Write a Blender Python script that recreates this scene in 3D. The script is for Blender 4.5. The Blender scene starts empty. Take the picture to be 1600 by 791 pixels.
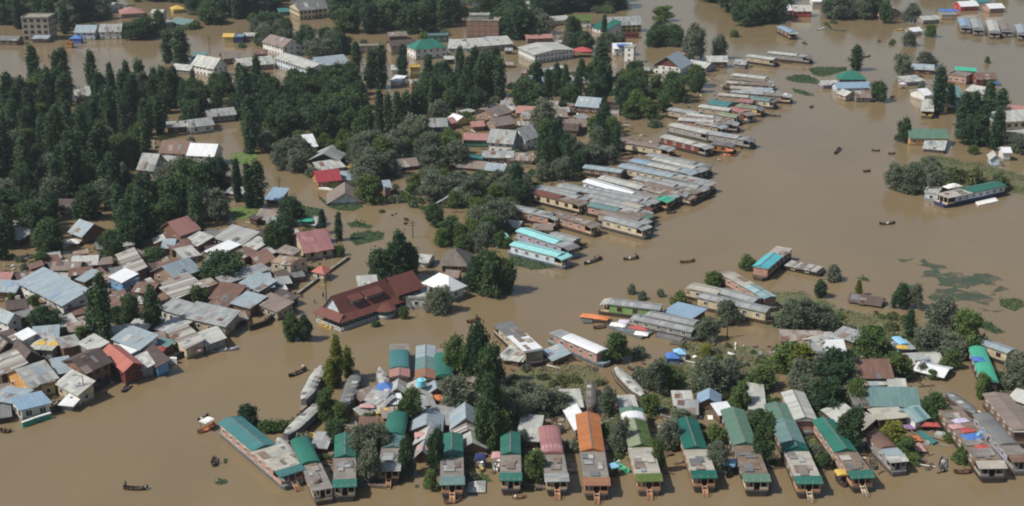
import bpy, math, random
from mathutils import Vector, Matrix, noise
random.seed(7)
S = bpy.context.scene
C = S.collection
D = bpy.data
rad = math.radians

# ------------------------------------------------------------ camera, sky, sun, exposure
FOC, CX, CY, CAM_H = 2200.0, 800.0, 395.5, 117.0
PITCH = math.atan(765 / FOC)
SP, CP = math.sin(PITCH), math.cos(PITCH)
cam_data = D.cameras.new('camera'); cam = D.objects.new('camera', cam_data); C.objects.link(cam)
cam.location = (0, 0, CAM_H); cam.rotation_euler = (math.pi / 2 - PITCH, 0, 0)
cam_data.sensor_width = 36; cam_data.lens = 36 * FOC / 1600
cam_data.clip_start = 1; cam_data.clip_end = 20000
S.camera = cam
SUN_EL, SUN_AZ = 50, -110            # azimuth from +Y, clockwise: the sun stands to the west, a little towards the viewer
world = D.worlds.new('World'); S.world = world; world.use_nodes = True
wn = world.node_tree
sky = wn.nodes.new('ShaderNodeTexSky'); sky.sky_type = 'NISHITA'; sky.sun_disc = False
sky.sun_elevation = rad(SUN_EL); sky.sun_rotation = rad(SUN_AZ)
sky.dust_density = 2.0; sky.air_density = 1.2
wn.links.new(sky.outputs[0], wn.nodes['Background'].inputs[0])
wn.nodes['Background'].inputs[1].default_value = 0.075
sd = D.lights.new('sun', 'SUN'); sun = D.objects.new('sun', sd); C.objects.link(sun)
sd.energy = 4.2; sd.angle = rad(0.6); sd.color = (1.0, 0.94, 0.85)
to_sun = Vector((math.sin(rad(SUN_AZ)) * math.cos(rad(SUN_EL)), math.cos(rad(SUN_AZ)) * math.cos(rad(SUN_EL)), math.sin(rad(SUN_EL))))
sun.rotation_euler = to_sun.to_track_quat('Z', 'Y').to_euler()
S.view_settings.view_transform = 'Standard'; S.view_settings.look = 'None'
S.view_settings.exposure = 0.1; S.view_settings.gamma = 1
S.view_settings.use_curve_mapping = False
S.cycles.max_bounces = 6; S.cycles.diffuse_bounces = 2; S.cycles.glossy_bounces = 2
S.cycles.transmission_bounces = 2; S.cycles.volume_bounces = 0; S.cycles.transparent_max_bounces = 4
S.cycles.use_denoising = True; S.cycles.filter_width = 2.0
HAZE_DENSITY = 0.00010

# ------------------------------------------------------------ picture point -> place on the flood plain
TX, TY, TS = 0.0, 0.0, 1.0
def tl(x0, y0, s=3.955):
    global TX, TY, TS
    TX, TY, TS = x0, y0, s
def P(p): return (TX + p[0] / TS, TY + p[1] / TS)
def at(p, z=0.0):
    x, y = P(p); u = (x - CX) / FOC; v = (y - CY) / FOC
    t = (CAM_H - z) / (SP + v * CP)
    return Vector((u * t, t * (CP - v * SP), z))
def height(pb, yt):
    b = at(pb); y = TY + yt / TS; v = (y - CY) / FOC
    return CAM_H - b.y / (CP - v * SP) * (SP + v * CP)

# ------------------------------------------------------------ materials
MATS = {}
def newmat(name):
    m = D.materials.new(name); m.use_nodes = True
    return m, m.node_tree, m.node_tree.nodes['Principled BSDF']
def nd(nt, t, **k):
    n = nt.nodes.new(t)
    for a, b in k.items(): setattr(n, a, b)
    return n
def val(nt, op, a, b=None, c=None):
    n = nd(nt, 'ShaderNodeMath', operation=op)
    for i, x in enumerate((a, b, c)):
        if x is None: continue
        if isinstance(x, (int, float)): n.inputs[i].default_value = x
        else: nt.links.new(x, n.inputs[i])
    return n.outputs[0]
def mix(nt, f, a, b, bt='MIX'):
    n = nd(nt, 'ShaderNodeMix', data_type='RGBA', blend_type=bt)
    for i, x in ((0, f), (6, a), (7, b)):
        if isinstance(x, (int, float)): n.inputs[i].default_value = x
        elif isinstance(x, tuple): n.inputs[i].default_value = (*x, 1)
        else: nt.links.new(x, n.inputs[i])
    return n.outputs[2]
def ramp(nt, x, lo, hi):
    n = nd(nt, 'ShaderNodeMapRange'); n.interpolation_type = 'SMOOTHSTEP'
    n.inputs[1].default_value = lo; n.inputs[2].default_value = hi
    nt.links.new(x, n.inputs[0]); return n.outputs[0]
def comb(nt, x, y, z):
    n = nd(nt, 'ShaderNodeCombineXYZ')
    for i, a in enumerate((x, y, z)):
        if isinstance(a, (int, float)): n.inputs[i].default_value = a
        else: nt.links.new(a, n.inputs[i])
    return n.outputs[0]
def noi(nt, vec, scale, detail=3, rough=.55):
    n = nd(nt, 'ShaderNodeTexNoise'); n.inputs['Scale'].default_value = scale
    n.inputs['Detail'].default_value = detail; n.inputs['Roughness'].default_value = rough
    if vec is not None: nt.links.new(vec, n.inputs['Vector'])
    return n.outputs['Fac']
def uvparts(nt):
    uv = nd(nt, 'ShaderNodeUVMap'); s = nd(nt, 'ShaderNodeSeparateXYZ'); nt.links.new(uv.outputs[0], s.inputs[0])
    r = nd(nt, 'ShaderNodeObjectInfo').outputs['Random']
    return s.outputs[0], s.outputs[1], val(nt, 'MULTIPLY', r, 173.0)

RUST = (.17, .075, .042)
def sheetmat(name, c, c2=None, var=.5, rust=.3, rcol=RUST, sheet=.9, row=2.4, rough=.55):
    """Roofing in sheets: each sheet a little different, seams, rust in streaks down the slope."""
    m, nt, b = newmat(name)
    u, v, r = uvparts(nt)
    cell = comb(nt, val(nt, 'FLOOR', val(nt, 'DIVIDE', u, sheet)), val(nt, 'FLOOR', val(nt, 'DIVIDE', v, row)), r)
    w = nd(nt, 'ShaderNodeTexWhiteNoise'); nt.links.new(cell, w.inputs[0])
    c2 = c2 or tuple(x * .72 for x in c)
    col = mix(nt, val(nt, 'MULTIPLY', w.outputs[0], var), c, c2)
    big = noi(nt, comb(nt, val(nt, 'MULTIPLY', u, .9), val(nt, 'MULTIPLY', v, .28), r), 1.0, 4)
    col = mix(nt, val(nt, 'MULTIPLY', ramp(nt, big, .68 - .32 * rust, .86 - .32 * rust), min(1, .25 + rust)), col, rcol)
    fine = noi(nt, comb(nt, u, v, r), 2.3, 4, .7)
    col = mix(nt, 1.0, col, mix(nt, fine, (.72, .72, .72), (1.22, 1.22, 1.22)), 'MULTIPLY')
    seam = val(nt, 'LESS_THAN', val(nt, 'FRACT', val(nt, 'DIVIDE', u, sheet)), .07)
    col = mix(nt, val(nt, 'MULTIPLY', seam, .3), col, tuple(x * .35 for x in c))
    nt.links.new(col, b.inputs['Base Color'])
    bp = nd(nt, 'ShaderNodeBump'); bp.inputs['Strength'].default_value = .35; bp.inputs['Distance'].default_value = .05
    cor = val(nt, 'SINE', val(nt, 'MULTIPLY', u, 2 * math.pi / .45)); nt.links.new(val(nt, 'ADD', cor, val(nt, 'MULTIPLY', fine, 2.0)), bp.inputs['Height'])
    nt.links.new(bp.outputs[0], b.inputs['Normal'])
    b.inputs['Roughness'].default_value = rough; b.inputs['Specular IOR Level'].default_value = .35
    MATS[name] = m; return m
def wallmat(name, c, var=.35, plank=0, brick=False, rough=.8):
    m, nt, b = newmat(name)
    tc = nd(nt, 'ShaderNodeTexCoord').outputs['Object']
    r = val(nt, 'MULTIPLY', nd(nt, 'ShaderNodeObjectInfo').outputs['Random'], 91.0)
    s = nd(nt, 'ShaderNodeSeparateXYZ'); nt.links.new(tc, s.inputs[0])
    v = comb(nt, val(nt, 'ADD', s.outputs[0], r), s.outputs[1], val(nt, 'MULTIPLY', s.outputs[2], .5))
    n1 = noi(nt, v, .7, 4, .65); n2 = noi(nt, v, 4.0, 3, .6)
    col = mix(nt, ramp(nt, n1, .35, .75), tuple(min(1, x * (1 + .25 * var)) for x in c), tuple(x * (1 - var) for x in c))
    if brick:
        bt = nd(nt, 'ShaderNodeTexBrick'); nt.links.new(comb(nt, val(nt, 'ADD', s.outputs[0], s.outputs[1]), s.outputs[2], 0), bt.inputs['Vector'])
        bt.inputs['Color1'].default_value = (*c, 1); bt.inputs['Color2'].default_value = (*[x * .6 for x in c], 1)
        bt.inputs['Mortar'].default_value = (.3, .26, .22, 1); bt.inputs['Scale'].default_value = 2.2
        col = mix(nt, .6, col, bt.outputs[0])
    if plank:
        q = val(nt, 'LESS_THAN', val(nt, 'FRACT', val(nt, 'MULTIPLY', s.outputs[2], plank)), .14)
        col = mix(nt, val(nt, 'MULTIPLY', q, .45), col, tuple(x * .3 for x in c))
    col = mix(nt, 1.0, col, mix(nt, n2, (.75, .75, .75), (1.2, 1.2, 1.2)), 'MULTIPLY')
    wet = ramp(nt, val(nt, 'MULTIPLY_ADD', n1, -.9, s.outputs[2]), .35, -.05)
    col = mix(nt, val(nt, 'MULTIPLY', wet, .6), col, (.07, .052, .034))
    nt.links.new(col, b.inputs['Base Color']); b.inputs['Roughness'].default_value = rough
    b.inputs['Specular IOR Level'].default_value = .25
    MATS[name] = m; return m
def plain(name, c, rough=.6):
    m, nt, b = newmat(name)
    tc = nd(nt, 'ShaderNodeTexCoord').outputs['Object']
    n = noi(nt, tc, 1.6, 3)
    nt.links.new(mix(nt, n, tuple(x * .7 for x in c), tuple(min(1, x * 1.25) for x in c)), b.inputs['Base Color'])
    b.inputs['Roughness'].default_value = rough; MATS[name] = m; return m
def leafmat(name, c, c2, trans=.3):
    m, nt, b = newmat(name)
    tc = nd(nt, 'ShaderNodeTexCoord').outputs['Object']
    oi = nd(nt, 'ShaderNodeObjectInfo').outputs['Random']
    n = noi(nt, tc, .55, 2)
    f = val(nt, 'MULTIPLY_ADD', oi, .75, val(nt, 'MULTIPLY_ADD', ramp(nt, n, .35, .7), .6, -.1))
    col = mix(nt, f, c, c2)
    nt.links.new(col, b.inputs['Base Color']); b.inputs['Roughness'].default_value = .75
    b.inputs['Specular IOR Level'].default_value = .15
    tr = nd(nt, 'ShaderNodeBsdfTranslucent'); nt.links.new(col, tr.inputs[0])
    ms = nd(nt, 'ShaderNodeMixShader'); ms.inputs[0].default_value = trans
    nt.links.new(b.outputs[0], ms.inputs[1]); nt.links.new(tr.outputs[0], ms.inputs[2])
    nt.links.new(ms.outputs[0], nt.nodes['Material Output'].inputs[0])
    MATS[name] = m; return m

# roofs
sheetmat('tin', (.36, .38, .375), (.24, .255, .26), 1.0, .36)
sheetmat('tin_blue', (.32, .385, .42), (.25, .315, .36), 1.0, .25)
sheetmat('tin_sky', (.25, .36, .47), (.21, .31, .41), .8, .08)
sheetmat('tin_pale', (.50, .51, .475), (.35, .36, .34), 1.0, .27)
sheetmat('tin_white', (.74, .76, .78), (.62, .65, .68), .6, .02)
sheetmat('tin_dark', (.19, .195, .195), (.13, .135, .14), .8, .2)
sheetmat('tin_rust', (.34, .32, .29), (.21, .15, .12), 1.0, .62)
sheetmat('rust', (.20, .115, .085), (.14, .085, .068), .9, .3, (.31, .29, .27))
sheetmat('brown', (.105, .078, .070), (.08, .06, .055), .8, .1)
sheetmat('brown_pale', (.25, .205, .175), (.19, .155, .135), .9, .2)
sheetmat('pink_roof', (.40, .21, .185), (.33, .175, .16), .8, .2, (.45, .36, .34))
sheetmat('rose', (.37, .175, .175), (.29, .135, .14), 1.0, 0.39, (.55, .38, .40))
sheetmat('red_roof', (.44, .155, .12), (.38, .13, .105), 1.0, 0.20)
sheetmat('crimson', (.36, .05, .065), (.30, .045, .055), .6, .1, (.6, .3, .3))
sheetmat('maroon', (.165, .062, .048), (.135, .052, .042), .8, .12, (.17, .085, .07))
sheetmat('green_roof', (.035, .165, .125), (.03, .13, .105), 1.0, 0.24, (.11, .19, .17))
sheetmat('teal_roof', (.06, .20, .20), (.05, .165, .17), 1.0, 0.26, (.14, .22, .22))
sheetmat('teal_pale', (.14, .24, .235), (.11, .19, .19), .8, .25, (.24, .27, .26))
sheetmat('bright_green', (.03, .18, .13), (.025, .145, .11), 1.0, 0.19)
sheetmat('deep_green', (.012, .125, .095), (.012, .10, .078), 1.0, 0.20, (.10, .2, .17))
sheetmat('olive', (.25, .285, .19), (.20, .24, .15), .7, .15, (.29, .28, .2))
sheetmat('leaf_green', (.085, .20, .085), (.07, .165, .07), .7, .12, (.17, .22, .14))
sheetmat('faded_green', (.11, .20, .15), (.085, .165, .125), .8, .25, (.18, .2, .17))
sheetmat('orange_roof', (.46, .175, .06), (.38, .14, .05), 1.0, 0.26, (.36, .18, .1))
sheetmat('orange_brown', (.30, .15, .085), (.24, .12, .07), .7, .2)
sheetmat('aqua', (.30, .66, .66), (.25, .57, .58), .6, .05, (.45, .6, .6))
sheetmat('aqua_deep', (.11, .46, .52), (.09, .40, .47), .6, .05, (.4, .55, .57))
sheetmat('jade', (.07, .40, .27), (.055, .34, .23), .6, .04)
sheetmat('stripe', (.50, .49, .46), (.13, .10, .085), 1.0, .25, RUST, .75, 30)
sheetmat('stripe_tin', (.42, .43, .42), (.27, .27, .265), 1.0, .12, RUST, .7, 30)
sheetmat('teal_stripe', (.34, .46, .47), (.13, .25, .26), 1.0, .1, (.4, .42, .4), 1.1, 30)
sheetmat('rubble_roof', (.36, .27, .18), (.22, .16, .12), 1.0, .5, (.12, .09, .075), .8, .9)
sheetmat('deck_grey', (.27, .25, .225), (.20, .18, .16), 1.0, .35, (.14, .115, .1), 1.3, 1.7)
sheetmat('deck_brown', (.24, .185, .145), (.17, .13, .105), 1.0, .3, (.33, .29, .25), 1.4, 1.3)
sheetmat('deck_pale', (.46, .445, .39), (.33, .30, .26), .9, .22, (.23, .13, .1), 1.2, 1.9)
sheetmat('thatch', (.155, .135, .115), (.11, .095, .08), 1.0, .4, (.2, .18, .16), .5, .8)
# walls
for n_, c_, v_, p_ in (('cream', (.56, .48, .33), .3, 0), ('white', (.70, .69, .66), .25, 0), ('white_blue', (.56, .64, .72), .25, 0), ('buff', (.42, .34, .24), .35, 2.2),
                       ('tan', (.36, .26, .18), .35, 2.2), ('wood', (.19, .115, .075), .35, 2.4), ('wood_dark', (.085, .06, .048), .35, 2.4), ('redwood', (.20, .052, .038), .3, 2.4),
                       ('orange_wood', (.46, .20, .085), .3, 2.4), ('orange_wall', (.60, .33, .13), .25, 0), ('pink_wall', (.46, .27, .21), .3, 2.2), ('yellow_wall', (.62, .50, .18), .25, 0),
                       ('blue_wall', (.16, .36, .62), .25, 0), ('grey_wall', (.30, .29, .27), .35, 0), ('concrete', (.31, .29, .235), .3, 0), ('green_wall', (.06, .16, .12), .3, 2),
                       ('lime_wall', (.22, .36, .13), .3, 2), ('red_wall', (.52, .045, .05), .25, 0), ('hull_grey', (.15, .155, .16), .4, 2.5), ('hull_brown', (.12, .09, .07), .4, 2.5),
                       ('hull_dark', (.045, .042, .04), .4, 2.5), ('hull_blue', (.23, .29, .33), .3, 2.5), ('lilac_wall', (.40, .38, .48), .3, 2.2), ('stone', (.20, .18, .155), .5, 0),
                       ('plank', (.25, .2, .155), .4, 3.0), ('rail_orange', (.55, .30, .17), .25, 0), ('rail_pale', (.60, .47, .33), .25, 0), ('rail_grey', (.36, .33, .29), .25, 0), ('navy', (.03, .045, .13), .3, 0)):
    wallmat(n_, c_, v_, p_)
wallmat('brick', (.27, .13, .09), .4, 0, True); wallmat('brick_pale', (.36, .24, .18), .4, 0, True)
# small things
for n_, c_ in (('glass_dark', (.015, .018, .022)), ('frame_white', (.62, .6, .56)), ('frame_brown', (.14, .08, .05)), ('shade_dark', (.02, .018, .016)), ('pole_grey', (.3, .3, .29)),
               ('pole_wood', (.10, .075, .055)), ('tarp_blue', (.07, .17, .48)), ('tarp_lightblue', (.25, .50, .72)), ('tarp_red', (.42, .08, .075)), ('tarp_pink', (.50, .29, .28)), ('tarp_orange', (.58, .20, .08)),
               ('tarp_yellow', (.56, .39, .09)), ('tarp_white', (.78, .77, .74)), ('tarp_green', (.05, .36, .22)), ('tarp_grey', (.38, .40, .42)), ('tarp_purple', (.28, .16, .34)), ('tarp_cyan', (.2, .62, .72)),
               ('tarp_lilac', (.52, .48, .62)), ('skin', (.30, .17, .11)), ('hair', (.012, .011, .010)), ('cloth_white', (.7, .69, .66)), ('cloth_dark', (.05, .05, .06)), ('cloth_blue', (.08, .13, .28)), ('cloth_brown', (.16, .11, .08)), ('cloth_pink', (.5, .17, .24)),
               ('bark', (.09, .07, .055)), ('bark_pale', (.30, .27, .23))):
    plain(n_, c_, .15 if n_ == 'glass_dark' else .7)
leafmat('leaf_poplar', (0.032, 0.074, 0.048), (0.092, 0.149, 0.067))
leafmat('leaf_dark', (0.034, 0.077, 0.046), (0.108, 0.168, 0.062))
leafmat('leaf_green', (0.074, 0.135, 0.049), (0.162, 0.223, 0.068))
leafmat('leaf_willow', (0.120, 0.156, 0.102), (0.216, 0.240, 0.168))
leafmat('leaf_yellow', (0.125, 0.169, 0.027), (0.231, 0.237, 0.050))
leafmat('leaf_marsh', (0.132, 0.165, 0.066), (0.275, 0.259, 0.132))
leafmat('leaf_weed', (0.033, 0.088, 0.022), (0.061, 0.127, 0.033))
leafmat('leaf_reed', (0.098, 0.127, 0.052), (0.195, 0.208, 0.098))

# ------------------------------------------------------------ mesh building
class MB:
    def __init__(s): s.v = []; s.ix = {}; s.f = []; s.m = []; s.uv = []
    def vi(s, p):
        k = (round(p[0], 3), round(p[1], 3), round(p[2], 3))
        if k not in s.ix: s.ix[k] = len(s.v); s.v.append(tuple(p))
        return s.ix[k]
    def face(s, pts, m=0, uv=None):
        pts = [Vector(p) for p in pts]
        idx = [s.vi(p) for p in pts]
        keep = [i for i in range(len(idx)) if idx[i] != idx[i - 1]]
        if len(keep) < 3: return
        if uv is None:
            e = (pts[1] - pts[0]); e = e.normalized() if e.length > 1e-6 else Vector((1, 0, 0))
            n = Vector((0, 0, 0))
            for i in range(1, len(pts) - 1): n += (pts[i] - pts[0]).cross(pts[i + 1] - pts[0])
            f = n.normalized().cross(e) if n.length > 1e-9 else Vector((0, 1, 0))
            uv = [((p - pts[0]).dot(e), (p - pts[0]).dot(f)) for p in pts]
        s.f.append([idx[i] for i in keep]); s.m.append(m); s.uv.append([uv[i] for i in keep])
    def box(s, x0, y0, z0, x1, y1, z1, m=0):
        a = [(x0, y0), (x1, y0), (x1, y1), (x0, y1)]
        s.prism(a, z0, z1, m)
    def prism(s, a, z0, z1, m=0, top=None):
        n = len(a); t = top or a
        s.face([(*p, z1) for p in t], m); s.face([(*p, z0) for p in reversed(a)], m)
        for i in range(n):
            j = (i + 1) % n
            s.face([(*a[i], z0), (*a[j], z0), (*t[j], z1), (*t[i], z1)], m)
    def slab(s, pts, th, m=0):
        pts = [Vector(p) for p in pts]; lo = [p - Vector((0, 0, th)) for p in pts]
        s.face(pts, m); s.face(list(reversed(lo)), m)
        for i in range(len(pts)):
            j = (i + 1) % len(pts); s.face([lo[i], lo[j], pts[j], pts[i]], m)
    def bar(s, a, b, r, m=0, n=6, r2=None):
        a, b = Vector(a), Vector(b); d = (b - a)
        if d.length < 1e-6: return
        q = d.to_track_quat('Z', 'Y'); r2 = r if r2 is None else r2
        A = [a + q @ Vector((r * math.cos(6.2832 * i / n), r * math.sin(6.2832 * i / n), 0)) for i in range(n)]
        B = [b + q @ Vector((r2 * math.cos(6.2832 * i / n), r2 * math.sin(6.2832 * i / n), 0)) for i in range(n)]
        for i in range(n):
            j = (i + 1) % n; s.face([A[i], A[j], B[j], B[i]], m)
        s.face(B, m); s.face(list(reversed(A)), m)
    def mesh(s, name, mats):
        me = D.meshes.new(name); me.from_pydata(s.v, [], s.f)
        for k in mats: me.materials.append(MATS[k])
        ul = me.uv_layers.new(name='UVMap'); i = 0
        for p, mi, uv in zip(me.polygons, s.m, s.uv):
            p.material_index = mi
            for q in uv: ul.data[i].uv = q; i += 1
        me.update(); return me
    def build(s, name, mats, parent=None):
        if isinstance(mats, str): mats = [mats]
        return link(name, s.mesh(name, mats), parent)
def link(name, me, parent=None, loc=None, rz=0):
    o = D.objects.new(name, me); C.objects.link(o)
    if parent: o.parent = parent
    if loc is not None: o.location = loc
    if rz: o.rotation_euler = (0, 0, rz)
    return o
def tag(o, label, cat, group=None, kind=None):
    o['label'] = label; o['category'] = cat
    if group: o['group'] = group
    if kind: o['kind'] = kind
    return o
def empty(name, loc, rz=0, label=None, cat=None, group=None):
    o = D.objects.new(name, None); C.objects.link(o); o.location = loc; o.rotation_euler = (0, 0, rz); o.empty_display_size = .5
    if label: tag(o, label, cat, group)
    return o
CACHE = {}
def window_mesh(w, h, frame, pane='glass_dark'):
    k = (round(w, 1), round(h, 1), frame, pane)
    if k not in CACHE:
        m = MB(); b = .12; w, h = k[0] / 2, k[1] / 2
        m.box(-w + b, -.03, -h + b, w - b, .03, h - b, 1)
        m.box(-w, -.07, -h, -w + b, .04, h, 0); m.box(w - b, -.07, -h, w, .04, h, 0)
        m.box(-w + b, -.07, h - b, w - b, .04, h, 0); m.box(-w + b, -.07, -h, w - b, .04, -h + b, 0)
        if w > .5: m.box(-.04, -.06, -h + b, .04, .04, h - b, 0)
        CACHE[k] = m.mesh('window', [frame, pane])
    return CACHE[k]
FOOT = []      # footprints, to keep trees off roofs and decks

# ------------------------------------------------------------ houses
_mixed = ['tin_pale', 'tin_dark', 'rust', 'tin_rust', 'brown_pale', 'tin']
SHEETS = {k: _mixed for k in ('tin', 'tin_blue', 'tin_dark', 'rust', 'tin_rust', 'brown_pale', 'stripe', 'stripe_tin', 'tin_pale', 'rubble_roof')}
SHEETS['brown'] = ['tin_dark', 'brown_pale', 'brown']; SHEETS['tin_pale'] = ['tin', 'tin_blue', 'tin_pale', 'tin_rust']; SHEETS['rose'] = ['rose', 'pink_roof']; SHEETS['tin_blue'] = ['tin_blue', 'tin', 'tin_pale', 'tin_rust', 'tin_sky']
def block(root, A, B, Cc, eave, kind='l', rise=2.0, wall='cream', roof='tin', rows=1, sp=2.6, frame='frame_white', over=.45, gable=None, ww=1.0, wh=1.1, base=-.7, ends=True, keep=False):
    if not keep:
        if at(A).y < 430: eave *= .74; rise *= .85
        elif eave < 6: eave *= .84
    a, b = at(A, eave), at(B, eave)
    e = (b - a); W = e.length; e.normalize(); n = Vector((-e.y, e.x, 0))
    if isinstance(Cc, (int, float)): Dp, k = float(Cc), 0.0
    else:
        c = at(Cc, eave) - b; Dp = max(2.0, c.dot(n)); k = max(-.22 * Dp, min(.22 * Dp, c.dot(e)))
    o0 = Vector((a.x, a.y, 0)) - root.location
    FOOT.append((Vector((a.x, a.y, 0)), e, n, W, Dp, k))
    def L(u, v, z): return o0 + e * (u + k * v / Dp) + n * v + Vector((0, 0, z))
    m = MB(); g = MB(); cs = [(0, 0), (W, 0), (W, Dp), (0, Dp)]
    def wtop(u, v):
        if kind == 's': return eave + rise * v / Dp
        return eave
    for i in range(4):
        p, q = cs[i], cs[(i + 1) % 4]
        m.face([L(*p, base), L(*q, base), L(*q, wtop(*q)), L(*p, wtop(*p))])
    gm = g if gable else m
    if kind == 'l':
        for u in (0, W):
            t = [L(u, 0, eave), L(u, Dp, eave), L(u, Dp / 2, eave + rise - .05)]; gm.face(t if u else t[::-1])
    if kind == 'd':
        for v in (0, Dp):
            t = [L(0, v, eave), L(W, v, eave), L(W / 2, v, eave + rise - .05)]; gm.face(t if not v else t[::-1])
    m.build('wall', wall, root)
    if gable: g.build('gable', gable, root)
    r = MB(); o = over; th = .14
    if kind == 'l':
        s = rise / (Dp / 2)
        r.slab([L(-o, -o, eave - o * s + th), L(W + o, -o, eave - o * s + th), L(W + o, Dp / 2, eave + rise + th), L(-o, Dp / 2, eave + rise + th)], th)
        r.slab([L(W + o, Dp + o, eave - o * s + th), L(-o, Dp + o, eave - o * s + th), L(-o, Dp / 2, eave + rise + th), L(W + o, Dp / 2, eave + rise + th)], th)
    elif kind == 'd':
        s = rise / (W / 2)
        r.slab([L(-o, Dp + o, eave - o * s + th), L(-o, -o, eave - o * s + th), L(W / 2, -o, eave + rise + th), L(W / 2, Dp + o, eave + rise + th)], th)
        r.slab([L(W + o, -o, eave - o * s + th), L(W + o, Dp + o, eave - o * s + th), L(W / 2, Dp + o, eave + rise + th), L(W / 2, -o, eave + rise + th)], th)
    elif kind == 's':
        s = rise / Dp
        r.slab([L(-o, -o, eave - o * s + th), L(W + o, -o, eave - o * s + th), L(W + o, Dp + o, eave + rise + o * s + th), L(-o, Dp + o, eave + rise + o * s + th)], th)
    elif kind == 'h':
        z0 = eave + .02; z1 = eave + rise
        if W >= Dp: i = min(Dp * .5, W * .48); R0, R1 = (i, Dp / 2), (W - i, Dp / 2)
        else: i = min(W * .5, Dp * .48); R0, R1 = (W / 2, i), (W / 2, Dp - i)
        c0, c1, c2, c3 = L(-o, -o, z0), L(W + o, -o, z0), L(W + o, Dp + o, z0), L(-o, Dp + o, z0)
        p0, p1 = L(*R0, z1), L(*R1, z1)
        if W >= Dp: fs = [[c0, c1, p1, p0], [c1, c2, p1], [c2, c3, p0, p1], [c3, c0, p0]]
        else: fs = [[c0, c1, p0], [c1, c2, p1, p0], [c2, c3, p1], [c3, c0, p0, p1]]
        for f in fs: r.face(f)
        r.face([c3, c2, c1, c0])
    else:
        r.slab([L(-.2, -.2, eave + th), L(W + .2, -.2, eave + th), L(W + .2, Dp + .2, eave + th), L(-.2, Dp + .2, eave + th)], th)
        for (u0, v0, u1, v1) in ((-.2, -.2, W + .2, .05), (-.2, Dp - .05, W + .2, Dp + .2), (-.2, .05, .05, Dp - .05), (W - .05, .05, W + .2, Dp - .05)):
            r.slab([L(u0, v0, eave + .55), L(u1, v0, eave + .55), L(u1, v1, eave + .55), L(u0, v1, eave + .55)], .41)
    r.build('roof', roof, root)
    if kind in 'ls' and W > 3 and roof in SHEETS:
        sl = rise / (Dp if kind == 's' else Dp / 2); vm = Dp if kind == 's' else Dp / 2
        for _ in range(random.choice((2, 2, 3, 4))):
            u, v, a_, b_ = random.uniform(-over, W - 1.2), random.choice((random.uniform(-over - .35, -.1), random.uniform(.1, vm * .6))), random.uniform(.7, 1.9), random.uniform(1.0, max(1.4, vm * .55))
            v1 = min(vm - .1, v + b_); sk = random.uniform(-.25, .25); t = MB(); zz = lambda q: eave + sl * q + th + .06
            t.slab([L(u, v, zz(v)), L(u + a_, v, zz(v)), L(u + a_ + sk, v1, zz(v1)), L(u + sk, v1, zz(v1))], .045)
            t.build('roof_sheet', random.choice(SHEETS[roof]), root)
    if rows:
        for i in range(4):
            p, q = L(*cs[i], 0), L(*cs[(i + 1) % 4], 0); d = q - p; ln = d.length; d.normalize()
            nn = Vector((d.y, -d.x, 0)); w0 = p + d * ln / 2 + root.location
            if nn.dot((Vector((0, 0, 0)) - Vector((w0.x, w0.y, 0))).normalized()) < .1: continue
            if not ends and i in (1, 3): continue
            cnt = int((ln - .6) / sp)
            if cnt < 1: continue
            fh = eave / rows
            for rr in range(rows):
                z = fh * rr + fh * .55; hh = min(wh, fh * .55)
                for j in range(cnt):
                    pos = p + d * (ln * (j + .5) / cnt) + nn * .02; pos.z = z
                    link('window', window_mesh(min(ww, ln / cnt * .7), hh, frame), root, pos, math.atan2(d.y, d.x))
    return L, W, Dp
def house(A, B, Cc, eave, label, cat='house', name=None, **kw):
    a, b = at(A, eave), at(B, eave); c = (a + b) / 2; c.z = 0
    nm = name or {'house': 'house', 'shed': 'shed', 'hut': 'hut'}.get(cat, cat.replace(' ', '_'))
    root = empty(nm, c, 0, label, cat, kw.pop('group', None))
    block(root, A, B, Cc, eave, **kw)
    return root

# ------------------------------------------------------------ houseboats
def roof_section(m, x0, x1, w, z, kind, rise, two=0):
    h = w / 2; th = .12
    if kind == 'f':
        m.slab([(x0, -h, z + th), (x1, -h, z + th), (x1, h, z + th), (x0, h, z + th)], th)
    elif kind == 'g':
        m.slab([(x1, -h, z + th), (x0, -h, z + th), (x0, 0, z + rise + th), (x1, 0, z + rise + th)][::-1], th)
        m.slab([(x0, h, z + th), (x1, h, z + th), (x1, 0, z + rise + th), (x0, 0, z + rise + th)][::-1], th, two)
        for x in (x0 + .1, x1 - .1): m.face([(x, -h * .96, z), (x, h * .96, z), (x, 0, z + rise)])
    elif kind == 'b':
        N = 8; pr = [(h * math.cos(math.pi * (1 - i / N)), z + .05 + rise * math.sin(math.pi * i / N)) for i in range(N + 1)]
        for i in range(N):
            (ya, za), (yb, zb) = pr[i], pr[i + 1]
            m.face([(x0, ya, za), (x0, yb, zb), (x1, yb, zb), (x1, ya, za)])
        for x, rv in ((x0, 1), (x1, 0)):
            f = [(x, a, b) for a, b in pr]; m.face(f[::-1] if rv else f)
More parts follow.
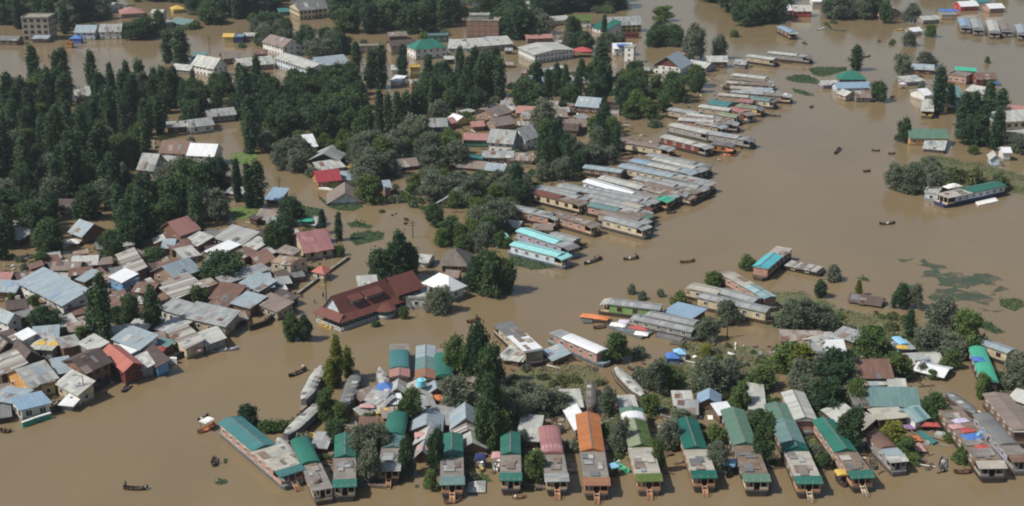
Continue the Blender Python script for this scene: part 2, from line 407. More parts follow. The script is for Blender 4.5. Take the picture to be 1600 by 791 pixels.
def houseboat(Fp, Rp, w, label, roofs=(), wall='buff', hull='hull_grey', awn='tin', deck='deck_grey', rail='rail_pale', group='houseboats', zr=3.0, steps=None, porch=True, name='houseboat', frame='frame_white', sp=2.7, trim=None):
    if w > 3.3: w -= .4
    if at(Fp).y > 380: w *= 1.08
    if zr != 3.0: zr *= .9
    f, r = at(Fp, zr), at(Rp, zr); f.z = r.z = 0
    L = (r - f).length; ang = math.atan2(r.y - f.y, r.x - f.x)
    root = empty(name, f, ang, label, 'houseboat', group)
    e = (r - f).normalized(); FOOT.append((f - Vector((-e.y, e.x, 0)) * w / 2, e, Vector((-e.y, e.x, 0)), L, w, 0))
    far = f.length > 430
    h = w / 2; vd = min(3.0, L * .14) if porch else .25
    m = MB(); secs = [(-.75, h * .86, .35), (-.25, h * .98, 0), (L + .2, h * .98, 0), (L + 1.3, h * .6, .6)]
    for (xa, ya, la), (xb, yb, lb) in zip(secs, secs[1:]):
        m.face([(xa, -ya, .95), (xb, -yb, .95), (xb, yb, .95), (xa, ya, .95)])
        for s in (-1, 1):
            q = [(xa, s * ya * .82, -.3 + la * .5), (xb, s * yb * .82, -.3 + lb * .5), (xb, s * yb, .95), (xa, s * ya, .95)]
            m.face(q if s < 0 else q[::-1])
    for (xa, ya, la), d in ((secs[0], 1), (secs[-1], -1)):
        q = [(xa, ya * .82, -.3 + la * .5), (xa, -ya * .82, -.3 + la * .5), (xa, -ya, .95), (xa, ya, .95)]; m.face(q if d > 0 else q[::-1])
    m.build('hull', hull, root)
    m = MB(); hw = h * .93; m.box(vd, -hw, .96, L - .2, hw, zr - .16); m.build('cabin_wall', wall, root)
    m = MB(); hr = h + .16; xa = (1.25 if awn else .1) if porch else -.1; m.box(xa, -hr, zr - .15, L, hr, zr - .02); m.build('deck_roof', deck, root)
    for (f0, f1, kd, mt, rise) in roofs:
        rise *= .66 if kd == 'g' else .8
        m = MB(); roof_section(m, max(xa + .02, f0 * L), f1 * L + .1, w + .3, zr - .015, kd, rise, 1 if isinstance(mt, tuple) else 0); m.build('roof', list(mt) if isinstance(mt, tuple) else mt, root)
        if kd == 'g' and not far:
            m = MB(); m.box(max(xa + .02, f0 * L) - .03, -.11, zr + rise + .06, f1 * L + .13, .11, zr + rise + .15); m.build('ridge_cap', 'tin_dark', root)
    free = min([q[0] for q in roofs if q[2] != 'f'] or [1]) * L
    if f.length < 540 and free > 6:
        for _ in range(int(free * (.6 if not far else .3))):
            x, y, a_, b_ = random.uniform(1.5, free - 2.2), random.uniform(-h * .85, h * .3), random.uniform(.8, 3.0), random.uniform(.8, h * 1.3); zz = zr + random.choice((.11, .12, .13, .14)) + random.random() * .004
            m = MB(); m.slab([(x, y, zz + .05), (x + a_, y, zz + .05), (x + a_, min(h * .95, y + b_), zz + .05), (x, min(h * .95, y + b_), zz + .05)], .06)
            m.build('roof_panel', random.choice(('deck_grey', 'deck_grey', 'tin_rust', 'tin', 'deck_brown', 'deck_brown', 'deck_pale', 'tin_dark')), root)
    cand = [s for s in (-1, 1)]
    mid = (f + r) / 2
    for s in cand:
        nn = Vector((-math.sin(ang) * s, math.cos(ang) * s, 0))
        if nn.dot(-mid.normalized()) < .02: continue
        cnt = max(2, int((L - vd - 1) / (sp if not far else sp * 1.25)))
        for j in range(cnt):
            x = vd + .5 + (L - vd - .9) * (j + .5) / cnt
            link('window', window_mesh(1.1, 1.0, frame), root, (x, s * (hw + .02), 1.0 + (zr - 1.1) * .5), 0 if s < 0 else math.pi)
    if trim:
        m = MB()
        for s in (-1, 1): m.box(vd, s * (hw + .03) - .02, 1.0, L - .2, s * (hw + .03) + .02, 1.28)
        m.build('trim_board', trim, root)
    if porch:
        for y in ((-hw, hw) if far else (-hw, -hw * .33, hw * .33, hw)):
            m = MB(); m.box(-.06, y - .07, .96, .08, y + .07, zr - .16); m.build('post', rail, root)
        y0 = .5
        for s in (-1, 1):
            m = MB(); o_, i_ = hw * s, y0 * s; m.box(-.12, min(o_, i_), .97, -.03, max(o_, i_), 1.5)
            m.box(-.03, hw * s - .05, .97, vd - .1, hw * s + .03, 1.5); m.build('railing', rail, root)
        m = MB(); m.box(vd - .06, -hw + .03, .97, vd - .004, hw - .03, zr - .17); m.build('porch_shade_panel', 'wood_dark', root)  # added dark panel: shade of the open porch put into its colour
        m = MB(); m.box(vd - .1, -.5, .97, vd - .062, .5, 2.9); m.build('door', 'shade_dark', root)  # near-black door colour carries the same porch shade
        if awn:
            m = MB(); ha = h + .3
            m.slab([(-.4, -ha, zr - .38), (1.6, -ha, zr + .12), (1.6, ha, zr + .12), (-.4, ha, zr - .38)][::-1], .1); m.build('awning', awn, root)
        if steps:
            m = MB(); m.slab([(-.13, -.4, 1.05), (-2.3, -.4, .12), (-2.3, .4, .12), (-.13, .4, 1.05)], .14)
            for s in (-1, 1): m.bar((-.2, s * .42, 1.45), (-2.2, s * .42, .6), .05); m.bar((-2.2, s * .42, .6), (-2.2, s * .42, -.5), .05)
            m.build('steps', steps, root)
    return root
def doonga(Fp, Rp, w, label, roof='tin', wall='hull_grey', group='doongas', zr=2.0, hull='hull_dark', rise=.16):
    """Narrow pointed boat whose long roof follows the taper of the hull."""
    f, r = at(Fp, zr), at(Rp, zr); f.z = r.z = 0
    zr = min(zr, 2.0); rise = min(rise, .26); w *= .85; d_ = (r - f) * .07; f -= d_; r += d_; L = (r - f).length; root = empty('doonga', f, math.atan2(r.y - f.y, r.x - f.x), label, 'covered boat', group)
    e = (r - f).normalized(); FOOT.append((f - Vector((-e.y, e.x, 0)) * w / 2, e, Vector((-e.y, e.x, 0)), L, w, 0))
    N = 14; xs = [i / N for i in range(N + 1)]
    prof = lambda t: (w / 2) * (.12 + .88 * min(1, math.sin(math.pi * min(max(t, .0), 1)) * 1.3))
    m = MB(); X = lambda t: -2.3 + t * (L + 4.6)
    for a, b in zip(xs, xs[1:]):
        ya, yb = prof(a), prof(b)
        m.face([(X(a), -ya, .8), (X(b), -yb, .8), (X(b), yb, .8), (X(a), ya, .8)], 1)
        for s in (-1, 1):
            q = [(X(a), s * ya * .75, -.3), (X(b), s * yb * .75, -.3), (X(b), s * yb, .8), (X(a), s * ya, .8)]; m.face(q if s < 0 else q[::-1])
    for t, d in ((0, 1), (1, -1)):
        y = prof(t); q = [(X(t), y * .75, -.3), (X(t), -y * .75, -.3), (X(t), -y, .8), (X(t), y, .8)]; m.face(q if d > 0 else q[::-1])
    m.build('hull', [hull, 'plank'], root)
    m = MB(); rm = MB(); X2 = lambda t: t * L
    for a, b in zip(xs, xs[1:]):
        ya, yb = prof(.08 + .84 * a) * .9, prof(.08 + .84 * b) * .9
        for s in (-1, 1):
            q = [(X2(a), s * ya, .8), (X2(b), s * yb, .8), (X2(b), s * yb, zr), (X2(a), s * ya, zr)]; m.face(q if s < 0 else q[::-1])
            c = [(0, rise), (.45, rise * .8), (1.06, -.12)]
            for (p0, z0), (p1, z1) in zip(c, c[1:]):
                q = [(X2(a), s * ya * p1, zr + z1), (X2(b), s * yb * p1, zr + z1), (X2(b), s * yb * p0, zr + z0), (X2(a), s * ya * p0, zr + z0)]
                uv = [(X2(a), p1 * 1.5), (X2(b), p1 * 1.5), (X2(b), p0 * 1.5), (X2(a), p0 * 1.5)]
                rm.face(q if s < 0 else q[::-1], 0, uv if s < 0 else uv[::-1])
    for t in (0, 1):
        y = prof(.08 + .84 * t) * .9; q = [(X2(t), -y, .8), (X2(t), y, .8), (X2(t), y, zr), (X2(t), 0, zr + rise - .04), (X2(t), -y, zr)]; m.face(q[::-1] if t == 0 else q)
    m.build('cabin_wall', wall, root); rm.build('roof', roof, root)
    for k in range(int(L / 3)):
        x = 1.2 + (L - 2.4) * (k + random.uniform(.2, .8)) / int(L / 3); y = prof(.08 + .84 * x / L) * .72; y0 = random.choice((-y, -y * .1)); m = MB()
        m.slab([(x - .6, y0, zr + rise + .02), (x + .6, y0, zr + rise + .02), (x + .6, y0 + y * 1.1, zr + rise + .02), (x - .6, y0 + y * 1.1, zr + rise + .02)], .05); m.build('roof_sheet', random.choice(('tin', 'tin_dark', 'tin_pale', 'deck_grey')), root)
    return root

# ------------------------------------------------------------ people and small boats
def person_mesh(pose):
    if pose in CACHE: return CACHE[pose]
    if pose == 'stand': J = dict(pel=(0, 0, .92), ch=(0, 0, 1.32), nk=(0, 0, 1.46), hd=(0, .02, 1.6), top=(0, 0, 1.7), hl=(-.1, 0, .88), kl=(-.12, .03, .48), fl=(-.13, 0, .06), hr=(.1, 0, .88), kr=(.12, .03, .48), fr=(.13, 0, .06), sl=(-.2, 0, 1.36), el=(-.27, .02, 1.08), wl=(-.24, .16, .86), sr=(.2, 0, 1.36), er=(.27, .02, 1.08), wr=(.24, .16, .86))
    elif pose == 'paddle': J = dict(pel=(0, 0, .9), ch=(0, .1, 1.28), nk=(0, .15, 1.42), hd=(0, .2, 1.55), top=(0, .2, 1.65), hl=(-.1, 0, .86), kl=(-.13, .1, .47), fl=(-.14, .12, .06), hr=(.1, 0, .86), kr=(.13, -.05, .47), fr=(.14, -.14, .06), sl=(-.2, .1, 1.32), el=(-.26, .28, 1.12), wl=(-.05, .42, 1.18), sr=(.2, .1, 1.32), er=(.3, .26, 1.06), wr=(.2, .44, .9))
    else: J = dict(pel=(0, 0, .14), ch=(0, .04, .54), nk=(0, .07, .68), hd=(0, .1, .82), top=(0, .1, .92), hl=(-.12, .03, .13), kl=(-.24, .40, .3), fl=(-.1, .48, .05), hr=(.12, .03, .13), kr=(.24, .40, .3), fr=(.1, .48, .05), sl=(-.19, .04, .58), el=(-.26, .14, .34), wl=(-.16, .36, .32), sr=(.19, .04, .58), er=(.26, .14, .34), wr=(.16, .36, .32))
    rr = dict(pel=.15, ch=.16, nk=.065, hd=.105, top=.07, hl=.1, kl=.07, fl=.05, hr=.1, kr=.07, fr=.05, sl=.075, el=.055, wl=.04, sr=.075, er=.055, wr=.04)
    ks = list(J); E = [('pel', 'ch'), ('ch', 'nk'), ('nk', 'hd'), ('hd', 'top'), ('pel', 'hl'), ('hl', 'kl'), ('kl', 'fl'), ('pel', 'hr'), ('hr', 'kr'), ('kr', 'fr'), ('ch', 'sl'), ('sl', 'el'), ('el', 'wl'), ('ch', 'sr'), ('sr', 'er'), ('er', 'wr')]
    me = D.meshes.new('person_base'); me.from_pydata([J[k] for k in ks], [(ks.index(a), ks.index(b)) for a, b in E], [])
    o = D.objects.new('person_base', me); C.objects.link(o)
    mo = o.modifiers.new('skin', 'SKIN'); o.modifiers.new('sub', 'SUBSURF').levels = 1
    for i, k in enumerate(ks): me.skin_vertices[0].data[i].radius = (rr[k], rr[k])
    me.skin_vertices[0].data[0].use_root = True
    dg = bpy.context.evaluated_depsgraph_get(); out = D.meshes.new_from_object(o.evaluated_get(dg)); D.objects.remove(o)
    out.name = 'person'; hz = J['nk'][2]
    for mm in ('cloth_white', 'skin', 'hair', 'cloth_dark'): out.materials.append(MATS[mm])
    hand = [Vector(J['wl']), Vector(J['wr'])]
    for p in out.polygons:
        c = p.center
        p.material_index = 2 if c.z > hz + .15 or (c.z > hz + .06 and c.y < J['hd'][1] - .04) else 1 if c.z > hz else 1 if min((c - q).length for q in hand) < .09 else 3 if c.z < (J['pel'][2] - .02) and pose != 'sit' else 0
        p.use_smooth = True
    CACHE[pose] = out; return out
def person(p, pose, cloth, label, rz=0, z=0.0, loc=None, group='people by the water'):
    k = (pose, cloth)
    if k not in CACHE:
        me = person_mesh(pose).copy(); me.materials[0] = MATS[cloth]; CACHE[k] = me
    q = loc if loc is not None else at(p, z)
    return tag(link('person', CACHE[k], None, q, rz), label, 'person', group)
def shikara(Fp, Rp, label, hull='hull_dark', canopy=None, w=1.3, group='small open boats', name='rowing_boat', crew=()):
    f, r = at(Fp, .3), at(Rp, .3); f.z = r.z = 0
    L = (r - f).length; ang = math.atan2(r.y - f.y, r.x - f.x); root = empty(name, f, ang, label, 'boat', group)
    N = 10; m = MB(); h = w / 2
    pf = lambda t: max(.06, h * math.sin(math.pi * (.04 + .92 * t)) ** .55); zt = lambda t: .32 + .5 * abs(2 * t - 1) ** 3
    for i in range(N):
        a, b = i / N, (i + 1) / N; xa, xb = a * L, b * L
        for s in (-1, 1):
            for (o0, z0a, z0b, o1, z1a, z1b, rev) in ((.7, -.12, -.12, 1, zt(a), zt(b), 0), (.62, .02, .02, .9, zt(a) - .01, zt(b) - .01, 1)):
                q = [(xa, s * pf(a) * o0, z0a), (xb, s * pf(b) * o0, z0b), (xb, s * pf(b) * o1, z1b), (xa, s * pf(a) * o1, z1a)]
                m.face(q if (s < 0) != bool(rev) else q[::-1])
            q = [(xa, s * pf(a) * .9, zt(a) - .01), (xb, s * pf(b) * .9, zt(b) - .01), (xb, s * pf(b), zt(b)), (xa, s * pf(a), zt(a))]; m.face(q if s < 0 else q[::-1])
        m.face([(xa, -pf(a) * .62, .02), (xb, -pf(b) * .62, .02), (xb, pf(b) * .62, .02), (xa, pf(a) * .62, .02)])
        m.face([(xa, pf(a) * .7, -.12), (xb, pf(b) * .7, -.12), (xb, -pf(b) * .7, -.12), (xa, -pf(a) * .7, -.12)])
    m.build('hull', hull, root)
    for t in (.3, .68):
        b = MB(); y = pf(t) * .85; b.box(t * L - .12, -y, .2, t * L + .12, y, .26); b.build('seat', 'plank', root)
    if canopy:
        x0, x1 = L * .3, L * .72; b = MB(); roof_section(b, x0 - .2, x1 + .2, w * 1.25, 1.75, 'b', .3); b.build('canopy', canopy, root)
        for x in (x0, x1):
            for s in (-1, 1):
                b = MB(); b.bar((x, s * h * .8, .2), (x, s * h * .8, 1.85), .04); b.build('post', 'pole_wood', root)
    for (t, pose, cloth, lb, back) in crew:
        loc = Vector((f.x, f.y, .04)) + Vector((math.cos(ang), math.sin(ang), 0)) * (t * L)
        person(None, pose, cloth, lb, ang + math.pi / 2 * (1 if back else -1), 0, loc, 'people in the small boats')
    return root

# ------------------------------------------------------------ trees
def leaves(pts, size, aspect=1.0, flat=0.0, droop=0.0):
    v, f = [], []
    for p in pts:
        d = Vector((random.gauss(0, 1), random.gauss(0, 1), random.gauss(0, 1) * (1 - droop) - droop * 2)).normalized()
        n = Vector((random.gauss(0, 1), random.gauss(0, 1), random.gauss(0, 1) + flat)); n = (n - d * n.dot(d))
        if n.length < 1e-3: continue
        t = d.cross(n.normalized()); s = size * random.uniform(.6, 1.3); a = d * s * aspect; b = t * s * .6; i = len(v)
        v += [p - a, p + b, p + a, p - b]; f.append((i, i + 1, i + 2, i + 3))
    return v, f
def crown_mesh(name, mat, pts, size, aspect=1, flat=0, droop=0):
    v, f = leaves(pts, size, aspect, flat, droop)
    me = D.meshes.new(name); me.from_pydata([tuple(x) for x in v], [], f); me.materials.append(MATS[mat]); me.update(); return me
def trunk_mesh(h, r, limbs, mat='bark'):
    m = MB(); pts = [Vector((0, 0, -.8))]
    for i in range(1, 6): pts.append(Vector((random.uniform(-.12, .12) * i * .4, random.uniform(-.12, .12) * i * .4, h * i / 5)))
    for i, (a, b) in enumerate(zip(pts, pts[1:])): m.bar(a, b, r * (1 - i * .16), 0, 7, r * (1 - (i + 1) * .16))
    for (z, ang, ln, up) in limbs:
        t = min(4, int(z / h * 5)); a = pts[t].lerp(pts[t + 1], z / h * 5 - t)
        b = a + Vector((math.cos(ang) * ln, math.sin(ang) * ln, up)); m.bar(a, b, r * .42, 0, 5, r * .12)
    return m.mesh('trunk', [mat])
TREES = {}; NAT = {}
def crown_width(me):
    d = sorted(max(abs(v.co.x), abs(v.co.y)) for v in me.vertices); return 2 * d[int(len(d) * .96)]
def tree_variants():
    for kind, mat in (('poplar', 'leaf_poplar'), ('round', 'leaf_dark'), ('green', 'leaf_green'), ('willow', 'leaf_willow'), ('yellow', 'leaf_yellow')):
        TREES[kind] = []
        for q in range(6):
            pts = []
            if kind in ('poplar', 'yellow'):
                H, R = 16.0, 2.3 if kind == 'poplar' else 3.0; seed = Vector((q * 7.1, 3, 1))
                R *= random.uniform(.8, 1.05); tip = random.uniform(.5, .8); bel = random.uniform(.30, .5)
                for c in range(170):
                    t = random.random(); rr = R * min(1, ((1 - t) / (1 - bel)) ** tip if t > bel else .55 + .45 * t / bel) + .12
                    a = random.uniform(0, 6.283); rr *= .72 + .62 * noise.noise(Vector((math.cos(a) * 1.3, math.sin(a) * 1.3, t * 4.5)) + seed)
                    k = random.random() ** .45; cc = Vector((math.cos(a) * rr * k, math.sin(a) * rr * k, .7 + t * (H - 1.2)))
                    sp = random.uniform(.28, .6)
                    pts += [cc + Vector((random.gauss(0, sp), random.gauss(0, sp), random.gauss(0, sp * 1.6))) for _ in range(22)]
                cm = crown_mesh('crown', mat, pts, .34, 1.35); tm = trunk_mesh(H * .85, .26, [(H * random.uniform(.2, .75), random.uniform(0, 6.28), 1.1, 1.6) for _ in range(7)])
            else:
                H = 10.0; wide = 4.3 if kind != 'willow' else 4.6; lobes = []
                for l in range(13):
                    a = l * 2.4 + random.uniform(-.5, .5); z = H * (.14 + .66 * (l / 13) + random.uniform(-.08, .08)); d = wide * random.uniform(.3, .82) * (1 - .4 * (l / 13))
                    lobes.append((Vector((math.cos(a) * d, math.sin(a) * d, z)), wide * random.uniform(.26, .44)))
                lobes.append((Vector((random.uniform(-.6, .6), random.uniform(-.6, .6), H * .82)), wide * .34)); lobes.append((Vector((0, 0, H * .5)), wide * .5))
                for (c, r) in lobes:
                    for k in range(24):
                        n = Vector((random.gauss(0, 1), random.gauss(0, 1), random.gauss(0, .9) + .15)).normalized()
                        cc = c + n * r * random.uniform(.5, 1.2); sp = random.uniform(.22, .6)
                        if cc.z < .5: continue
                        pts += [cc + Vector((random.gauss(0, sp), random.gauss(0, sp), random.gauss(0, sp))) for _ in range(24)]
                cm = crown_mesh('crown', mat, pts, .31 if kind != 'willow' else .25, 1.1 if kind != 'willow' else 1.5, .3, .2 if kind == 'willow' else 0)
                tm = trunk_mesh(H * .7, .3, [(H * random.uniform(.2, .6), random.uniform(0, 6.28), 2.4, 2.2) for _ in range(8)])
            TREES[kind].append((H, cm, tm)); NAT[kind] = NAT.get(kind, 0) + crown_width(cm) / H / 6
    for kind, mat in (('shrub', 'leaf_green'), ('greyshrub', 'leaf_willow'), ('reed', 'leaf_reed')):
        TREES[kind] = []
        for q in range(3):
            pts = []; H = 3.0
            for c in range(75):
                a = random.uniform(0, 6.283); k = random.random() ** .5; z = H * (.1 + .8 * random.random() * (1 - .55 * k * k))
                rr = 2.5 * (.8 + .4 * noise.noise(Vector((math.cos(a) * 1.5, math.sin(a) * 1.5, q * 5))))
                cc = Vector((math.cos(a) * rr * k, math.sin(a) * rr * k, z)); sp = random.uniform(.22, .4)
                pts += [cc + Vector((random.gauss(0, sp), random.gauss(0, sp), random.gauss(0, sp))) for _ in range(17)]
            TREES[kind].append((H, crown_mesh('foliage', mat, pts, .27, 1.5 if kind == 'reed' else 1.1), trunk_mesh(H * .6, .1, [(H * random.uniform(.1, .5), random.uniform(0, 6.28), .9, .9) for _ in range(7)])))
NAMES = {'poplar': 'poplar_tree', 'round': 'broadleaf_tree', 'green': 'leafy_tree', 'willow': 'willow_tree', 'yellow': 'leafy_tree', 'shrub': 'shrub', 'greyshrub': 'grey_bush', 'reed': 'marsh_bush'}
def plant(kind, loc, h, label, group=None, wide=1.0, rz=None):
    H, cm, tm = random.choice(TREES[kind]); s = h / H
    nm = NAMES[kind]; cat = 'shrub' if nm in ('shrub', 'marsh_bush', 'grey_bush') else 'tree'
    o = empty(nm, loc, random.uniform(0, 6.28) if rz is None else rz, label, cat, group)
    o.scale = (s * wide * random.uniform(.92, 1.08), s * wide * random.uniform(.92, 1.08), s)
    link('trunk' if cat == 'tree' else 'stem', tm, o); link('crown' if cat == 'tree' else 'foliage', cm, o)
    return o
def tree(kind, x, yb, yt, label, group=None, wide=None, px=None):
    """A plant standing at picture point (x, yb) whose top reaches yt; px = crown width in picture units."""
    b = at((x, yb)); h = max(1.2, height((x, yb), yt)); w = 1.0 if wide is None else wide
    if px:
        mpp = (at((x + 1, yb)) - b).length; nat = NAT.get(kind, 1.7)
        w = px * mpp / (h * nat)
    return plant(kind, b, h, label, group, w)
def inpoly(p, poly):
    c = False; n = len(poly)
    for i in range(n):
        (x1, y1), (x2, y2) = poly[i], poly[i - 1]
        if (y1 > p[1]) != (y2 > p[1]) and p[0] < (x2 - x1) * (p[1] - y1) / (y2 - y1) + x1: c = not c
    return c
def blocked(q, pad):
    for (a, e, n, W, Dp, k) in FOOT:
        d = q - a; v = d.dot(n); u = d.dot(e) - k * v / Dp
        if -pad < u < W + pad and -pad < v < Dp + pad: return True
    return False
def pix(q):
    t = q.y * CP + (CAM_H - q.z) * SP; return CX + FOC * q.x / t, CY + FOC * ((CAM_H - q.z) * CP - q.y * SP) / t
# open sight lines: clearings in front of these buildings, where nothing tall grows
CLEAR = [(1012, 75, 1078, 120), (806, 62, 880, 96), (758, 195, 838, 244), (648, 58, 702, 92), (944, 25, 1004, 56), (956, 64, 994, 102), (898, 147, 936, 170), (226, 216, 337, 254), (213, 234, 260, 282), (72, 314, 122, 348), (296, 78, 350, 122),
         (292, 164, 374, 202), (117, 130, 143, 154), (476, 222, 562, 272), (494, 266, 534, 298), (710, 244, 786, 270), (794, 240, 836, 262), (804, 148, 882, 186), (272, 340, 314, 370), (950, 160, 970, 184), (606, 64, 652, 100), (426, 82, 492, 112),
         (680, 300, 732, 326), (594, 246, 656, 278), (640, 300, 684, 356), (500, 290, 570, 322), (668, 174, 740, 206), (30, 20, 78, 68), (110, 34, 200, 66), (405, 50, 475, 84), (726, 22, 782, 60), (888, 20, 1004, 56), (450, 0, 512, 34), (1100, 88, 1140, 110), (195, 8, 295, 44), (640, 95, 662, 120), (105, 325, 135, 384), (24, 340, 60, 378), (1360, 195, 1420, 260), (690, 60, 800, 78), (400, 205, 478, 300), (330, 255, 392, 300), (880, 188, 920, 206), (1080, 0, 1130, 5)]
def hides(q, h, hw):
    x, y1 = pix(q); _, y0 = pix(q + Vector((0, 0, h))); m = abs(pix(q + Vector((hw, 0, 0)))[0] - x)
    return any(x + m > a and x - m < c and y0 < d - (d - b) * .25 and y1 > d for a, b, c, d in CLEAR)
TREE_AT = []
def grove(poly, spacing, labels, hr, group, pad=1.2, seed=1, limit=60, wide=1.0):
    """Trees one by one over a patch of ground; labels = {kind: (share, label)}, hr = {kind: (low, high)} in metres."""
    rnd = random.Random(seed); pp = [at(p) for p in poly]; pl = [(p.x, p.y) for p in pp]
    x0, x1 = min(p[0] for p in pl), max(p[0] for p in pl); y0, y1 = min(p[1] for p in pl), max(p[1] for p in pl); n = 0
    ks = list(labels); ws = [labels[k][0] for k in ks]
    for _ in range(2500):
        q = Vector((rnd.uniform(x0, x1), rnd.uniform(y0, y1), 0)); k = rnd.choices(ks, ws)[0]
        if not inpoly((q.x, q.y), pl) or blocked(q, pad): continue
        if any((q - t).length < spacing * (.62 if k == 'poplar' else 1) for t in TREE_AT): continue
        hh = rnd.uniform(*hr[k])
        if hides(q, hh, .8 if k == 'poplar' else 2.2): continue
        TREE_AT.append(q); plant(k, q, hh, labels[k][1], group, wide * rnd.uniform(.85, 1.2) * (1.25 if k == 'poplar' else 1.05)); n += 1
        if n >= limit: break

# ------------------------------------------------------------ ground cover and clutter
def outline(pts, z, step=1.2, amp=.8, seed=0):
    ws = [at(p, z) for p in pts]; out = []
    for a, b in zip(ws, ws[1:] + ws[:1]):
        n = max(1, int((b - a).length / step))
        for i in range(n):
            q = a.lerp(b, i / n); d = noise.noise_vector(Vector((q.x * .22, q.y * .22, seed * 3.3))) * amp + noise.noise_vector(Vector((q.x * .8, q.y * .8, seed))) * amp * .5
            out.append(Vector((q.x + d.x, q.y + d.y, z)))
    return out
def patch(name, pts, mat, z, label, cat, kind, tuft=0, tuft_mat=None, th=.3, size=.25, up=.35, amp=.8, seed=0, group=None):
    import bmesh
    ou = outline(pts, z, amp=amp, seed=seed); bm = bmesh.new()
    vs = [bm.verts.new(p) for p in ou]; es = [bm.edges.new((vs[i], vs[(i + 1) % len(vs)])) for i in range(len(vs))]
    bmesh.ops.triangle_fill(bm, edges=es, use_beauty=True)
    bmesh.ops.recalc_face_normals(bm, faces=bm.faces)
    if bm.faces and sum(f.normal.z for f in bm.faces) < 0: bmesh.ops.reverse_faces(bm, faces=bm.faces)
    r = bmesh.ops.extrude_edge_only(bm, edges=[e for e in bm.edges if e.is_boundary])
    for v in r['geom']:
        if isinstance(v, bmesh.types.BMVert): v.co.z -= th
    me = D.meshes.new(name); bm.to_mesh(me); bm.free(); me.materials.append(MATS[mat])
    if tuft:
        pl = [(p.x, p.y) for p in ou]; x0, x1 = min(p[0] for p in pl), max(p[0] for p in pl); y0, y1 = min(p[1] for p in pl), max(p[1] for p in pl); pp = []
        n = int((x1 - x0) * (y1 - y0) * tuft)
        for _ in range(min(n, 30000)):
            x, y = random.uniform(x0, x1), random.uniform(y0, y1)
            dn = noise.noise(Vector((x * .18, y * .18, seed * 9.1 + 4)))
            if dn + random.uniform(-.25, .25) < -.12 and tuft_mat == 'leaf_marsh': continue
            if inpoly((x, y), pl): pp.append(Vector((x, y, z + random.random() * up * (1 + max(0, dn) * 2))))
        v, f = leaves(pp, size, 1.3); base = len(me.vertices)
        full = D.meshes.new(name); full.from_pydata([tuple(x.co) for x in me.vertices] + [tuple(x) for x in v], [], [list(p.vertices) for p in me.polygons] + [tuple(i + base for i in q) for q in f])
        full.materials.append(MATS[mat]); full.materials.append(MATS[tuft_mat]); np_ = len(me.polygons)
        for i, p in enumerate(full.polygons): p.material_index = 0 if i < np_ else 1
        D.meshes.remove(me); me = full
    o = link(name, me); tag(o, label, cat, group, kind); return o
def tarp(p, w, d, mat, label, z=.4, rz=0.0, cat='tarpaulin', name='tarpaulin', hump=.35, group=None):
    """A crumpled sheet with thickness lying on a deck, roof or raft; p is its centre."""
    c = at(p, z); N = 7; m = MB(); g = {}
    for i in range(N + 1):
        for j in range(N + 1):
            u, v = i / N - .5, j / N - .5
            zz = hump * (1 - 4 * u * u) * (1 - 4 * v * v) + .14 * noise.noise(Vector((u * 5 + c.x, v * 5 + c.y, 2.0))) + .1
            g[i, j] = Vector((u * w + .12 * noise.noise(Vector((v * 6, c.x, 1))), v * d + .12 * noise.noise(Vector((u * 6, c.y, 4))), max(.04, zz)))
    for i in range(N):
        for j in range(N): m.face([g[i, j], g[i + 1, j], g[i + 1, j + 1], g[i, j + 1]])
    rim = [g[i, 0] for i in range(N)] + [g[N, j] for j in range(N)] + [g[i, N] for i in range(N, 0, -1)] + [g[0, j] for j in range(N, 0, -1)]
    for a, b in zip(rim, rim[1:] + rim[:1]): m.face([a * 1 - Vector((0, 0, a.z)), b - Vector((0, 0, b.z)), b, a])
    m.face([Vector((a.x, a.y, 0)) for a in reversed(rim)])
    o = m.build(name, mat); o.location = c; o.rotation_euler = (0, 0, rz); return tag(o, label, cat, group)
def tent(p, w, d, h, mat, label, rz=0.0, wall=None, group=None, z=0.05):
    """A small canopy on four posts."""
    c = at(p, z); root = empty('tent', c, rz, label, 'tent', group); m = MB(); x, y = w / 2, d / 2; zt = h * .62
    for a, b in (((-x, -y), (x, -y)), ((x, -y), (x, y)), ((x, y), (-x, y)), ((-x, y), (-x, -y))): m.slab([(*a, zt), (*b, zt), (b[0] * .05, b[1] * .05, h), (a[0] * .05, a[1] * .05, h)], .06)
    m.build('canopy', mat, root)
    for sx in (-1, 1):
        for sy in (-1, 1):
            m = MB(); m.bar((sx * x * .92, sy * y * .92, -.5), (sx * x * .92, sy * y * .92, zt), .06); m.build('post', 'pole_wood', root)
    if wall: m = MB(); m.box(-x * .85, -y * .85, 0, x * .85, y * .85, zt - .1); m.build('side_sheet', wall, root)
    return root
def pole(p, h, label, lamp=False, mat='pole_grey', group='utility poles'):
    c = at(p); root = empty('street_lamp' if lamp else 'utility_pole', c, 0, label, 'street lamp' if lamp else 'pole', group)
    m = MB(); m.bar((0, 0, -1), (0, 0, h), .16, 0, 8, .09); m.build('pole', mat, root); m = MB()
    if lamp: m.bar((0, 0, h - .1), (-1.3, 0, h + .2), .07); m.box(-1.9, -.18, h + .12, -1.2, .18, h + .3)
    else:
        m.box(-.9, -.06, h - .9, .9, .06, h - .75); m.box(-.7, -.06, h - 1.6, .7, .06, h - 1.46)
    m.build('lamp_arm' if lamp else 'crossarm', mat, root); return root
